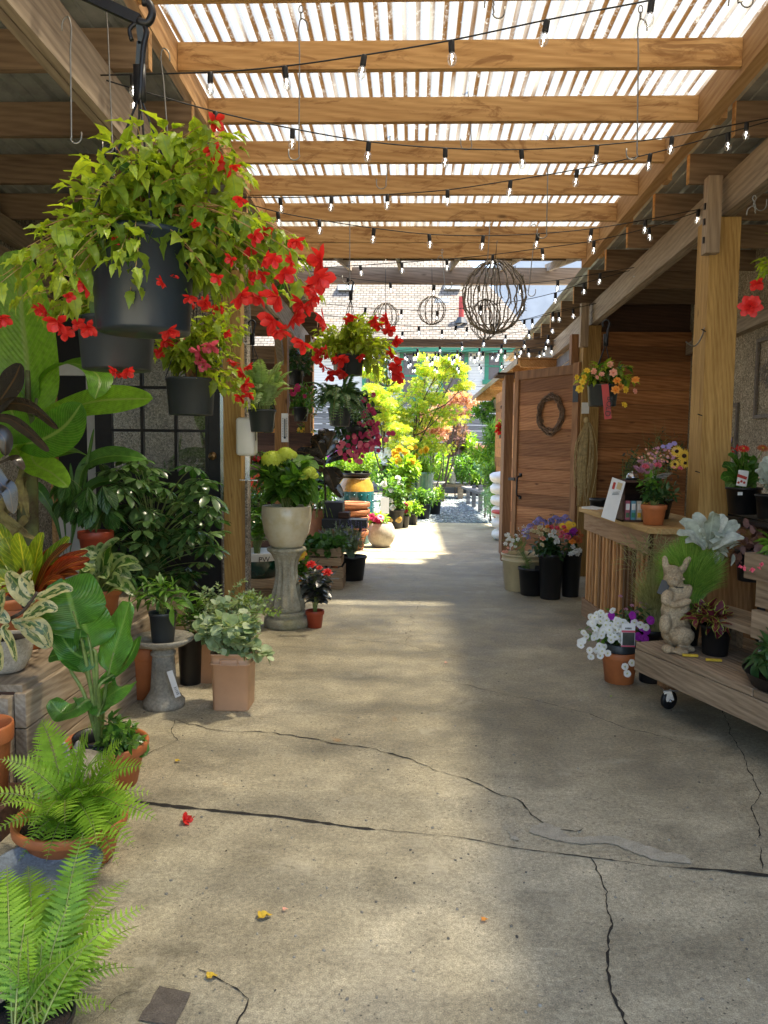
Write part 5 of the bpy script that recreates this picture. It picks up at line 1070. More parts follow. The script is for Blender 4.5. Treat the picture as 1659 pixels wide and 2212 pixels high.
# ---- ferns
rnd=random.Random(51);nr.seed(51)
pc=Vector((A(140,1900,2.6).x,2.66,0));rp=px(124,2.66);hp=A(140,1835,2.66).z
f1=thing('fern','bright green fern in a wide terracotta pot on the left','fern',pc,'bright green ferns at the lower left');pot(f1,pc,rp,max(.16,hp),'rim',M['terra'])
FT=leafT(16,.30,.05,.12,serr=.5,peak=.22,tip=.8)
def tofern(g,base,tips,wmax,seed,mat='gfern',pairs=26,up=.45,T=FT,vr=(.3,.85)):
    """fronds whose tips reach the given points"""
    global rnd
    rnd=random.Random(seed);mb=MB();ms=MB()
    for e in tips:
        e=Vector(e);b=Vector(base)+Vector((rnd.uniform(-.04,.04),rnd.uniform(-.04,.04),0));L=(e-b).length
        mid=b.lerp(e,.42)+Vector((0,0,up*L*.75));P=bez(b,mid,e,20);v=rnd.uniform(*vr)
        ms.tube(P,[.0028*(1-.8*i/20)+.0005 for i in range(21)],4,v,False)
        PP=[];DD=[];UU=[];SS=[];VV=[];np_=int(pairs*min(1.15,max(.5,L/.55)))
        ref=Vector((0,-.55,1)).normalized()
        for k in range(np_):
            t=.14+.85*k/np_;f=t*20;a=min(int(f),19);p=P[a].lerp(P[a+1],f-a);tg=(P[a+1]-P[a]).normalized();sd=tg.cross(ref)
            if sd.length<.1: sd=tg.orthogonal()
            sd.normalize();nn=sd.cross(tg)
            s=wmax*min(1.1,L/.5)*max(.06,(1-((t-.36)/.66)**2 if t>.36 else .55+.45*(t/.36)))**.9
            for q in(-1,1):
                PP.append(tuple(p));DD.append(tuple(sd*q+tg*.42+nn*rnd.uniform(-.1,.22)));UU.append(tuple(nn));SS.append(max(.008,s*rnd.uniform(.93,1.05)));VV.append(min(1,max(0,v+rnd.uniform(-.15,.15)+.2*t)))
        mb.inst(T,PP,DD,UU,SS,VV)
    mb.build('fronds',M[mat],g);ms.build('frond_stems',M['stem'],g)
b=pc+Vector((0,0,max(.16,hp)*.85))
tofern(f1,b,[A(x,y,2.66+d) for x,y,d in [(88,1556,-.05),(205,1565,-.1),(0,1640,-.1),(-40,1720,-.1),(340,1772,-.15),(312,1655,-.1),(265,1600,0),(30,1700,.1),(150,1700,-.2),(250,1700,-.2),(60,1790,-.3),(290,1830,-.25),(200,1790,-.3),(120,1640,.12),(330,1715,.1),(-20,1800,-.2),(235,1640,-.2),(180,1720,-.25),(255,1870,-.2),(100,1760,-.3),(20,1770,.1),(60,1620,.1),(170,1610,.05),(230,1690,-.1),(280,1760,-.2),(140,1780,-.35),(210,1830,-.35),(50,1830,-.3),(310,1740,0),(0,1740,-.2),(120,1720,-.1),(140,1830,-.25),(100,1860,-.3),(180,1790,-.1),(70,1820,-.15),(230,1860,-.15),(120,1780,0),(190,1870,-.3),(40,1860,-.2),(160,1850,-.1),(255,1810,-.05)]],.095,1,pairs=30)
for x,y,d,s in [(0,0,0,0)]: pass
pc=G(70,2330);f2=thing('fern','bright green fern in a small black pot at the bottom left corner','fern',pc,'bright green ferns at the lower left')
pot(f2,pc,.10,.16,'nurs',M['pblack']);b=pc+Vector((0,0,.14))
tofern(f2,b,[A(x,y,1.98+d) for x,y,d in [(180,1800,0),(15,1870,-.05),(110,1900,.05),(320,1955,-.1),(275,2025,.1),(225,1840,.1),(-30,1960,-.1),(-40,2060,-.1),(255,2080,-.1),(60,1960,-.15),(150,1950,-.2),(230,2000,-.15),(10,2000,-.2),(90,2040,-.25),(180,2080,-.25),(230,2160,-.2),(30,2120,-.2),(140,2150,-.25),(280,1900,.1),(-10,1900,.1),(205,2120,.05),(60,1870,.1),(150,1880,.05),(200,1930,.1),(-20,2100,-.2),(70,2110,-.25),(120,1990,-.2),(40,2060,-.3),(250,2180,-.15),(100,2200,-.3),(300,2000,0),(0,1930,.15),(190,2190,-.2),(290,2090,-.1),(200,2040,-.3),(-30,1880,.05),(90,1950,.1),(0,2080,-.3),(250,1960,0),(120,2080,-.35),(60,2020,-.3)]],.074,2,pairs=34,up=.42)
# blue grey stone bowl
c=A(92,1990,2.38);bwl=thing('stone_bowl','wide blue grey stone bowl between the two bright ferns','bowl',Vector((c.x,2.4,0)))
m=MB();zt=A(92,1868,2.4).z;r=px(128,2.4);m.lathe([(r*.5,0),(r*.62,zt*.25),(r*.92,zt*.7),(r*1.0,zt*.97),(r*.97,zt),(r*.93,zt*.99),(r*.8,zt*.8),(r*.4,zt*.66),(0,zt*.62)],Vector((c.x,2.4,0)),48);m.build('bowl',M['stoneblue'],bwl)
# ---- bird bath
bc=G(347,1532);bc.y+=.06;bb=thing('bird_bath','short cast stone bird bath holding a grey pot','bird bath',bc);k=px(1,bc.y)
zt=A(347,1378,bc.y).z
part('pedestal',lambda m:m.lathe([(0,0),(.118,0),(.12,.035),(.105,.05),(.10,.06),(.088,.075),(.075,.10),(.062,.30),(.060,zt-.10),(.072,zt-.095),(.072,zt-.08),(.06,zt-.075),(.07,zt-.05),(0,zt-.05)],bc,36),M['stone'],bb,True)
part('basin',lambda m:m.lathe([(0,zt-.058),(.07,zt-.055),(.13,zt-.035),(.172,zt-.01),(.176,zt+.005),(.170,zt+.01),(.12,zt-.012),(0,zt-.03)],bc,48,.5),M['stone'],bb,True)
tgc=bc+Vector((.07,-.10,0));part('price_tag',lambda m:m.bar(tgc+Vector((.0,-.01,.24)),tgc+Vector((.055,-.035,.10)),.034,.001,.5,(0,-1,0)),M['card'],bb)
text(bb,'31155',tgc+Vector((.047,-.037,.135)),.02,(R(90),R(68),0),M['pgrey'])
gz_=zt-.015
g=potted('grey nursery pot with a narrow leaved shrub standing in the bird bath',0,0,0,0,'nurs','pgrey') if 0 else thing('potted_plant','grey nursery pot with a narrow leaved shrub standing in the bird bath','potted plant',bc+Vector((0,0,zt-.028)))
rnd=random.Random(61);nr.seed(61)
pc=bc+Vector((0,0,zt-.028));pot(g,pc,px(31,bc.y),A(347,1322,bc.y).z-zt+.03,'nurs',M['pgrey']);t=pc+Vector((0,0,.15))
bushmesh(g,A(345,1285,bc.y),(px(75,bc.y),.14,px(36,bc.y)),t,leafT(5,.26,.14,.3,peak=.55),.10,16,6,M['gmid'],M['stem'],.004,.35,-.05,shell=.4)
# terracotta pot and black tub behind
potted('wide terracotta pot standing behind the bird bath',322,1510,112,118,'rim','terra',cat='pot',name='terracotta_pot')
potted('plain black tub between the bird bath and the peach bucket',412,1480,60,115,'nurs','pblack',[('gmid',LN,.09,400,1330,45,45,14,6)])
# ---- peach buckets with eucalyptus
def sqbucket(bx,by,w,h,mat,label,group=None,ang=0):
    c=G(bx,by);r=px(w,c.y)/2;c.y+=r;h=px(h,c.y);g=thing('square_bucket',label,'bucket',c,group)
    pr=[(0,0),(r*.90,0),(r*.92,.008),(r*.985,h*.80),(r*1.05,h*.805),(r*1.05,h*.83),(r*.99,h*.835),(r*1.0,h*.96),(r*1.05,h*.965),(r*1.05,h),(r*.97,h),(r*.95,h*.9),(r*.93,h*.6),(0,h*.58)]
    def fl(a,z):
        a+=ang;return 1/((abs(math.cos(a))**9+abs(math.sin(a))**9)**(1/9))
    m=MB();m.lathe(pr,c,72,.5,fl);m.build('shell',M[mat],g)
    part('grip',lambda m:(m.box(c.x-r*.45,c.x+r*.45,c.y-r*1.10,c.y-r*1.0,h*.80,h*.815),m.box(c.x-r*.45,c.x+r*.45,c.y-r*1.09,c.y-r*.97,h*.90,h*.915),m.box(c.x-r*.46,c.x-r*.42,c.y-r*1.085,c.y-r*.98,h*.815,h*.90),m.box(c.x+r*.42,c.x+r*.46,c.y-r*1.085,c.y-r*.98,h*.815,h*.90)),M[mat],g,bevel=.002)
    return g,c,r,h
g2,c2,r2,h2=sqbucket(462,1478,90,118,'peach','second peach bucket partly hidden behind the front one','peach buckets')
g1,c1,r1,h1=sqbucket(496,1538,88,128,'peach','front square peach plastic bucket on the concrete','peach buckets')
rnd=random.Random(71);nr.seed(71)
eu=thing('eucalyptus_bunch','cut bunch of round silver eucalyptus leaves standing in the front peach bucket','cut foliage',c1+Vector((0,0,.1)))
bb_=c1+Vector((0,0,h1*.7))
bushmesh(eu,A(505,1355,c1.y-.02),(px(95,c1.y),.2,px(62,c1.y)),bb_,LR,.062,36,10,M['geuc'],M['rstem'],.003,.25,-.2,shell=.35)
bushmesh(eu,A(520,1375,c1.y-.15),(px(80,c1.y),.08,px(50,c1.y)),bb_,LR,.068,16,8,M['geuc'],M['rstem'],.003,.4,-.3,shell=.5)
bushmesh(eu,A(560,1410,c1.y-.1),(px(30,c1.y),.08,px(32,c1.y)),bb_,LR,.06,5,8,M['geuc'],M['rstem'],.003,.5,-.4)
e2=thing('eucalyptus_bunch','cut bunch of small leaved eucalyptus sprays in the rear peach bucket','cut foliage',c2+Vector((0,0,.1)))
bb_=c2+Vector((0,0,h2*.7));bushmesh(e2,A(500,1300,c2.y),(px(90,c2.y),.18,px(52,c2.y)),bb_,leafT(3,.7,.1,.15,peak=.5),.03,34,26,M['geuc'],M['stem'],.0025,.35,0,shell=.6)
bushmesh(e2,A(570,1310,c2.y+.1),(px(50,c2.y),.12,px(40,c2.y)),bb_,leafT(3,.7,.1,.15,peak=.5),.03,12,26,M['geucy'],M['stem'],.0025,.4,0,shell=.6)
# ---- pedestal, cream pot, hydrangea
pc=G(612,1362);pc.y+=.17;ps=thing('stone_pedestal','fluted stone pedestal flaring to a round base under the cream glazed pot','pedestal',pc);H=A(612,1182,pc.y).z;k=px(1,pc.y)
def flute(a,z):
    t=z/H
    if t<.2 or t>.95: return 1
    s=min(1,(t-.2)*8)*min(1,(.95-t)*10);return 1-.15*s*abs(math.sin(a*6+t*1.2))
part('base',lambda m:m.lathe([(0,0),(48*k,0),(50*k,H*.04),(49*k,H*.11),(43*k,H*.13),(40*k,H*.14),(44*k,H*.16),(43*k,H*.19),(36*k,H*.205)],pc,48),M['stoneped'],ps,True)
part('shaft',lambda m:m.lathe([(34*k,H*.20),(42*k,H*.24),(41*k,H*.30),(34*k,H*.42),(27*k,H*.58),(24.5*k,H*.72),(27*k,H*.84),(34*k,H*.92),(40*k,H*.955),(0,H*.95)],pc,120,.5,flute),M['stoneped'],ps,True)
part('capital',lambda m:m.lathe([(30*k,H*.94),(41*k,H*.955),(43*k,H*.975),(41*k,H),(0,H)],pc,96,.5,lambda a,z:1+.025*math.cos(a*14)),M['stoneped'],ps,True)
rnd=random.Random(81);nr.seed(81)
hy=thing('potted_hydrangea','lime flowered hydrangea in a cream glazed pot on the stone pedestal','potted plant',pc+Vector((0,0,H)))
hh=A(612,1092,pc.y).z-H;pot(hy,pc+Vector((0,0,H+.001)),px(54,pc.y),hh,'bowl',M['glcream']);t=pc+Vector((0,0,H+hh*.86))
bushmesh(hy,A(615,1040,pc.y),(px(68,pc.y),.26,px(58,pc.y)),t,LH,.145,34,8,M['ghyd'],M['stem'],.005,.3,-.15,shell=.4)
me_hyd=fm(merge(*[xf(whorl(leafT(2,.9,0,.05,peak=.6,tip=.5),4,10,0,1,0),Matrix.Translation(Vector((math.cos(a)*math.sin(b),math.sin(a)*math.sin(b),math.cos(b)*.7))*.42)@Vector((math.cos(a)*math.sin(b),math.sin(a)*math.sin(b),math.cos(b))).to_track_quat('Z','Y').to_matrix().to_4x4()@Matrix.Scale(.15,4)) for a,b in [(i*2.4,math.acos(1-1.15*i/64)) for i in range(64)]]),M['plime'],'hydrangea_bloom')
for x,y,s in [(588,985,.2),(603,980,.15),(617,972,.15),(628,976,.12),(668,1012,.13),(655,1022,.10),(678,1020,.09)]: bloom(me_hyd,'bloom',hy,A(x,y+8,pc.y-.12),(rnd.uniform(-.1,.1),-.35,1),s)
# ---- dahlia
g=potted('dark leaved red dahlia in a small red pot beside the pedestal',680,1357,42,38,'rim','redpot',[('gdah',LH,.085,680,1268,32,48,22,7,dict(shell=.3)),('gdah',LH,.08,690,1240,32,30,10,6,dict())],cat='potted dahlia')
for x,y,s in[(672,1219,.095),(707,1236,.095),(690,1226,.06)]: bloom(me_dah,'bloom',g,A(x,y,6.1),(rnd.uniform(-.2,.2),-.6,1),s*.9)
# ---- dispenser on the post
dp=thing('soap_dispenser','white wall dispenser with rounded corners fixed on the first left post','dispenser',A(535,985,6.12))
a=A(516,984,6.1);b=A(555,903,6.1)
part('housing',lambda m:m.box(a.x,b.x,5.98,6.14,a.z,b.z),M['white'],dp,True,bevel=.025)
part('slot',lambda m:m.box(b.x-.006,b.x+.002,6.03,6.06,a.z+.12,b.z-.04),M['pblack'],dp)
q=A(530,1037,6.08);part('drip_tray',lambda m:(m.box(A(526,1,6.1).x,A(536,1,6.1).x,6.09,6.10,q.z,a.z),m.box(A(520,1,6.1).x,A(560,1,6.1).x,5.98,6.12,q.z,q.z+.006)),M['chrome'],dp)
th=thing('thermometer','white outdoor thermometer board screwed on the second left post','thermometer',A(615,955,8.5))
a=A(608,955,8.5);b=A(623,893,8.5);part('board',lambda m:m.box(a.x,b.x,8.49,8.5,a.z,b.z),M['card'],th,bevel=.003)
part('tube',lambda m:(m.box((a.x+b.x)/2-.004,(a.x+b.x)/2+.004,8.482,8.489,a.z+.05,b.z-.06),m.ell(((a.x+b.x)/2,8.486,a.z+.05),(.013,.008,.013))),M['pgrey'],th)
part('scale_marks',lambda m:[m.box((a.x+b.x)/2+s*.022-.008,(a.x+b.x)/2+s*.022+.008,8.486,8.489,a.z+.06+.018*i,a.z+.063+.018*i) for i in range(12) for s in(-1,1)],M['pblack'],th)
# ---- lettered pot on a wooden crate
cb=thing('wooden_crate','low timber crate under the dark green lettered pot','crate',G(575,1292))
q=G(575,1292);part('boards',lambda m:m.box(q.x-.28,q.x+.17,q.y-.02,q.y+.4,0,.09),M['crate'],cb)
part('boards',lambda m:m.box(q.x-.28,q.x+.17,q.y-.02,q.y+.4,.1,.19),M['crate'],cb)
c=Vector((A(556,1240,q.y+.2).x,q.y+.2,.192));g=thing('glazed_pot','dark green and white glazed pot with black letters holding leafy red salvia','pot',c)
r=px(50,c.y);hh=A(556,1190,c.y).z-.19;rnd=random.Random(91);nr.seed(91)
m=MB();m.lathe([(0,0),(r*.84,0),(r*.86,.01),(r*.90,.015),(r*.97,hh*.55),(r*.985,hh*.68)],c,48);m.build('glazed_body',M['dglaze'],g)
m=MB();m.lathe([(r*.99,hh*.68),(r*1.02,hh*.9),(r*1.03,hh),(r*.94,hh),(r*.9,hh*.85),(0,hh*.85)],c,48);m.build('white_rim',M['white'],g)
for i,(s,an) in enumerate([('PW',-110),('PW',-62)]): text(g,s,c+Vector((math.cos(R(an))*r*1.012,math.sin(R(an))*r*1.012,hh*.76)),.075,(R(90),0,R(an+90)),M['pblack'])
bushmesh(g,A(556,1110,c.y),(px(42,c.y),.25,px(62,c.y)),c+Vector((0,0,hh*.86)),LS,.07,40,12,M['gmid'],M['stem'],.003,.3,-.1,vb=.6)
me_sal=fm(merge(*[xf(PETN,Matrix.Translation((0,0,.1*i))@Matrix.Rotation(i*2.4,4,'Z')@Matrix.Rotation(.7,4,'X')@Matrix.Scale(.3,4)) for i in range(9)]),M['pred'],'salvia_bloom')
scatter(16,552,1052,30,24,c.y-.1,[me_sal],.09,g,(0,0,1),.2)
# ---- wooden display shelves in the left bay
sv=thing('slatted_stand','dark slatted timber display stand behind the second left post','shelf',(-2.1,10.2,0))
for i,z in enumerate([.35,.75,1.15,1.55,1.95,2.3,2.62]): part('shelf_board',lambda m:(m.box(-3.0,-1.25,9.6,9.63,z,z+.14),m.box(-3.0,-1.25,9.6,10.1,z-.02,z-.003)),M['darkwood'] if i%2 else M['grey_x'],sv)
for x in(-2.9,-2.1,-1.35): part('upright',lambda m:m.box(x,x+.07,9.64,9.72,0,2.9),M['post_d'],sv)
for i in range(7): part('back_board',lambda m:m.box(-3.2,-1.5,11.2,11.23,.42*i,.42*i+.39 if i not in(3,5) else .42*i+.34),M['darkwood'],sv)
for i,(x,y,cl) in enumerate([(545,940,'pyel'),(580,942,'pora'),(560,1000,'pred'),(660,940,'pyel'),(648,1010,'pmag')]):
    c=A(x,y,9.85);g=thing('potted_plant','%s flowers in a small pot on the dark slatted stand'%['yellow','orange','red','second yellow','magenta'][i],'potted plant',c);pot(g,c-Vector((0,0,.1)),.09,.13,'nurs',M['pblack']);m=MB();leafcloud(m,c+Vector((0,0,.06)),(.12,.1,.08),LS,.05,120);m.build('foliage',M['gmid'],g)
    scatter(14,x,y-10,18,6,9.75,[fm(F_IMP,M[cl],'bloom_%s'%cl)],.045,g)
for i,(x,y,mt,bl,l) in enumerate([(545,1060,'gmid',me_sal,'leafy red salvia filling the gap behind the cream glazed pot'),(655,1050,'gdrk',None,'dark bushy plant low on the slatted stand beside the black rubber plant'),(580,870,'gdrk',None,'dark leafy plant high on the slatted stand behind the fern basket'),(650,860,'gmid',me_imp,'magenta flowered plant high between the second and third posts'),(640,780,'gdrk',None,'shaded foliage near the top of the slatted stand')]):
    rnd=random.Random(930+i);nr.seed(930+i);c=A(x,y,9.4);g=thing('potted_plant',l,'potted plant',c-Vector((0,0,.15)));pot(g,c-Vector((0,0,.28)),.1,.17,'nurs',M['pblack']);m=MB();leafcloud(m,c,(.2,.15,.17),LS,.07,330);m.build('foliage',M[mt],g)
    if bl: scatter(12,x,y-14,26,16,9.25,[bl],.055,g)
# ---- crates with green plants
def crate(x0,y0,x1,Y,d,z0,z1,label):
    a=A(x0,1000,Y).x;b=A(x1,1000,Y).x;g=thing('slatted_crate',label,'crate',((a+b)/2,Y,z0),'weathered slatted crates')
    hz=(z1-z0)/2
    for i in range(2):
        zz=z0+hz*i+.004
        part('front_slat',lambda m:m.box(a,b,Y,Y+.012,zz,zz+hz-.012),M['crate'],g,bevel=.002);part('side_slat',lambda m:m.box(b-.012,b,Y+.013,Y+d,zz,zz+hz-.012),M['crate'],g,bevel=.002);part('side_slat',lambda m:m.box(a,a+.012,Y+.013,Y+d,zz,zz+hz-.012),M['crate'],g)
    part('corner_block',lambda m:(m.box(a+.013,a+.04,Y+.013,Y+.04,z0,z1),m.box(b-.04,b-.013,Y+.013,Y+.04,z0,z1)),M['crate'],g);part('bottom',lambda m:m.box(a+.012,b-.012,Y+.012,Y+d,z0+.01,z0+.02),M['crate'],g)
    return g
Yc=8.1;crate(652,0,742,Yc,.38,0,.235,'lower weathered crate on the floor behind the red dahlia');crate(648,0,738,Yc+.05,.36,.24,.44,'upper weathered crate filled with small rosette plants')
rnd=random.Random(95);nr.seed(95)
for i in range(6):
    c=Vector((A(662+i*13,1190,Yc+.2).x,Yc+.12+.12*(i%2),.38));g=thing('potted_plant','scalloped green rosette plant in the upper crate, number %s from the left'%['one','two','three','four','five','six'][i],'potted plant',c,'rosette plants in the upper crate')
    g['label']='one of the scalloped green rosette plants packed in the upper crate';pot(g,c-Vector((0,0,.08)),.06,.1,'nurs',M['pblack']);m=MB();leafcloud(m,c+Vector((0,0,.07)),(.13,.13,.08),LR,.075,60,droop=0);m.build('foliage',M['gschy'],g)
g=potted('yellow and orange begonia tucked between the pedestal and the crates',648,1290,26,30,'nurs','pblack',[('gmid',LH,.09,648,1235,22,36,14,6)],[(5,642,1200,10,12,[me_dblo,me_dbly],.12),(3,640,1240,12,20,[me_dblo],.1)])
# ---- lavender
rnd=random.Random(96);nr.seed(96)
pc=G(757,1256);pc.y+=.13;g=thing('potted_lavender','grey green lavender with violet spikes in a tall black pot','potted plant',pc)
pot(g,pc,px(34,pc.y),A(757,1200,pc.y).z,'nurs',M['pblack']);t=pc+Vector((0,0,A(757,1200,pc.y).z*.9))
tips=bushmesh(g,A(738,1172,pc.y),(px(52,pc.y),.24,px(42,pc.y)),t,leafT(3,.16,.1,.2),.07,150,18,M['glav'],M['glav'],.0028,.2,.1,shell=.6,zmin=-.2)
me_lav=fm(merge(*[xf(PETN,Matrix.Translation((0,0,.08*i))@Matrix.Rotation(i*2.1,4,'Z')@Matrix.Rotation(.9,4,'X')@Matrix.Scale(.22,4)) for i in range(10)]),M['plil'],'lavender_spike')
for e,d in rnd.sample(tips,60): bloom(me_lav,'flower_spike',g,e,d+Vector((0,0,.5)),.07)
for _ in range(24): bloom(me_lav,'flower_spike',g,A(rnd.uniform(710,800),rnd.uniform(1130,1165),pc.y),(rnd.uniform(-.3,.5),0,1),.08)
# ---- terracotta stack, one pot per thing
for i in range(5):
    yy=[1195,1172,1152,1130,1108][i];c=Vector((-.93,11.4,.0));wr=px(88,11.4)/2*(1+.0*i);hz=A(768,1085,11.4).z
    z=i*.105;g=thing('terracotta_pot',['lowest, largest','second lowest','middle','second highest','topmost'][i]+' terracotta pot of the nested stack below the teal pot','pot',c+Vector((0,0,z)),'nested terracotta pots')
    pot(g,c+Vector((0,0,z)),wr*(.97+.015*i),hz-.42+.0*i,'rim',M['terra2'],soil=False)
# ---- teal ceramic pot with saucer
c=A(768,1090,12.2);c.z=0;g=thing('glazed_pot','big studded pot glazed gold above teal behind the terracotta stack','pot',c);zt=A(768,1032,12.2).z;r=px(40,12.2)
zb=.0
m=MB();m.lathe([(r*.8,0),(r*.98,zt*.3),(r*1.0,zt*.72),(r*.99,zt*.80)],c,40);m.build('teal_body',M['tglaze'],g)
m=MB();m.lathe([(r*.99,zt*.80),(r*.93,zt*.90),(r*.78,zt*.97),(r*.78,zt),(r*.6,zt),(r*.6,zt*.9)],c,40);m.build('gold_shoulder',M['yglaze'],g)
for rw in range(3):
    for kk in range(16): a=2*PI*kk/16+rw*.2;part('stud',lambda m:m.ell(c+Vector((math.cos(a)*r*1.0,math.sin(a)*r*1.0,zt*(.55+.1*rw))),(.014,.014,.014),None,8),M['tglaze'],g,True)
z0=zt+.01;g=thing('saucer','black saucer on top of the teal pot','saucer',c+Vector((0,0,z0)));m=MB();m.lathe([(0,0),(r*.7,0),(r*.85,.07),(r*.8,.07),(r*.66,.02),(0,.02)],c+Vector((0,0,z0)),32);m.build('dish',M['pblack'],g)
for i,dx in enumerate((-.13,.03,.16)):
    cc=c+Vector((dx,-.02,z0+.022));g=thing('potted_plant',['left','middle','right'][i]+' small pale green plant in the black saucer','potted plant',cc);pot(g,cc,.06,.08,'nurs',M['pblack']);m=MB();leafcloud(m,cc+Vector((0,0,.2)),(.1,.1,.17),LN,.055,170,droop=.3);m.build('foliage',M['gbri'],g)
# ---- spider plant, dark rubber plant, pot on stand
g=potted('spider plant in a terracotta pot right of the hydrangea',690,1170,70,70,'rim','terra2',Y=9.2)
m=MB();c=A(690,1100,9.2)
for _ in range(46):
    a=rnd.uniform(0,6.28);L=rnd.uniform(.18,.36);b=bez(c,c+Vector((math.cos(a)*L*.5,math.sin(a)*L*.5,.22)),c+Vector((math.cos(a)*L,math.sin(a)*L,-.12*rnd.random())),6)
    for p,q in zip(b,b[1:]): m.bar(p,q,.009,.0015,rnd.random())
m.build('blades',M['geucy'],g)
ps_=thing('wire_stand','black wire plant stand under the spider plant pot','plant stand',A(690,1240,9.2))
part('frame',lambda m:[m.tube([A(690,1168,9.2)+Vector((.12*math.cos(a),.12*math.sin(a),.02)),A(690,1168,9.2)+Vector((.17*math.cos(a),.17*math.sin(a),-A(690,1168,9.2).z+.0))],.007,5) for a in(0.5,1.57+.5,3.64,5.2)],M['iron'],ps_,True)
rb=thing('rubber_plant','black leaved rubber plant standing between the posts right of the hydrangea','rubber plant',Vector((A(700,1100,9.6).x,9.6,0)));Yr=9.5
gtube(rb,[A(705,1130,Yr),A(702,1040,Yr),A(700,960,Yr)],(.016,.01),M['bark'])
for x,y,x2,y2,wd in [(700,1005,640,975,30),(700,990,672,945,34),(702,985,728,935,36),(702,1000,765,985,26),(700,1020,740,1035,26),(702,1040,740,1075,24),(700,1015,665,1040,26),(700,970,700,925,28),(700,1040,668,1075,22),(703,985,750,965,20),(700,1010,722,1058,26),(700,1000,652,1000,24)]:
    a=A(x,y,Yr);e=A(x2,y2,Yr+rnd.uniform(-.2,.2));bigleaf(rb,[a,a.lerp(e,.5)+Vector((0,0,.05)),e],px(wd,Yr),M['grub'],(rnd.uniform(-.5,.5),-.8,.5),peak=.55,tip=.55,fold=.06)
pot(rb,Vector((A(705,1130,Yr).x,9.6,0)),.2,.42,'rim',M['terra2'])
# ---- black metal bench / planks
q=Vector((A(735,1120,9.0).x,9.0,0));g=thing('black_timber_rack','black timber rack with a stepped tray above the lavender','rack',q);a=A(698,1145,8.9);b=A(790,1128,8.9)
part('tray',lambda m:m.box(a.x,b.x+.02,8.75,9.0,b.z-.06,b.z+.04),M['blackwood'],g);part('box',lambda m:m.box(a.x,A(745,1,8.9).x,9.0,9.3,b.z-.1,A(700,1085,9.).z),M['blackwood'],g);part('block',lambda m:m.box(A(738,1,8.9).x,A(762,1,8.9).x,8.85,9.1,b.z+.045,b.z+.11),M['darkwood'],g)
part('leg',lambda m:m.bar((b.x-.05,8.9,b.z-.06),(b.x-.25,8.95,0),.03,.03),M['blackwood'],g);part('leg',lambda m:m.bar((a.x+.05,8.9,b.z-.06),(a.x+.02,8.95,0),.03,.03),M['blackwood'],g)
# ---- far yard plants
potted('squat pale stone pot with lime petunias in the sunlit patch',823,1183,62,52,'round','slate',[('gbri',LS,.09,815,1122,26,14,26,8)],[(6,812,1122,14,8,[me_petp],.09)],cat='potted plant')
g=potted('tall rose bush in a black pot with a gold oval label',852,1142,46,42,'nurs','pblack',[('gmid',LS,.11,845,1060,38,60,40,10,dict(shell=.3))],[(8,850,1060,28,50,[R_['whi']],.12)])
c=G(852,1142);part('label',lambda m:m.ell(c+Vector((0,-.03,.18)),(.15,.04,.09)),M['yglaze'],g,True);part('tag',lambda m:m.box(c.x-.26,c.x-.1,c.y-.2,c.y-.19,.3,.6),M['card'],g)
potted('small bright shrub in a black pot at the sunlit edge, left of two',872,1140,26,26,'nurs','pblack',[('gbri',LS,.1,872,1100,22,20,20,8)],[(3,872,1095,14,12,[me_petp],.08)])
potted('small bright shrub in a black pot at the sunlit edge, right of two',890,1134,26,24,'nurs','pblack',[('gbri',LS,.1,896,1098,20,18,20,8)])
potted('round leafy shrub in a black pot beside the gravel, nearer one',912,1122,38,34,'nurs','pblack',[('gmid',LS,.11,915,1075,30,26,40,9)])
potted('round leafy shrub in a black pot beside the gravel, farther one',936,1112,36,32,'nurs','pblack',[('gbri',LS,.11,938,1072,28,22,40,9)])
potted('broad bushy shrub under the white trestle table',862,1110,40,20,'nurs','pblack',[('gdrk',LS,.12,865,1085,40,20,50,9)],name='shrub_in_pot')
potted('tall sea green glazed urn holding yellow roses',911,1116,50,96,'tall','gglaze',[('gbri',LN,.16,905,1000,42,30,50,9)],[(9,900,985,30,20,[R_['yel']],.15)])
potted('white flowered bush left of the sea green urn',850,1118,40,24,'nurs','pblack',[('gmid',LS,.16,850,1020,38,38,50,9)],[(26,850,990,36,20,[me_pet],.10),(8,850,1030,30,20,[me_pet],.09)])
potted('yellow rose bush glowing in the sun below the maple',872,1130,40,24,'nurs','pblack',[('gbri',LS,.16,875,1015,36,36,50,9)],[(12,872,985,26,26,[R_['yel']],.15)])
potted('pink petunias in a small terracotta pot on the white table',888,1050,24,18,'rim','terra',[('gbri',LS,.12,888,1020,24,16,26,8)],[(6,900,1010,16,16,[me_petp],.09),(12,888,1025,22,10,[me_pet],.07)],Y=17.5)
potted('pink and lilac petunias left of the teal pot',735,1060,40,30,'nurs','pblack',[('gbri',LS,.1,735,1005,34,30,34,8)],[(12,730,980,24,14,[me_petv,me_petp],.12)],Y=12.4)
tt=thing('trestle_table','small white trestle table under the pink petunia pot','table',Vector((A(870,1,17.6).x,17.6,0)));z=A(880,1052,17.6).z
part('top',lambda m:m.box(A(838,1,17.6).x,A(912,1,17.6).x,17.4,17.9,z-.03,z),M['whitep'],tt);part('leg',lambda m:m.bar((A(900,1,17.6).x,17.5,z-.03),(A(870,1,17.6).x,17.6,0),.05,.05),M['whitep'],tt);part('leg',lambda m:m.bar((A(850,1,17.6).x,17.5,z-.03),(A(875,1,17.6).x,17.7,0),.05,.05),M['whitep'],tt)
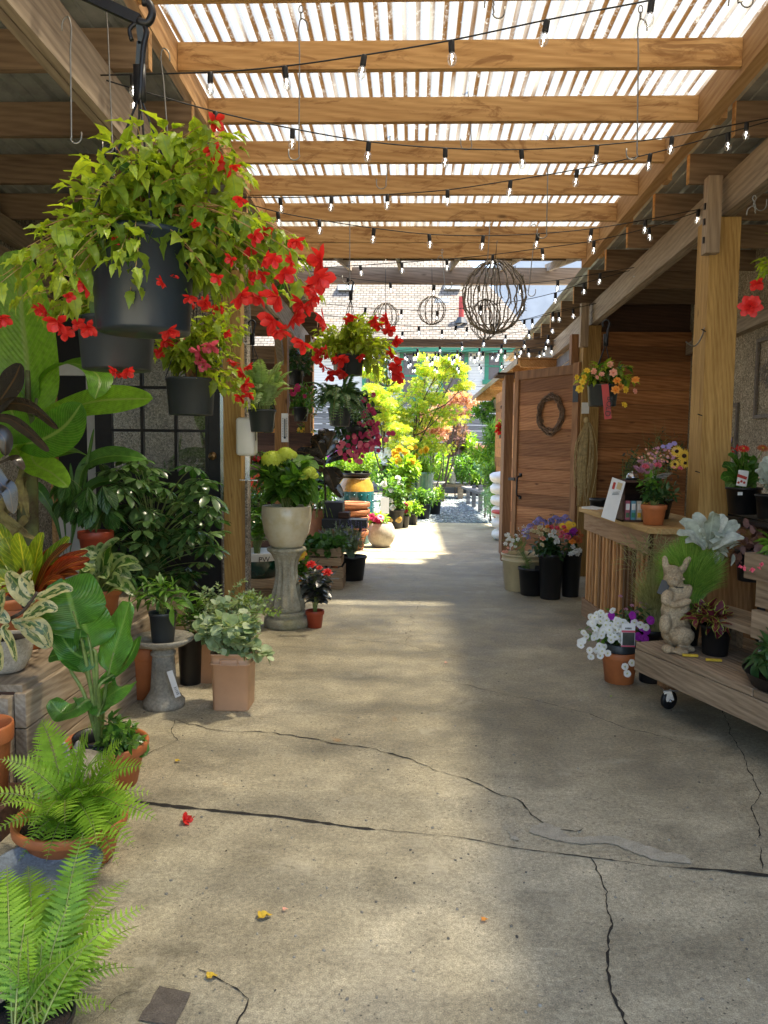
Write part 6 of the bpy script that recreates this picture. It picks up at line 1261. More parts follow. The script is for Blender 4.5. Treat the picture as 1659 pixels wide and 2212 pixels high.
# stone bird bath far, bird statue, low bench
c=G(930,1068);c.y=21;fb=thing('bird_bath','wide shallow stone bowl on a low foot beside the gravel','bird bath',Vector((A(932,1,21).x,21,0)));z=A(932,1040,21).z;c=Vector((A(932,1,21).x,21,0))
part('bowl',lambda m:m.lathe([(.15,0),(.12,z-.3),(.2,z-.25),(.55,z-.04),(.57,z),(.5,z-.02),(0,z-.1)],c,32),M['stone'],fb,True)
cb=thing('concrete_block_column','square grey concrete column behind the stone bowl','column',Vector((A(930,1,22.5).x,22.5,0)));part('shaft',lambda m:m.box(A(915,1,22.5).x,A(948,1,22.5).x,22.4,22.9,0,A(930,975,22.5).z),M['stone'],cb);part('lid',lambda m:m.box(A(905,1,22.5).x,A(950,1,22.5).x,22.35,22.95,A(930,975,22.5).z,A(930,970,22.5).z),M['pgrey'],cb)
lb=thing('low_bench','low weathered timber bench at the far end of the gravel','bench',Vector((A(985,1,23.5).x,23.5,0)));z=A(985,1046,23.5).z
part('top',lambda m:m.box(A(955,1,23.5).x,A(1022,1,23.5).x,23.3,23.9,z-.08,z),M['bench_x'],lb);part('leg',lambda m:m.box(A(1008,1,23.5).x,A(1020,1,23.5).x,23.4,23.6,0,z-.085),M['bench_x'],lb);part('leg',lambda m:m.box(A(958,1,23.5).x,A(966,1,23.5).x,23.4,23.6,0,z-.085),M['bench_x'],lb)
b=A(975,1046,23.5);statue('bird_statue','grey stone bird figure standing on the far low bench','statue',[((b.x,b.y,b.z+.2),(.14,.14,.22)),((b.x,b.y,b.z+.46),(.09,.09,.10)),((b.x-.02,b.y-.1,b.z+.47),(.03,.07,.025)),((b.x,b.y,b.z+.05),(.15,.15,.06)),((b.x,b.y+.1,b.z+.12),(.07,.14,.05))],'stone',b,.02)
potted('round bright green shrub in a black pot at the end of the gravel',1030,1072,46,24,'nurs','pblack',[('gbri',LS,.14,1026,1032,28,20,60,9)])
for i,(x,y,rx,ry,mt,Y,n,l) in enumerate([(1000,1010,26,26,'gmid',23.8,500,'mid green upright shrub behind the bird statue'),(1015,975,16,40,'gbri',24.4,500,'slender light green sapling against the grey fence'),(1040,985,24,22,'brmap',24.2,500,'bronze leaved bush against the grey fence'),(985,950,28,40,'brmap',24.6,600,'purple bronze maple bush low before the fence'),(955,1010,16,34,'gbri',23,400,'pale variegated bush behind the concrete column'),(1048,1000,20,22,'gcom',22,400,'silver green broad leaved plant by the wooden rail'),(930,905,26,24,'pmap',24,350,'salmon leaved maple sprays in front of the fence')]):
    rnd=random.Random(300+i);nr.seed(300+i);c=A(x,y,Y);g=thing('shrub',l,'shrub',Vector((c.x,c.y,0)));m=MB();leafcloud(m,c,(px(rx,Y),.5,px(ry,Y)),STAR if 'map' in mt else LS,.15,n,shell=.2);m.build('crown',M[mt],g);gtube(g,[Vector((c.x,c.y,0)),c],.02,M['bark'],'trunk')
rl=thing('wooden_rail','short grey timber staging beside the conifers on the right of the gravel','staging',Vector((A(1065,1,19).x,19,0)))
part('rail',lambda m:m.bar((A(1028,1,21.5).x,21.5,A(1,1040,21.5).z),(A(1068,1,18).x,18,A(1,1052,18).z),.3,.06),M['fence'],rl)
for x,Y in((1032,21.3),(1045,20),(1060,18.6)): part('leg',lambda m:m.box(A(x,1,Y).x-.05,A(x,1,Y).x+.05,Y-.05,Y+.05,0,A(x,1048,Y).z),M['fence'],rl)
# conifers and mixed greens right of the gravel
for i,(x,y,rx,ry,mt,Y,n,T,s,l) in enumerate([(1070,900,26,42,'gmid',17.5,900,STAR,.11,'feathery green tree top beside the awning post'),(1072,960,22,45,'gcon',16.5,1300,leafT(3,.16,0,.2),.16,'light green feathery conifer by the awning post'),(1075,1040,20,40,'gcon',15.2,1300,leafT(3,.14,0,.2),.15,'yellow green conifer beside the white sacks'),(1050,1000,20,30,'gbri',17,600,LN,.16,'broad leaved light green plant left of the conifers'),(1060,1080,18,26,'gcom',16.0,700,leafT(3,.14,0,.2),.14,'blue green low conifer spreading over the gravel'),(1083,1075,16,24,'gbri',15.0,500,LS,.09,'bright leafy plant growing in the white pot')]):
    rnd=random.Random(400+i);nr.seed(400+i);c=A(x,y,Y);g=thing('conifer' if 'conifer' in l else 'shrub',l,'conifer' if 'conifer' in l else 'shrub',Vector((c.x,c.y,0)));m=MB()
    for k in range(14): 
        q=Vector((rnd.gauss(0,.5),rnd.gauss(0,.5),rnd.uniform(-1,1)));leafcloud(m,c+Vector((q.x*px(rx,Y),q.y*.3,q.z*px(ry,Y)*.8)),(px(rx*.55,Y),.2,px(ry*.3,Y)),T,s,n//14,droop=.3)
    m.build('crown',M[mt],g);gtube(g,[Vector((c.x,c.y,0)),c],.02,M['bark'],'trunk')
potted('white cylinder planter left of the blue glazed pot',1077,1125,22,38,'cyl','white',cat='pot',name='planter_pot');potted('blue glazed ball shaped pot beside the white sacks',1087,1152,34,42,'round','bglaze',cat='pot',name='glazed_pot')
for i in range(6):
    c=Vector((1.55,12.9,.1+.19*i));m=MB();m.ell(c,(.20,.28,.11),RZ_(10*i),20,.5);g=m.top('white_sack',M['bag'],['lowest','second','third','fourth','fifth','topmost'][i]+' white sack of the pile beside the shed jamb','sack',True,'pile of white sacks')
    if i==2: 
        m=MB();m.ell(c+Vector((-.04,-.06,.0)),(.18,.25,.05),None,16);m.build('red_print',M['red'],g)
    tx=bpy.data.textures.new('s','CLOUDS');tx.noise_scale=.12;d=g.modifiers.new('d','DISPLACE');d.texture=tx;d.strength=.07
# ---- maple trees
def maple(label,base,H,limbs,blobs,mat,seed,Y,size=.11,n=700):
    global rnd
    rnd=random.Random(seed);nr.seed(seed);b=Vector((A(base,1,Y).x,Y,0));g=thing('maple_tree',label,'tree',b);m=MB();pts=[]
    for bx,by,rx,ry,k in blobs: pts.append(A(bx,by,Y+rnd.uniform(-.4,.4)))
    tr=[b,b+Vector((.03,0,H*.25)),A(limbs[0],limbs[1],Y)];m.tube(curve(tr,10),[.05-.003*i for i in range(11)],8)
    for p in pts:
        s=curve(tr,10)[rnd.randint(3,10)];mid=s.lerp(p,.5)+Vector((rnd.uniform(-.1,.1),0,-.1));m.tube(curve([s,mid,p],8),[.022-.002*i for i in range(9)],5)
        for _ in range(5):
            q=p+Vector((rnd.gauss(0,.25),rnd.gauss(0,.2),rnd.gauss(0,.2)));m.tube([mid.lerp(p,rnd.uniform(.2,1)),q],[.008,.003],4)
    m.build('trunk',M['bark'],g);l=MB()
    for (bx,by,rx,ry,k),p in zip(blobs,pts):
        for _ in range(7):
            q=nr.normal(size=3)*.5;leafcloud(l,(p.x+q[0]*px(rx,Y),p.y+q[1]*.35,p.z+q[2]*px(ry,Y)),(px(rx*.7,Y),.35,px(ry*.42,Y)),STAR,size,int(n*k/7),droop=-.3)
    l.build('crown',M[mat],g)
maple('tall golden green maple spreading in front of the green windows',890,2,(905,870),[(965,800,34,26,1),(1003,830,22,12,.5),(925,795,26,18,.7),(940,850,40,30,1),(898,860,32,34,.8),(868,905,38,34,.8),(915,915,46,34,.9),(955,895,34,26,.6),(885,955,40,30,.7),(935,955,34,26,.6),(990,795,16,12,.3),(960,775,20,10,.3)],'gmap',501,17.5,.07,900)
maple('shorter golden maple left of the tall one, reaching the red basket',838,2,(830,880),[(812,820,20,24,.8),(800,855,24,22,.9),(830,870,24,24,.9),(845,910,26,24,.8),(815,900,24,24,.7),(860,940,26,20,.7),(795,800,14,14,.5),(850,840,18,14,.5)],'gmap',502,16.8,.07,850)
maple('pale pink leaved maple leaning over the grey fence',975,2,(985,900),[(975,870,26,12,.7),(1000,862,22,10,.6),(960,895,28,14,.8),(990,890,20,10,.5),(1015,868,12,6,.3)],'pmap',503,22,.15,240)
maple('orange tinted low maple right of the golden one',945,2,(940,930),[(945,915,24,18,.8),(958,940,18,14,.6),(925,935,20,14,.6)],'pmap',504,19,.13,260)
for i,(x,y,rx,ry,Y) in enumerate([(820,1010,50,30,22),(905,1000,40,24,24),(770,1000,40,22,17.5),(700,1030,34,60,13)]):
    rnd=random.Random(600+i);nr.seed(600+i);c=A(x,y,Y);g=thing('shrub',['sunlit green bush between the teal pot and the roses','green bush filling in under the tall maple','bright leafy bush behind the black saucer','leafy bush in the gap behind the black rubber plant'][i],'shrub',Vector((c.x,c.y,0)));m=MB();leafcloud(m,c,(px(rx,Y),.5,px(ry,Y)),LS,.13,900,shell=.2);m.build('crown',M['gbri' if i!=3 else 'gmid'],g)
# ================================================================ RIGHT SIDE
# counter
k0=thing('sales_counter','cedar sales counter with vertical slats and a thick pale top','counter',(1.6,5.3,0))
ca=Vector((1.575,7.05,0));cb_=Vector((1.64,5.30,0));cr_=Vector((2.9,5.42,0))
d1=(ca-cb_).normalized();n1=Vector((-d1.y,d1.x,0));n1=n1 if n1.x<0 else -n1
M1=Matrix((d1,-n1,Vector((0,0,1)))).transposed().to_4x4();M1.translation=cb_;L1=(ca-cb_).length
def cbx(n,x0,x1,y0,y1,z0,z1,mt,v=None): return part(n,lambda m:m.box(x0,x1,y0,y1,z0,z1,v,M1),mt,k0,bevel=.003)
cbx('base_board',0,L1,.0,.03,0,.16,M['cnt_y']);cbx('apron_board',0,L1,.0,.03,.79,.945,M['cnt_y']);cbx('backing',0.03,L1,.045,.06,.16,.79,M['cnt_z'],.1)
for i in range(17):
    x=.07+i*(L1-.1)/17
    cbx('slat',x,x+.048,.010,.042,.162,.788,M['cnt_z'])
cbx('corner_board',-.002,.035,-.004,.05,0,.945,M['cnt_z'])
part('end_panel',lambda m:(m.box(1.68,2.9,5.33,5.36,0,.79,.3),),M['cnt_z'],k0);part('end_apron',lambda m:m.box(1.66,2.9,5.29,5.32,.79,.945,.5),M['cnt_x'],k0,bevel=.003);part('end_post',lambda m:m.box(1.66,1.75,5.295,5.325,0,.785,.6),M['cnt_z'],k0,bevel=.003)
part('top',lambda m:m.add([(1.54,7.12,.947),(1.60,5.24,.947),(1.68,5.20,.947),(2.9,5.24,.947),(2.9,5.9,.947),(2.2,5.95,.947),(2.15,7.12,.947)]+[(1.54,7.12,.99),(1.60,5.24,.99),(1.68,5.20,.99),(2.9,5.24,.99),(2.9,5.9,.99),(2.2,5.95,.99),(2.15,7.12,.99)],[(0,1,8,7),(1,2,9,8),(2,3,10,9),(3,4,11,10),(4,5,12,11),(5,6,13,12),(6,0,7,13),(7,8,12,13),(8,9,10,11),(0,6,5,1),(4,3,2,1)],[(8,11,12),(1,5,4)],.5),M['cnt_top'],k0,bevel=.004)
CZ=.992
# display box with seed packets
bx=A(1372,1118,5.75);bx.z=CZ;g=thing('display_box','dark wooden display box of seed packets on the counter','box',bx)
x0,x1,y0,y1=bx.x-.13,bx.x+.13,5.62,5.95;zz=A(1385,1042,5.7).z
part('shell',lambda m:(m.box(x0,x1,y1-.012,y1,CZ,zz),m.box(x0,x0+.014,y0,y1-.013,CZ,zz),m.box(x1-.014,x1,y0,y1-.013,CZ,zz),m.box(x0,x1,y0,y1,zz,zz+.014),m.box(x0,x1,y0,y1-.013,CZ,CZ+.012)),M['darkwood'],g)
for i,cl in enumerate([(.35,.08,.12),(.12,.3,.4),(.55,.5,.42),(.65,.45,.08),(.5,.2,.1)]):
    x=x0+.025+i*.042;q=tag(MB().box(x,x+.034,y0+.02,y0+.05,CZ+.013,CZ+.15,.5).top('seed_packet',plain('packet_%d'%i,cl,.5,.05,30,0),['maroon','blue','white','yellow','rust'][i]+' seed packet standing in the display box','seed packet',False,'seed packets in the display box'))
    part('picture',lambda m:(m.box(x+.004,x+.030,y0+.017,y0+.0195,CZ+.085,CZ+.13),),M['card'],q);part('picture',lambda m:m.box(x+.004,x+.03,y0+.017,y0+.0195,CZ+.03,CZ+.065),[M['gglaze'],M['green'],M['pyc'],M['red'],M['yglaze']][i],q)
# leaning paper sign
sg=thing('paper_sign','tall white paper sign leaning out over the counter edge','sign',A(1315,1120,5.5))
a=A(1313,1122,5.48);b=A(1337,1036,5.62)
part('sheet',lambda m:m.bar(a,b,.10,.002,.5,(0,-1,.2)),M['card'],sg)
part('print',lambda m:[m.bar(a.lerp(b,.62+.03*i)+Vector((-.02,-.006,0)),a.lerp(b,.62+.03*i)+Vector((.03,-.006,0.004)),.002,.004,.5,(0,-1,.2)) for i in range(3)],M['pgrey'],sg)
part('picture',lambda m:(m.bar(a.lerp(b,.75)+Vector((.015,-.005,0)),a.lerp(b,.92)+Vector((.015,-.005,0)),.035,.001,.5,(0,-1,.2)),),M['cream'],sg);part('picture',lambda m:m.bar(a.lerp(b,.76)+Vector((-.025,-.005,0)),a.lerp(b,.93)+Vector((-.025,-.005,0)),.018,.001,.5,(0,-1,.2)),M['red'],sg)
m=MB();[m.bar(A(1268,1097,6.4)+Vector((0,0,.004*i)),A(1300,1100+i,6.3)+Vector((0,0,.004*i)),.16,.003) for i in range(4)];m.top('loose_papers',M['card'],'small pile of loose white papers on the far counter end','papers',False)
# bell, money cards
c=Vector((bx.x-.03,5.75,zz+.015));g=thing('service_bell','chrome service bell on top of the display box','bell',c);part('dome',lambda m:m.lathe([(.045,.018),(.042,.035),(.03,.05),(.01,.056),(0,.056)],c,24),M['chrome'],g,True);part('base',lambda m:m.lathe([(0,0),(.05,0),(.05,.012),(.03,.016),(0,.016)],c,24),M['iron'],g,True);part('button',lambda m:m.lathe([(.006,.056),(.006,.066),(0,.066)],c,10),M['chrome'],g)
m=MB();[m.bar(c+Vector((.13+.01*i,.03,-.01+.012*i)),c+Vector((.24,-.02-.02*i,.02+.012*i)),.09,.002) for i in range(4)];m.top('folded_cards',M['card'],'fan of pale folded cards beside the service bell','cards',False)
# miniature rose
rnd=random.Random(701);nr.seed(701)
pc=A(1411,1131,5.42);pc.z=CZ;g=thing('potted_rose','miniature pink rose in a plain terracotta pot on the counter','potted plant',pc)
pot(g,pc,px(27,5.42),A(1411,1090,5.42).z-CZ,'rim',M['terra']);t=pc+Vector((0,0,.12))
bushmesh(g,A(1420,1062,5.42),(px(50,5.4),.11,px(30,5.4)),t,LS,.052,24,9,M['gdrk'],M['stem'],.0025,.25,-.1,vb=.75,shell=.4)
bushmesh(g,A(1408,1035,5.42),(px(30,5.4),.07,px(26,5.4)),t,LS,.05,10,9,M['gmid'],M['stem'],.0025,.3,-.1,shell=.5)
for x,y,s,me in[(1394,1010,.055,'ros'),(1421,1007,.06,'ros'),(1469,1013,.04,'ros'),(1455,1011,.03,'pea')]: bloom(R_[me],'bloom',g,A(x,y,5.38),(0,-.5,1),s)
# black bins with cut flowers standing behind the counter
def bin_(x,Y,w,z0,z1,label,group='black flower bins',st='nurs'):
    c=Vector((A(x,1,Y).x,Y,z0));g=thing('flower_bin',label,'bucket',c,group);pot(g,c,px(w,Y)/2,z1-z0,st,M['pblack'],soil=False);return g,c
g,cA=bin_(1455,5.95,80,CZ,A(1,1060,5.95).z,'large black bin on the counter behind the terracotta rose pot')
g,cB=bin_(1335,7.6,50,.75,A(1,1060,7.6).z,'black bin standing left of the display box behind the counter')
def bunch(label,cat,base,blob,T,size,mat,n,per,fl=(),r=.003,vb=None,sm='stem',droop=.0,t0=.4,shell=.4,Y=None,name='flower_bunch'):
    g=thing(name,label,cat,base);Y=Y or base.y
    bushmesh(g,A(blob[0],blob[1],Y),(px(blob[2],Y),px(blob[2],Y)*.7,px(blob[3],Y)),base,T,size,n,per,M[mat],M[sm],r,t0,droop,vb=vb,shell=shell,zmin=-.1)
    for n_,x,y,rx,ry,me,s,*a in fl: scatter(n_,x,y,rx,ry,Y-px(rx,Y)*.4,me,s,g,*a)
    return g
me_tist=fm(merge(*[xf(leafT(2,.12,0,0),Matrix.Rotation(i*2.4,4,'Z')@Matrix.Rotation(math.asin(1-2*(i+.5)/60),4,'X')@Matrix.Scale(.5,4)) for i in range(60)]),M['gdah'],'thistle_bloom')
me_foxt=fm(merge(*[xf(PETN,Matrix.Translation((0,0,.05*i))@Matrix.Rotation(i*2.4,4,'Z')@Matrix.Rotation(.8,4,'X')@Matrix.Scale(.13*(1-.018*i),4)) for i in range(46)]),M['prus'],'foxtail_spike')
me_foxg=fm(merge(*[xf(PETN,Matrix.Translation((0,0,.05*i))@Matrix.Rotation(i*2.4,4,'Z')@Matrix.Rotation(.8,4,'X')@Matrix.Scale(.11*(1-.018*i),4)) for i in range(46)]),M['gfers'],'foxtail_spike')
rnd=random.Random(710);nr.seed(710)
g=bunch('bunch of pointed olive and orange foxtail spikes behind the sunflowers','cut flowers',cA+Vector((0,.2,.1)),(1440,960,40,40),LT,.08,'gdrk',12,4,Y=6.4)
for x0,y0,x1,y1,s,o in [(1400,985,1382,910,.2,0),(1420,980,1412,900,.2,0),(1440,975,1435,905,.18,0),(1455,960,1445,875,.26,1),(1468,955,1460,900,.2,1),(1478,960,1476,890,.2,1),(1432,985,1420,940,.14,0),(1462,970,1455,925,.15,1)]:
    bloom(me_foxt if o else me_foxg,'flower_spike',g,A(x0,y0,6.3),A(x1,y1,6.3)-A(x0,y0,6.3),.135)
g=bunch('bunch of yellow sunflowers against the big right post','cut flowers',cA+Vector((.05,.0,.1)),(1470,985,14,26),LO,.07,'gdrk',6,4,Y=5.9)
for x,y,s in[(1478,985,.10),(1462,975,.085),(1458,1003,.07),(1480,1000,.08)]: bloom(me_sun,'bloom',g,A(x,y,5.75),(-.3,-1,.15),s)
g=bunch('bunch of pink and mauve statice with grey thistle heads','cut flowers',cA+Vector((-.05,-.03,.1)),(1425,1005,50,42),LN,.035,'glav',30,8,[(40,1418,985,40,18,[fm(F_IMP,M['pmau'],'statice_bloom'),fm(F_IMP,M['ppea'],'statice_bloom')],.022),(30,1390,1010,22,16,[fm(F_CAR,M['pmau'],'statice_bloom')],.03),(6,1440,965,22,12,[fm(F_IMP,M['plil'],'statice_bloom')],.04)],Y=5.85)
for x,y in[(1430,975),(1425,970),(1445,1010),(1460,1015),(1432,1015),(1418,1010),(1450,1035),(1465,1030)]: bloom(me_tist,'thistle_head',g,A(x,y,5.75),(0,0,1),.035)
bunch('loose green bunch of seed pods left of the pink statice','cut flowers',Vector((A(1385,1,6.3).x,6.3,1.1)),(1372,1010,34,46),LN,.045,'gdrk',26,9,[(12,1365,990,26,26,[me_tist],.02)],Y=6.3,vb=.6)
g=thing('yellow_canister','yellow canister behind the big post','canister',A(1548,1090,6.1));part('can',lambda m:m.box(A(1540,1,6.1).x,A(1556,1,6.1).x,6.1,6.2,A(1,1072,6.1).z,A(1,1010,6.1).z),M['yglaze'],g);part('base',lambda m:m.box(A(1540,1,6.1).x,A(1556,1,6.1).x,6.09,6.21,A(1,1135,6.1).z,A(1,1074,6.1).z),M['pblack'],g);g.name='canister'  # plain yellow canister, no light source
g=bunch('sunflower and blue delphinium stems showing right of the big post','cut flowers',A(1560,1060,6.3),(1556,985,16,30),LO,.06,'gdrk',6,4,Y=6.2)
for x,y,me,s in[(1548,968,me_sun,.09),(1556,995,me_sun,.07),(1566,965,me_agf,.09),(1570,950,me_agf,.08),(1576,975,me_sal,.12)]: bloom(me,'bloom',g,A(x,y,6.1),(.2,-1,.3),s)
# ---- floor buckets
bc=G(1130,1278);bc.y+=.14;h=A(1130,1195,bc.y).z;r=px(44,bc.y)
g=thing('cream_bucket','cream plastic bucket with a black printed square beside the shed door','bucket',bc);rnd=random.Random(720);nr.seed(720)
pot(g,bc,r,h,'bucket',M['cream'],'shell',soil=False);g['label']='cream plastic bucket with a printed emblem square beside the shed door'
e=bc+Vector((.05,-r*.97,h*.25));f_=Vector((.0,-.012,0))
part('printed_emblem',lambda m:([m.box(e.x+a,e.x+b_,e.y-.018,e.y-.014,e.z+c_,e.z+d_) for a,b_,c_,d_ in((-.07,.07,.07,.078),(-.07,.07,-.085,-.077),(-.07,-.063,-.085,.078),(.063,.07,-.085,.078))],m.tube([e+Vector((.045*math.cos(t),-.018,.045*math.sin(t))) for t in np.linspace(.3,PI-.3,10)],.004,4),[m.bar(e+Vector((.04*math.cos(t),-.018,.04*math.sin(t))),e+Vector((.055*math.cos(t),-.018,.055*math.sin(t))),.012,.004) for t in(-.4,-.8,-1.2,-1.9,-2.3,-2.7)],m.ell(e+Vector((0,-.016,0)),(.02,.003,.02))),M['pblack'],g)
def fbin(x,y,w,ytop,label):
    c=G(x,y);c.y+=px(w,c.y)/2;hh=A(x,ytop,c.y).z;g=thing('flower_bin',label,'bucket',c,'black flower bins');pot(g,c,px(w,c.y)/2,hh,'nurs',M['pblack'],soil=False);return g,c,hh
g,cC,hC=fbin(1153,1290,62,1225,'low black bucket of carnations in front of the cream bucket')
g,cD,hD=fbin(1193,1298,56,1195,'tall black bin of roses between the door and the counter')
g,cE,hE=fbin(1236,1292,46,1190,'tall black bin of mixed flowers tight against the counter')
g,cF,hF=fbin(1180,1262,50,1190,'black bin of blue agapanthus behind the rose bin')
Yc=cC.y-.05
g=bunch('bunch of small white carnations leaning left out of the low bucket','cut flowers',cC+Vector((0,0,hC*.4)),(1106,1180,20,26),LT,.08,'gmid',16,8,[(12,1104,1172,18,22,[me_car],.045),(3,1092,1190,10,8,[fm(F_CAR,M['ppea'],'carnation_bloom')],.04)],Y=Yc,t0=.1)
bunch('spray of white baby breath above the cream bucket','cut flowers',bc+Vector((0,0,h*.5)),(1132,1150,14,16),LT,.03,'gmid',8,3,[(40,1132,1148,14,14,[me_car],.012)],Y=bc.y)
g=bunch('large bunch of cream, white and pink roses in the tall black bin','cut flowers',cD+Vector((0,0,hD*.5)),(1190,1190,46,34),LO,.08,'gdrk',34,9,Y=cD.y-.05,vb=.5)
for x,y,c_,s in[(1150,1148,'crm',1),(1160,1150,'crm',1),(1167,1140,'crm',1),(1178,1146,'crm',1),(1168,1155,'crm',1),(1172,1165,'pea',1),(1170,1178,'crm',.9),(1190,1140,'pink',1),(1203,1142,'pink',1),(1196,1150,'whi',1),(1190,1158,'whi',1.1),(1200,1163,'whi',1),(1203,1172,'whi',1.2),(1183,1138,'ora',.8),(1214,1152,'ros',1),(1222,1148,'ora',1.1),(1218,1140,'pink',.9),(1226,1162,'ros',1.2),(1236,1172,'ora',1.2),(1212,1160,'ros',.8)]:
    bloom(R_[c_],'rose',g,A(x,y,cD.y-.18),(rnd.uniform(-.4,.4),-.6,.8),.062*s)
g=bunch('mixed bunch of yellow, violet and rust chrysanthemums beside the counter','cut flowers',cE+Vector((0,0,hE*.5)),(1236,1165,22,24),LO,.06,'gdrk',14,7,[(9,1232,1136,18,5,[me_cary],.07),(9,1234,1150,14,10,[me_carm],.06),(9,1246,1160,12,14,[me_caro],.06),(6,1242,1190,12,12,[me_car],.06)],Y=cE.y-.1,vb=.4)
g=bunch('bunch of blue violet agapanthus heads above the roses','cut flowers',cF+Vector((0,0,hF*.5)),(1185,1135,40,20),LT,.1,'gdrk',14,5,Y=cF.y)
for x,y in[(1135,1150),(1145,1140),(1158,1132),(1172,1130),(1190,1128),(1200,1122),(1215,1125),(1228,1130),(1208,1132),(1184,1136),(1222,1120),(1137,1162),(1165,1125)]: bloom(me_agf,'bloom',g,A(x,y,cF.y),(rnd.uniform(-.3,.3),-.4,1),.10)
# ---- things on the shed: wreath, raffia, card
rnd=random.Random(730)
p=Md@Vector((LD*.47,.07,1.5+(970-915)/F*9.8+.25));wc=A(1191,895,9.72)
wr=thing('vine_wreath','round woven vine wreath hanging on the open shed door','wreath',wc-Vector((0,0,.25)));m=MB();rr_=px(35,9.72)
for k in range(22):
    ph=rnd.uniform(0,6.28);o=rnd.uniform(-.035,.035);o2=rnd.uniform(-.03,.03);P=[]
    for i in range(37):
        t=2*PI*i/36;q=rr_+o*math.cos(t*2+ph)+.02*math.sin(t*5+ph);u=dd*math.cos(t)*q+Vector((0,0,1))*math.sin(t)*q*1.08
        P.append(wc+u+nn*(o2*math.sin(t*3+ph)+.02)-Vector((0,.02,0)))
    m.tube(P,.0065,5,rnd.random(),False)
for _ in range(30):
    t=rnd.uniform(0,6.28);a=wc+(dd*math.cos(t)+Vector((0,0,1))*math.sin(t)*1.08)*rr_;m.tube([a,a+Vector((rnd.uniform(-.08,.08),-.04,rnd.uniform(-.08,.08)))],[.004,.002],4)
m.build('vine_ring',M['vine'],wr)
a=A(1265,908,9.2);rf_=thing('raffia_hank','long tan raffia hank hanging on the second right post','raffia',a-Vector((0,0,.9)));m=MB()
for k in range(60):
    x=rnd.gauss(0,.03);L=rnd.uniform(.6,1.02);m.tube(curve([a,a+Vector((x*.8,-.05-.03*rnd.random(),-.10)),a+Vector((x*1.8-.03,-.04,-L*.5)),a+Vector((x*1.2-.03+rnd.uniform(-.03,.03),-.03,-L))],10),.004,4,rnd.random(),False)
m.build('strands',M['tan'],rf_);part('knot',lambda m:m.ell(a+Vector((0,-.03,-.0)),(.03,.02,.04)),M['tan'],rf_,True)
a=A(1258,893,9.15);b=A(1275,869,9.15);m=MB();m.box(a.x,b.x,9.20,9.205,a.z,b.z);m.top('notice_card',M['card'],'small white card pinned on the second right post','card',False)
# ---- petunia pot on the floor
rnd=random.Random(740);nr.seed(740)
pc=G(1348,1484);pc.y+=.12;g=thing('potted_petunias','white and violet petunias in a terracotta pot at the cart corner','potted plant',pc);hh=A(1348,1405,pc.y).z;r=px(41,pc.y)
pot(g,pc,r,hh,'rim',M['terra']);m=MB();m.lathe([(r*.85,0),(r*.9,.05),(r*.86,.055),(r*.8,.02),(0,.02)],pc+Vector((0,0,hh)),32);m.build('grey_liner',M['pgrey'],g)
t=pc+Vector((0,0,hh));Y=pc.y
bushmesh(g,A(1315,1360,Y),(px(58,Y),.14,px(42,Y)),t,LS,.05,44,10,M['gmid'],M['stem'],.002,.2,-.2,shell=.3)
bushmesh(g,A(1370,1340,Y),(px(42,Y),.12,px(36,Y)),t,LS,.05,26,10,M['gdrk'],M['stem'],.002,.2,-.1,shell=.3,vb=.8)
for _ in range(76):
    a=rnd.uniform(0,6.28);q=rnd.random()**.5;bloom(me_pet,'bloom',g,A(1300+50*q*math.cos(a)+(8 if math.sin(a)<0 else -6),1375+52*q*math.sin(a)-rnd.random()*10,Y-rnd.uniform(.1,.2)),(rnd.uniform(-.8,.5),-1,rnd.uniform(-.4,.8)),.036)
for x,y in[(1310,1340),(1345,1345),(1352,1350),(1370,1345),(1395,1355),(1383,1350),(1350,1440),(1365,1432),(1355,1455),(1330,1350)]: bloom(me_pet,'bloom',g,A(x,y,Y-.17),(rnd.uniform(-.3,.3),-1,.2),.038)
for x,y in[(1366,1330),(1378,1375),(1392,1380),(1396,1362),(1405,1340),(1370,1345),(1388,1355),(1320,1330)]: bloom(me_petv,'bloom',g,A(x,y,Y-.16),(rnd.uniform(-.3,.5),-1,.3),.046)
for x,y in[(1340,1288),(1365,1308),(1385,1302),(1392,1312),(1376,1322),(1398,1305),(1352,1316)]: bloom(fm(F_CAR,M['pmau'],'verbena_bloom'),'bloom',g,A(x,y,Y),(0,-.4,1),.03)
a=A(1357,1372,Y-.22);tg=part('plant_tag',lambda m:m.box(a.x-.042,a.x+.042,a.y-.002,a.y,a.z-.075,a.z+.075),M['card'],g,bevel=.001)
part('tag_band',lambda m:(m.box(a.x-.042,a.x+.042,a.y-.005,a.y-.0025,a.z+.018,a.z+.03),m.box(a.x-.042,a.x+.042,a.y-.005,a.y-.0025,a.z-.073,a.z-.065)),M['ppink'],tg);part('tag_picture',lambda m:m.box(a.x-.035,a.x+.038,a.y-.005,a.y-.0025,a.z-.063,a.z+.016),M['gdah'],tg);part('tag_print',lambda m:[m.box(a.x-.02+.008*i,a.x-.015+.008*i,a.y-.005,a.y-.0025,a.z+.038,a.z+.048) for i in range(5)],M['pblack'],tg)
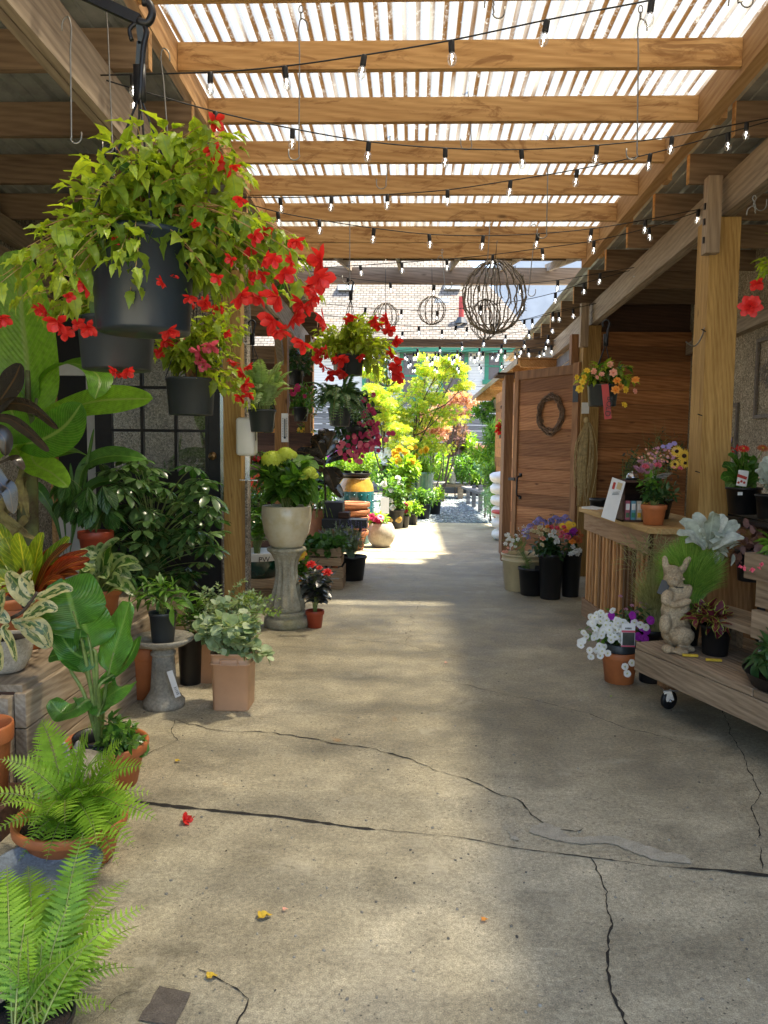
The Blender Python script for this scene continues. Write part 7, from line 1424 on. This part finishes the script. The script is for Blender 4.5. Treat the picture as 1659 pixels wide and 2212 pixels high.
# ---- wheeled cart bench
bl=Vector((1.36,4.545,0));br_=Vector((1.36+.345*1.45,4.545-1.0*1.45,0));dB=(br_-bl).normalized();nB_=Vector((-dB.y,dB.x,0));nB_=nB_ if nB_.x>0 else -nB_
MBn=Matrix((dB,nB_,Vector((0,0,1)))).transposed().to_4x4();MBn.translation=bl
ct=thing('timber_cart','low reclaimed timber cart on castors carrying the rabbit statue','cart',bl)
def ctb(n,x0,x1,y0,y1,z0,z1,mt,v=None,bev=.005): return part(n,lambda m:m.box(x0,x1,y0,y1,z0,z1,v,MBn),mt,ct,bevel=bev)
xx=0
for L in(.93,.16,.48):
    ctb('top_plank',xx,xx+L-.004,-.02,.13,.335,.375,M['bench_y']);xx+=L
for i in range(4): ctb('top_plank',0,1.56,.135+.145*i,.275+.145*i,.335,.375,M['bench_y'])
ctb('front_board',-.01,1.57,-.018,.02,.20,.332,M['bench_y'],.8);ctb('end_board',-.01,.03,.021,.70,.20,.332,M['bench_y'],.3);ctb('underframe',.05,.12,.1,.17,.12,.2,M['shed_z'],.4)
def castor(lx,ly):
    c=MBn@Vector((lx,ly,0));mw_=MB();mw_.lathe([(.0,-.014),(.05,-.014),(.056,-.008),(.056,.008),(.05,.014),(0,.014)],(0,0,0),28);g_=mkobj('castor_wheel',mw_.mesh('castor_wheel',M['iron']),ct)
    g_.location=c+Vector((0,0,.057))-ct.location;g_.rotation_euler=(R(90),0,R(25))
    part('castor_fork',lambda m:(m.bar(c+Vector((-.02,-.02,.12)),c+Vector((0,-.028,.057)),.045,.004,.5,(0,1,0)),m.box(c.x-.04,c.x+.04,c.y-.03,c.y+.04,.115,.123),m.ell(c+Vector((0,-.033,.057)),(.01,.006,.01))),M['chrome'],ct)
castor(.14,.12);castor(1.35,.12);castor(.14,.6);castor(1.35,.6)
TZ=.377
# ---- rabbit
rb_=MBn@Vector((.20,.12,0));rc=A(1452,1402,rb_.y);rc=Vector((rc.x,rb_.y,TZ));s=px(1,rc.y)
def P_(x,y,d=0): return Vector((A(x,y,rc.y).x,rc.y+d,A(x,y,rc.y).z))
k=s
parts_=[(P_(1462,1360,.02),(32*k,30*k,42*k)),(P_(1462,1320,.02),(31*k,28*k,38*k)),(P_(1458,1290,.0),(28*k,24*k,30*k)),(P_(1458,1262,-.0),(18*k,16*k,16*k)),
 (P_(1453,1248,-.01),(21*k,20*k,20*k)),(P_(1452,1236,-.005),(19*k,18*k,16*k)),(P_(1446,1254,-.065),(12*k,13*k,10*k)),(P_(1439,1228,.0),(7*k,7*k,10*k)),(P_(1437,1216,.0),(7.5*k,5*k,18*k),RY(-8)),(P_(1477,1226,.0),(8*k,5*k,16*k),RY(32)),(P_(1484,1213,.0),(7.5*k,5*k,13*k),RY(35)),(P_(1470,1234,.0),(8*k,7*k,10*k),RY(32)),
 (P_(1433,1283,-.06),(12*k,12*k,15*k),RY(20)),(P_(1430,1290,-.075),(12*k,11*k,12*k)),(P_(1478,1280,-.02),(12*k,14*k,22*k),RY(25)),(P_(1462,1296,-.085),(22*k,10*k,9*k),RY(-20)),(P_(1445,1300,-.10),(10*k,9*k,7*k)),
 (P_(1432,1345,-.04),(13*k,16*k,22*k)),(P_(1466,1368,-.055),(26*k,22*k,22*k)),(P_(1431,1393,-.09),(13*k,18*k,9*k)),(P_(1455,1396,-.11),(18*k,20*k,8*k)),(P_(1474,1396,-.06),(20*k,16*k,8*k))]
statue('rabbit_statue','standing carved stone rabbit with folded arms on the cart corner','statue',parts_,'stonerab',rc,.007,[(P_(1443,1243,-.098),(2.6*k,2.2*k,3*k)),(P_(1464,1245,-.092),(2.6*k,2.2*k,3*k))])
rab=[o for o in bpy.data.objects if o.name=='rabbit_statue'][0]
part('neck_cord',lambda m:m.tube([P_(1457,1265,0)+Vector((19*k*math.cos(t),19*k*math.sin(t),-.006*math.cos(t))) for t in np.linspace(0,2*PI,20)],.003,4),M['iron'],rab,True)
part('mouth',lambda m:m.tube([P_(1441,1259,-.112),P_(1446,1262,-.122),P_(1452,1260,-.115)],.0018,4),M['iron'],rab)
m_=part('price_tag',lambda m:m.bar(P_(1436,1253,-.03),P_(1421,1280,-.06),.05,.004,.5,(-.5,-1,.2)),M['pgrey'],rab)
for i,(x,y) in enumerate([(1490,1418),(1541,1428)]):
    c=A(x,y,4.25-.15*i);m=MB();c=G(x,y,.377);m.bar(c+Vector((-.04,0,.008)),c+Vector((.04,-.01,.008)),.018,.012);m.top('yellow_label',M['pyc'],['yellow plastic label lying beside the rabbit','small yellow label half hidden by the black tray'][i],'label',False)
# ---- grasses
def grass(label,bx,Y,z0,wp,top,spread,n,mat,seed,potw,poth,seedm=None):
    s=random.Random(seed);c=Vector((A(bx,1,Y).x,Y,z0));g=thing('ornamental_grass',label,'grass plant',c);pot(g,c,px(potw,Y)/2,poth,'nurs',M['pblack'])
    m=MB();b=c+Vector((0,0,poth*.88))
    for _ in range(n):
        a=s.uniform(0,6.28);q=s.random()**.7;e=b+Vector((math.cos(a)*spread*q,math.sin(a)*spread*.7*q,(A(1,top,Y).z-b.z)*s.uniform(.6,1.02)*(1-.25*q)));mid=b.lerp(e,.5)+Vector((-(e.x-b.x)*.25,-(e.y-b.y)*.25,.08));P=bez(b+Vector((s.uniform(-.05,.05),s.uniform(-.04,.04),0)),mid,e+Vector((0,0,-.05*q)),7);v=s.random()
        V=[]
        for i,p in enumerate(P): w_=.0022*(1-i/8.5);V+= [tuple(p+Vector((w_,0,0))),tuple(p+Vector((-w_,w_*.5,0)))]
        m.add(V,[(2*i,2*i+1,2*i+3,2*i+2) for i in range(7)],None,v)
    m.build('blades',M[mat],g)
    if seedm:
        m=MB()
        for _ in range(n//5):
            a=s.uniform(0,6.28);q=s.uniform(.3,1);e=b+Vector((math.cos(a)*spread*q,math.sin(a)*spread*.6*q,(A(1,top,Y).z-b.z)*s.uniform(.7,1.1)));d=Vector((s.uniform(-.5,.5),0,s.uniform(.0,.8)));m.tube([e,e+d.normalized()*.06,e+d.normalized()*.12+Vector((0,0,-.02))],[.001,.0022,.0006],3,s.random(),False)
        m.build('seed_heads',M[seedm],g)
grass('tall fine green feather grass right of the rabbit',1545,4.5,TZ,0,1110,.22,6500,'ggra',1,52,.14)
grass('paler seeding feather grass between the counter and the rabbit',1462,5.0,.0,0,1170,.18,1000,'ggrb',2,60,.35,'ggrb')
# dusty miller with silver leaves
rnd=random.Random(750);nr.seed(750)
c=A(1530,1230,4.45);g=thing('silver_leaf_plant','plant with large silver white felted leaves above the feather grass','potted plant',Vector((c.x,4.8,.6)));b=A(1530,1190,4.4)
for x,y,wd in[(1468,1125,28),(1500,1108,28),(1542,1106,32),(1565,1112,30),(1596,1132,30),(1462,1152,22),(1608,1162,20),(1480,1172,20),(1555,1160,32),(1512,1150,22),(1585,1170,22)]:
    e=A(x,y,4.3+rnd.uniform(-.1,.2));bigleaf(g,[b.lerp(e,.15),b.lerp(e,.6)+Vector((0,0,.03)),e],px(wd,4.4),M['gsil'],(rnd.uniform(-.5,.5),-1,rnd.uniform(.2,.9)),peak=.55,tip=.6,fold=.12,wave=.12)
leafm_=MB();leafcloud(leafm_,A(1530,1185,4.5),(.16,.1,.07),LO,.08,26);leafm_.build('foliage',M['gsil'],g);pot(g,Vector((c.x,4.95,.6)),.10,.2,'nurs',M['pblack'])
# stand for it: black bench tier
tr_=thing('stepped_timber_shelf','weathered stepped shelf rising behind the cart at the right edge','shelf',(2.1,4.4,0))
for z in(.56,.72): part('front_board',lambda m:m.box(0.70,1.8,.16 if z<.6 else .18,.20 if z<.6 else .22,z,z+.145,None,MBn),M['bench_y'],tr_,bevel=.004)
part('shelf_board',lambda m:m.box(.15,1.8,.20,.5,.56,.598,.5,MBn),M['bench_y'],tr_);part('leg',lambda m:m.box(.8,.88,.5,.58,.38,.56,.5,MBn),M['bench_y'],tr_);part('leg',lambda m:m.box(.2,.28,.45,.5,0,.56,.5,MBn),M['bench_y'],tr_)
# planter box on the shelf
a=MBn@Vector((.72,.10,0));pbx=thing('wooden_window_box','weathered wooden window box of impatiens on the stepped shelf','planter',a+Vector((0,0,.87)))
for n_,*b_ in(('front_board',.70,1.8,.10,.13,.87,1.0),('end_board',.70,.73,.131,.40,.87,1.0),('back_board',.70,1.8,.40,.43,.87,1.0),('bottom',.73,1.8,.131,.40,.875,.89)): part(n_,lambda m:m.box(*b_,None,MBn),M['bench_y'],pbx,bevel=.003)
part('soil',lambda m:m.box(.73,1.8,.131,.40,.892,.96,.5,MBn),M['soil'],pbx)
for i in range(3):
    c=MBn@Vector((.85+.28*i,.26,.97));g=thing('impatiens_plant',['left','middle','right'][i]+' leafy impatiens growing in the wooden window box','plant',c);m=MB();leafcloud(m,c+Vector((0,0,.07)),(.14,.14,.10),LO,.07,150);m.build('foliage',M['gmid'],g);scatter(2,1640-20*i,1225,14,8,c.y-.1,[me_begp],.012,g)
# dark red coleus behind
c=A(1625,1180,4.9);g=thing('coleus_plant','dark maroon coleus in shade behind the silver leaf plant','potted plant',c);pot(g,c-Vector((0,0,.22)),.1,.2,'nurs',M['pblack']);m=MB();leafcloud(m,c,(.2,.15,.13),LC,.09,110);m.build('foliage',M['brmap'],g)
# coleus on the cart
rnd=random.Random(760);nr.seed(760)
c=MBn@Vector((.36,.24,TZ));g=thing('coleus_plant','maroon coleus with lime leaf edges in a black pot beside the rabbit','potted plant',c);pot(g,c,.085,.17,'nurs',M['pblack'])
Y=c.y;bushmesh(g,A(1535,1345,Y),(px(50,Y),.13,px(32,Y)),c+Vector((0,0,.15)),LC,.075,22,5,M['gcol'],M['stem'],.003,.5,0,shell=.5,zmin=-.3)
# black tray of impatiens
c=MBn@Vector((1.0,.24,TZ));tyc=c;g=thing('black_tray','wide round black tray on the cart at the right edge','tray',c);m=MB();m.lathe([(0,0),(.25,0),(.29,.07),(.295,.072),(.28,.065),(.24,.012),(0,.012)],c,48);m.build('dish',M['pblack'],g)
for i,(dx,dy) in enumerate([(-.14,.02),(.02,-.1),(.06,.1),(.18,-.02)]):
    q=c+Vector((dx,dy,.013));g=thing('potted_plant',['leftmost','front','rear','rightmost'][i]+' pointed leaf impatiens in the black tray','potted plant',q);pot(g,q,.06,.09,'nurs',M['pblack'])
    bushmesh(g,q+Vector((0,0,.14)),(.13,.11,.08),q+Vector((0,0,.08)),leafT(5,.38,.14,.3,peak=.42),.085,18,6,M['gdrk'],M['stem'],.003,.4,0,vb=.85);
    for _ in range(3): bloom(me_begp,'bud',g,q+Vector((rnd.uniform(-.08,.08),rnd.uniform(-.1,0),.2)),(0,-.3,1),.012)
q=A(1645,1402,3.95);part('plant_tag',lambda m:m.box(q.x-.015,q.x+.015,q.y,q.y+.001,q.z-.06,q.z+.06),M['card'],g);part('tag_picture',lambda m:m.box(q.x-.013,q.x+.013,q.y-.003,q.y-.001,q.z-.005,q.z+.035),M['red'],g)
# ---- black shelf with gerbera and silver plant
bs_=thing('black_shelf','black metal shelf along the stucco wall behind the big post','shelf',(2.55,5.6,0));a=A(1543,1120,5.6);b=A(1700,1145,5.6)
part('shelf_board',lambda m:m.bar(A(1540,1105,5.9),A(1720,1140,4.7),.3,.02),M['blackwood'],bs_);part('edge',lambda m:m.bar(A(1536,1112,5.75),A(1720,1152,4.6),.02,.07),M['blackwood'],bs_)
for p in(A(1556,1110,5.9),A(1650,1130,5.2)): part('leg',lambda m:m.box(p.x,p.x+.04,p.y,p.y+.04,0,p.z-.02),M['blackwood'],bs_)
rnd=random.Random(770);nr.seed(770)
c=A(1604,1110,5.15);g=thing('potted_gerbera','red gerbera in a black nursery pot on the black shelf','potted plant',c);pot(g,c,px(37,5.15),A(1604,1052,5.15).z-c.z,'nurs',M['pblack']);b=A(1604,1055,5.15)
for x,y,wd in[(1558,1035,26),(1560,1005,26),(1575,985,30),(1600,978,34),(1625,985,28),(1650,1010,28),(1640,1040,26),(1570,1055,26),(1610,1000,34),(1590,1020,34),(1630,1055,22),(1588,990,28)]:
    e=A(x,y,5.05+rnd.uniform(-.15,.15));bigleaf(g,[b.lerp(e,.1),b.lerp(e,.6)+Vector((0,0,.04)),e],px(wd,5.1),M['ghyd'],(rnd.uniform(-.5,.5),-.8,.7),peak=.55,wave=.08,v=rnd.uniform(0,.4))
for x,y,me,s in[(1606,969,me_ger,.078),(1648,968,me_gero,.075)]:
    gtube(g,[b,A((1604+x)/2,1010,5.1),A(x,y+4,5.05)],.003,M['stem']);bloom(me,'bloom',g,A(x,y,5.05),(-.1,-.6,.9),s)
a=A(1602,1033,4.98);part('plant_tag',lambda m:m.bar(a+Vector((0,0,-.05)),a+Vector((.012,0,.05)),.065,.002,.5,(0,-1,0)),M['card'],g);part('tag_print',lambda m:(m.bar(a+Vector((-.002,-.004,.0)),a+Vector((.004,-.004,.018)),.062,.002,.5,(0,-1,0)),[m.ell(a+Vector((-.02+.018*i,-.004,-.028+.008*(i%2))),(.008,.001,.008)) for i in range(3)]),M['red'],g)
m_=part('white_label',lambda m:m.box(a.x-.0,a.x+.03,c.y-.125,c.y-.122,c.z+.13,c.z+.15),M['card'],g)
c=A(1665,1120,4.8);g=thing('silver_leaf_plant','silver leaved plant in a black pot cropped by the right frame edge','potted plant',c);pot(g,c,px(34,4.8),A(1665,1068,4.8).z-c.z,'nurs',M['pblack']);b=A(1665,1065,4.8)
for x,y in[(1640,1000),(1655,985),(1632,1020),(1640,1040),(1680,1000),(1660,1020),(1690,1030)]:
    e=A(x,y,4.75+rnd.uniform(-.1,.1));bigleaf(g,[b.lerp(e,.1),b.lerp(e,.6)+Vector((0,0,.03)),e],px(26,4.8),M['gsil'],(rnd.uniform(-.5,.5),-1,.6),wave=.1)
# ---- metal tree wall art
def art(y0,y1,z0,z1,label,seed):
    s=random.Random(seed);x=3.27;g=thing('metal_wall_art',label,'wall art',(x,(y0+y1)/2,z0));t=.035
    part('frame',lambda m:(m.box(x,x+.025,y0,y0+t,z0,z1),m.box(x,x+.025,y1-t,y1,z0,z1),m.box(x,x+.025,y0+t,y1-t,z0,z0+t),m.box(x,x+.025,y0+t,y1-t,z1-t,z1)),M['rust'],g)
    m=MB();l=MB();yc=(y0+y1)/2;W_=(y1-y0)/2-.06;H_=z1-z0
    m.tube(curve([(x+.012,yc,z0+.04),(x+.012,yc+.02,z0+H_*.2),(x+.012,yc-.01,z0+H_*.45)],8),[.02-.001*i for i in range(9)],6)
    for k in range(15):
        a=R(-20+220*k/14);e=Vector((x+.012,yc+math.cos(a)*W_*s.uniform(.6,.95),z0+H_*.52+math.sin(a)*H_*.36*s.uniform(.7,1.05)));b=Vector((x+.012,yc,z0+H_*s.uniform(.25,.48)));P=curve([b,b.lerp(e,.5)+Vector((0,s.uniform(-.05,.05),.03)),e],8);m.tube(P,[.010-.0009*i for i in range(9)],5)
        for i in range(2,9):
            for q in(-1,1):
                d=(P[i]-P[i-1]).normalized();sd=Vector((0,-d.z,d.y))*q;l.inst(leafT(3,.42,0,0),[tuple(P[i])],[tuple(d*.7+sd)],[(1,0,0)],.06*s.uniform(.7,1.2),.5)
    m.build('branches',M['rust'],g);l.build('leaves',M['rust'],g);return g
g=art(6.6,7.58,A(1,885,7.5).z-.02,A(1,722,7.5).z,'larger framed metal tree silhouette on the stucco wall, cropped right',1)
q=Vector((3.25,7.0,A(1,828,7.0).z));part('price_tag',lambda m:m.bar(q+Vector((0,.03,-.07)),q+Vector((0,-.02,.07)),.075,.003,.5,(1,0,0)),M['tglaze'],g)
art(7.95,9.0,A(1,1012,8.2).z,A(1,860,8.2).z,'smaller framed metal tree silhouette low on the wall behind the post',2)
# ---- litter on the floor
rnd=random.Random(800)
c=G(400,1778);g=thing('fallen_begonia_bloom','fallen red begonia bloom lying alone on the concrete','fallen bloom',c);bloom(me_beg,'petals',g,c+Vector((0,0,.012)),(.6,-.2,.5),.034);bloom(me_beg,'petals',g,c+Vector((.02,.01,.008)),(-.8,.2,.3),.024)
for i,(x,y,s,mt,l) in enumerate([(556,1988,.05,'pyc','pale yellow fallen leaf near the lower middle of the floor'),(445,2118,.035,'pyc','small yellow fallen leaf by the dark square inset'),(378,1648,.03,'pyc','thin yellow fallen leaf near the small crack'),(610,1970,.02,'pea','salmon fallen petal left of the pale yellow leaf'),(1040,1993,.025,'ora','orange fallen petal crumbs in the middle foreground'),(960,1434,.03,'pea','tiny red petal in the middle distance of the floor'),(1318,1507,.02,'gbri','green bud on the floor left of the cart castor'),(875,1370,.02,'pblack','dark leaf scrap beside the thin far crack')]):
    c=G(x,y);m=MB();T_=leafT(5,.6,.3,.1,wave=.5);M_={'pea':'ppea','ora':'pora'}.get(mt,mt)
    m.inst(T_,[(c.x,c.y,.006),(c.x+s*.2,c.y,.008)],[(1,.4,.2),(-.3,1,.25)],[(0,0,1),(.3,0,1)],[s,s*.7],[.6,.4]);m.top('fallen_leaf',M[M_],l,'fallen leaf',True)
m=MB()
for _ in range(260):
    y=rnd.uniform(1200,2200);x=rnd.uniform(300,1650);c=G(x,y);s=rnd.uniform(.003,.008);m.ell((c.x,c.y,.002),(s,s*rnd.uniform(.5,1),s*.5),RZ_(rnd.uniform(0,180)),6,rnd.random())
m.top('floor_grit',plain('grit',(.34,.32,.26),.9,.3,3,0,c2=(.05,.04,.03)),'scattered grit and crumbs on the concrete','grit',True,kind='stuff')
m=MB()
for _ in range(5000):
    x=rnd.uniform(-3,4);y=rnd.uniform(YE,25.3);s=rnd.uniform(.015,.04);m.ell((x,y,.008),(s,s*rnd.uniform(.6,1),s*.6),RZ_(rnd.uniform(0,180)),6,rnd.random())
m.top('gravel_stones',plain('blue_grey_stone_chips',(.30,.34,.35),.85,.3,5,0,c2=(.12,.14,.15)),'loose blue grey stone chips of the gravel path','gravel',False,kind='stuff')
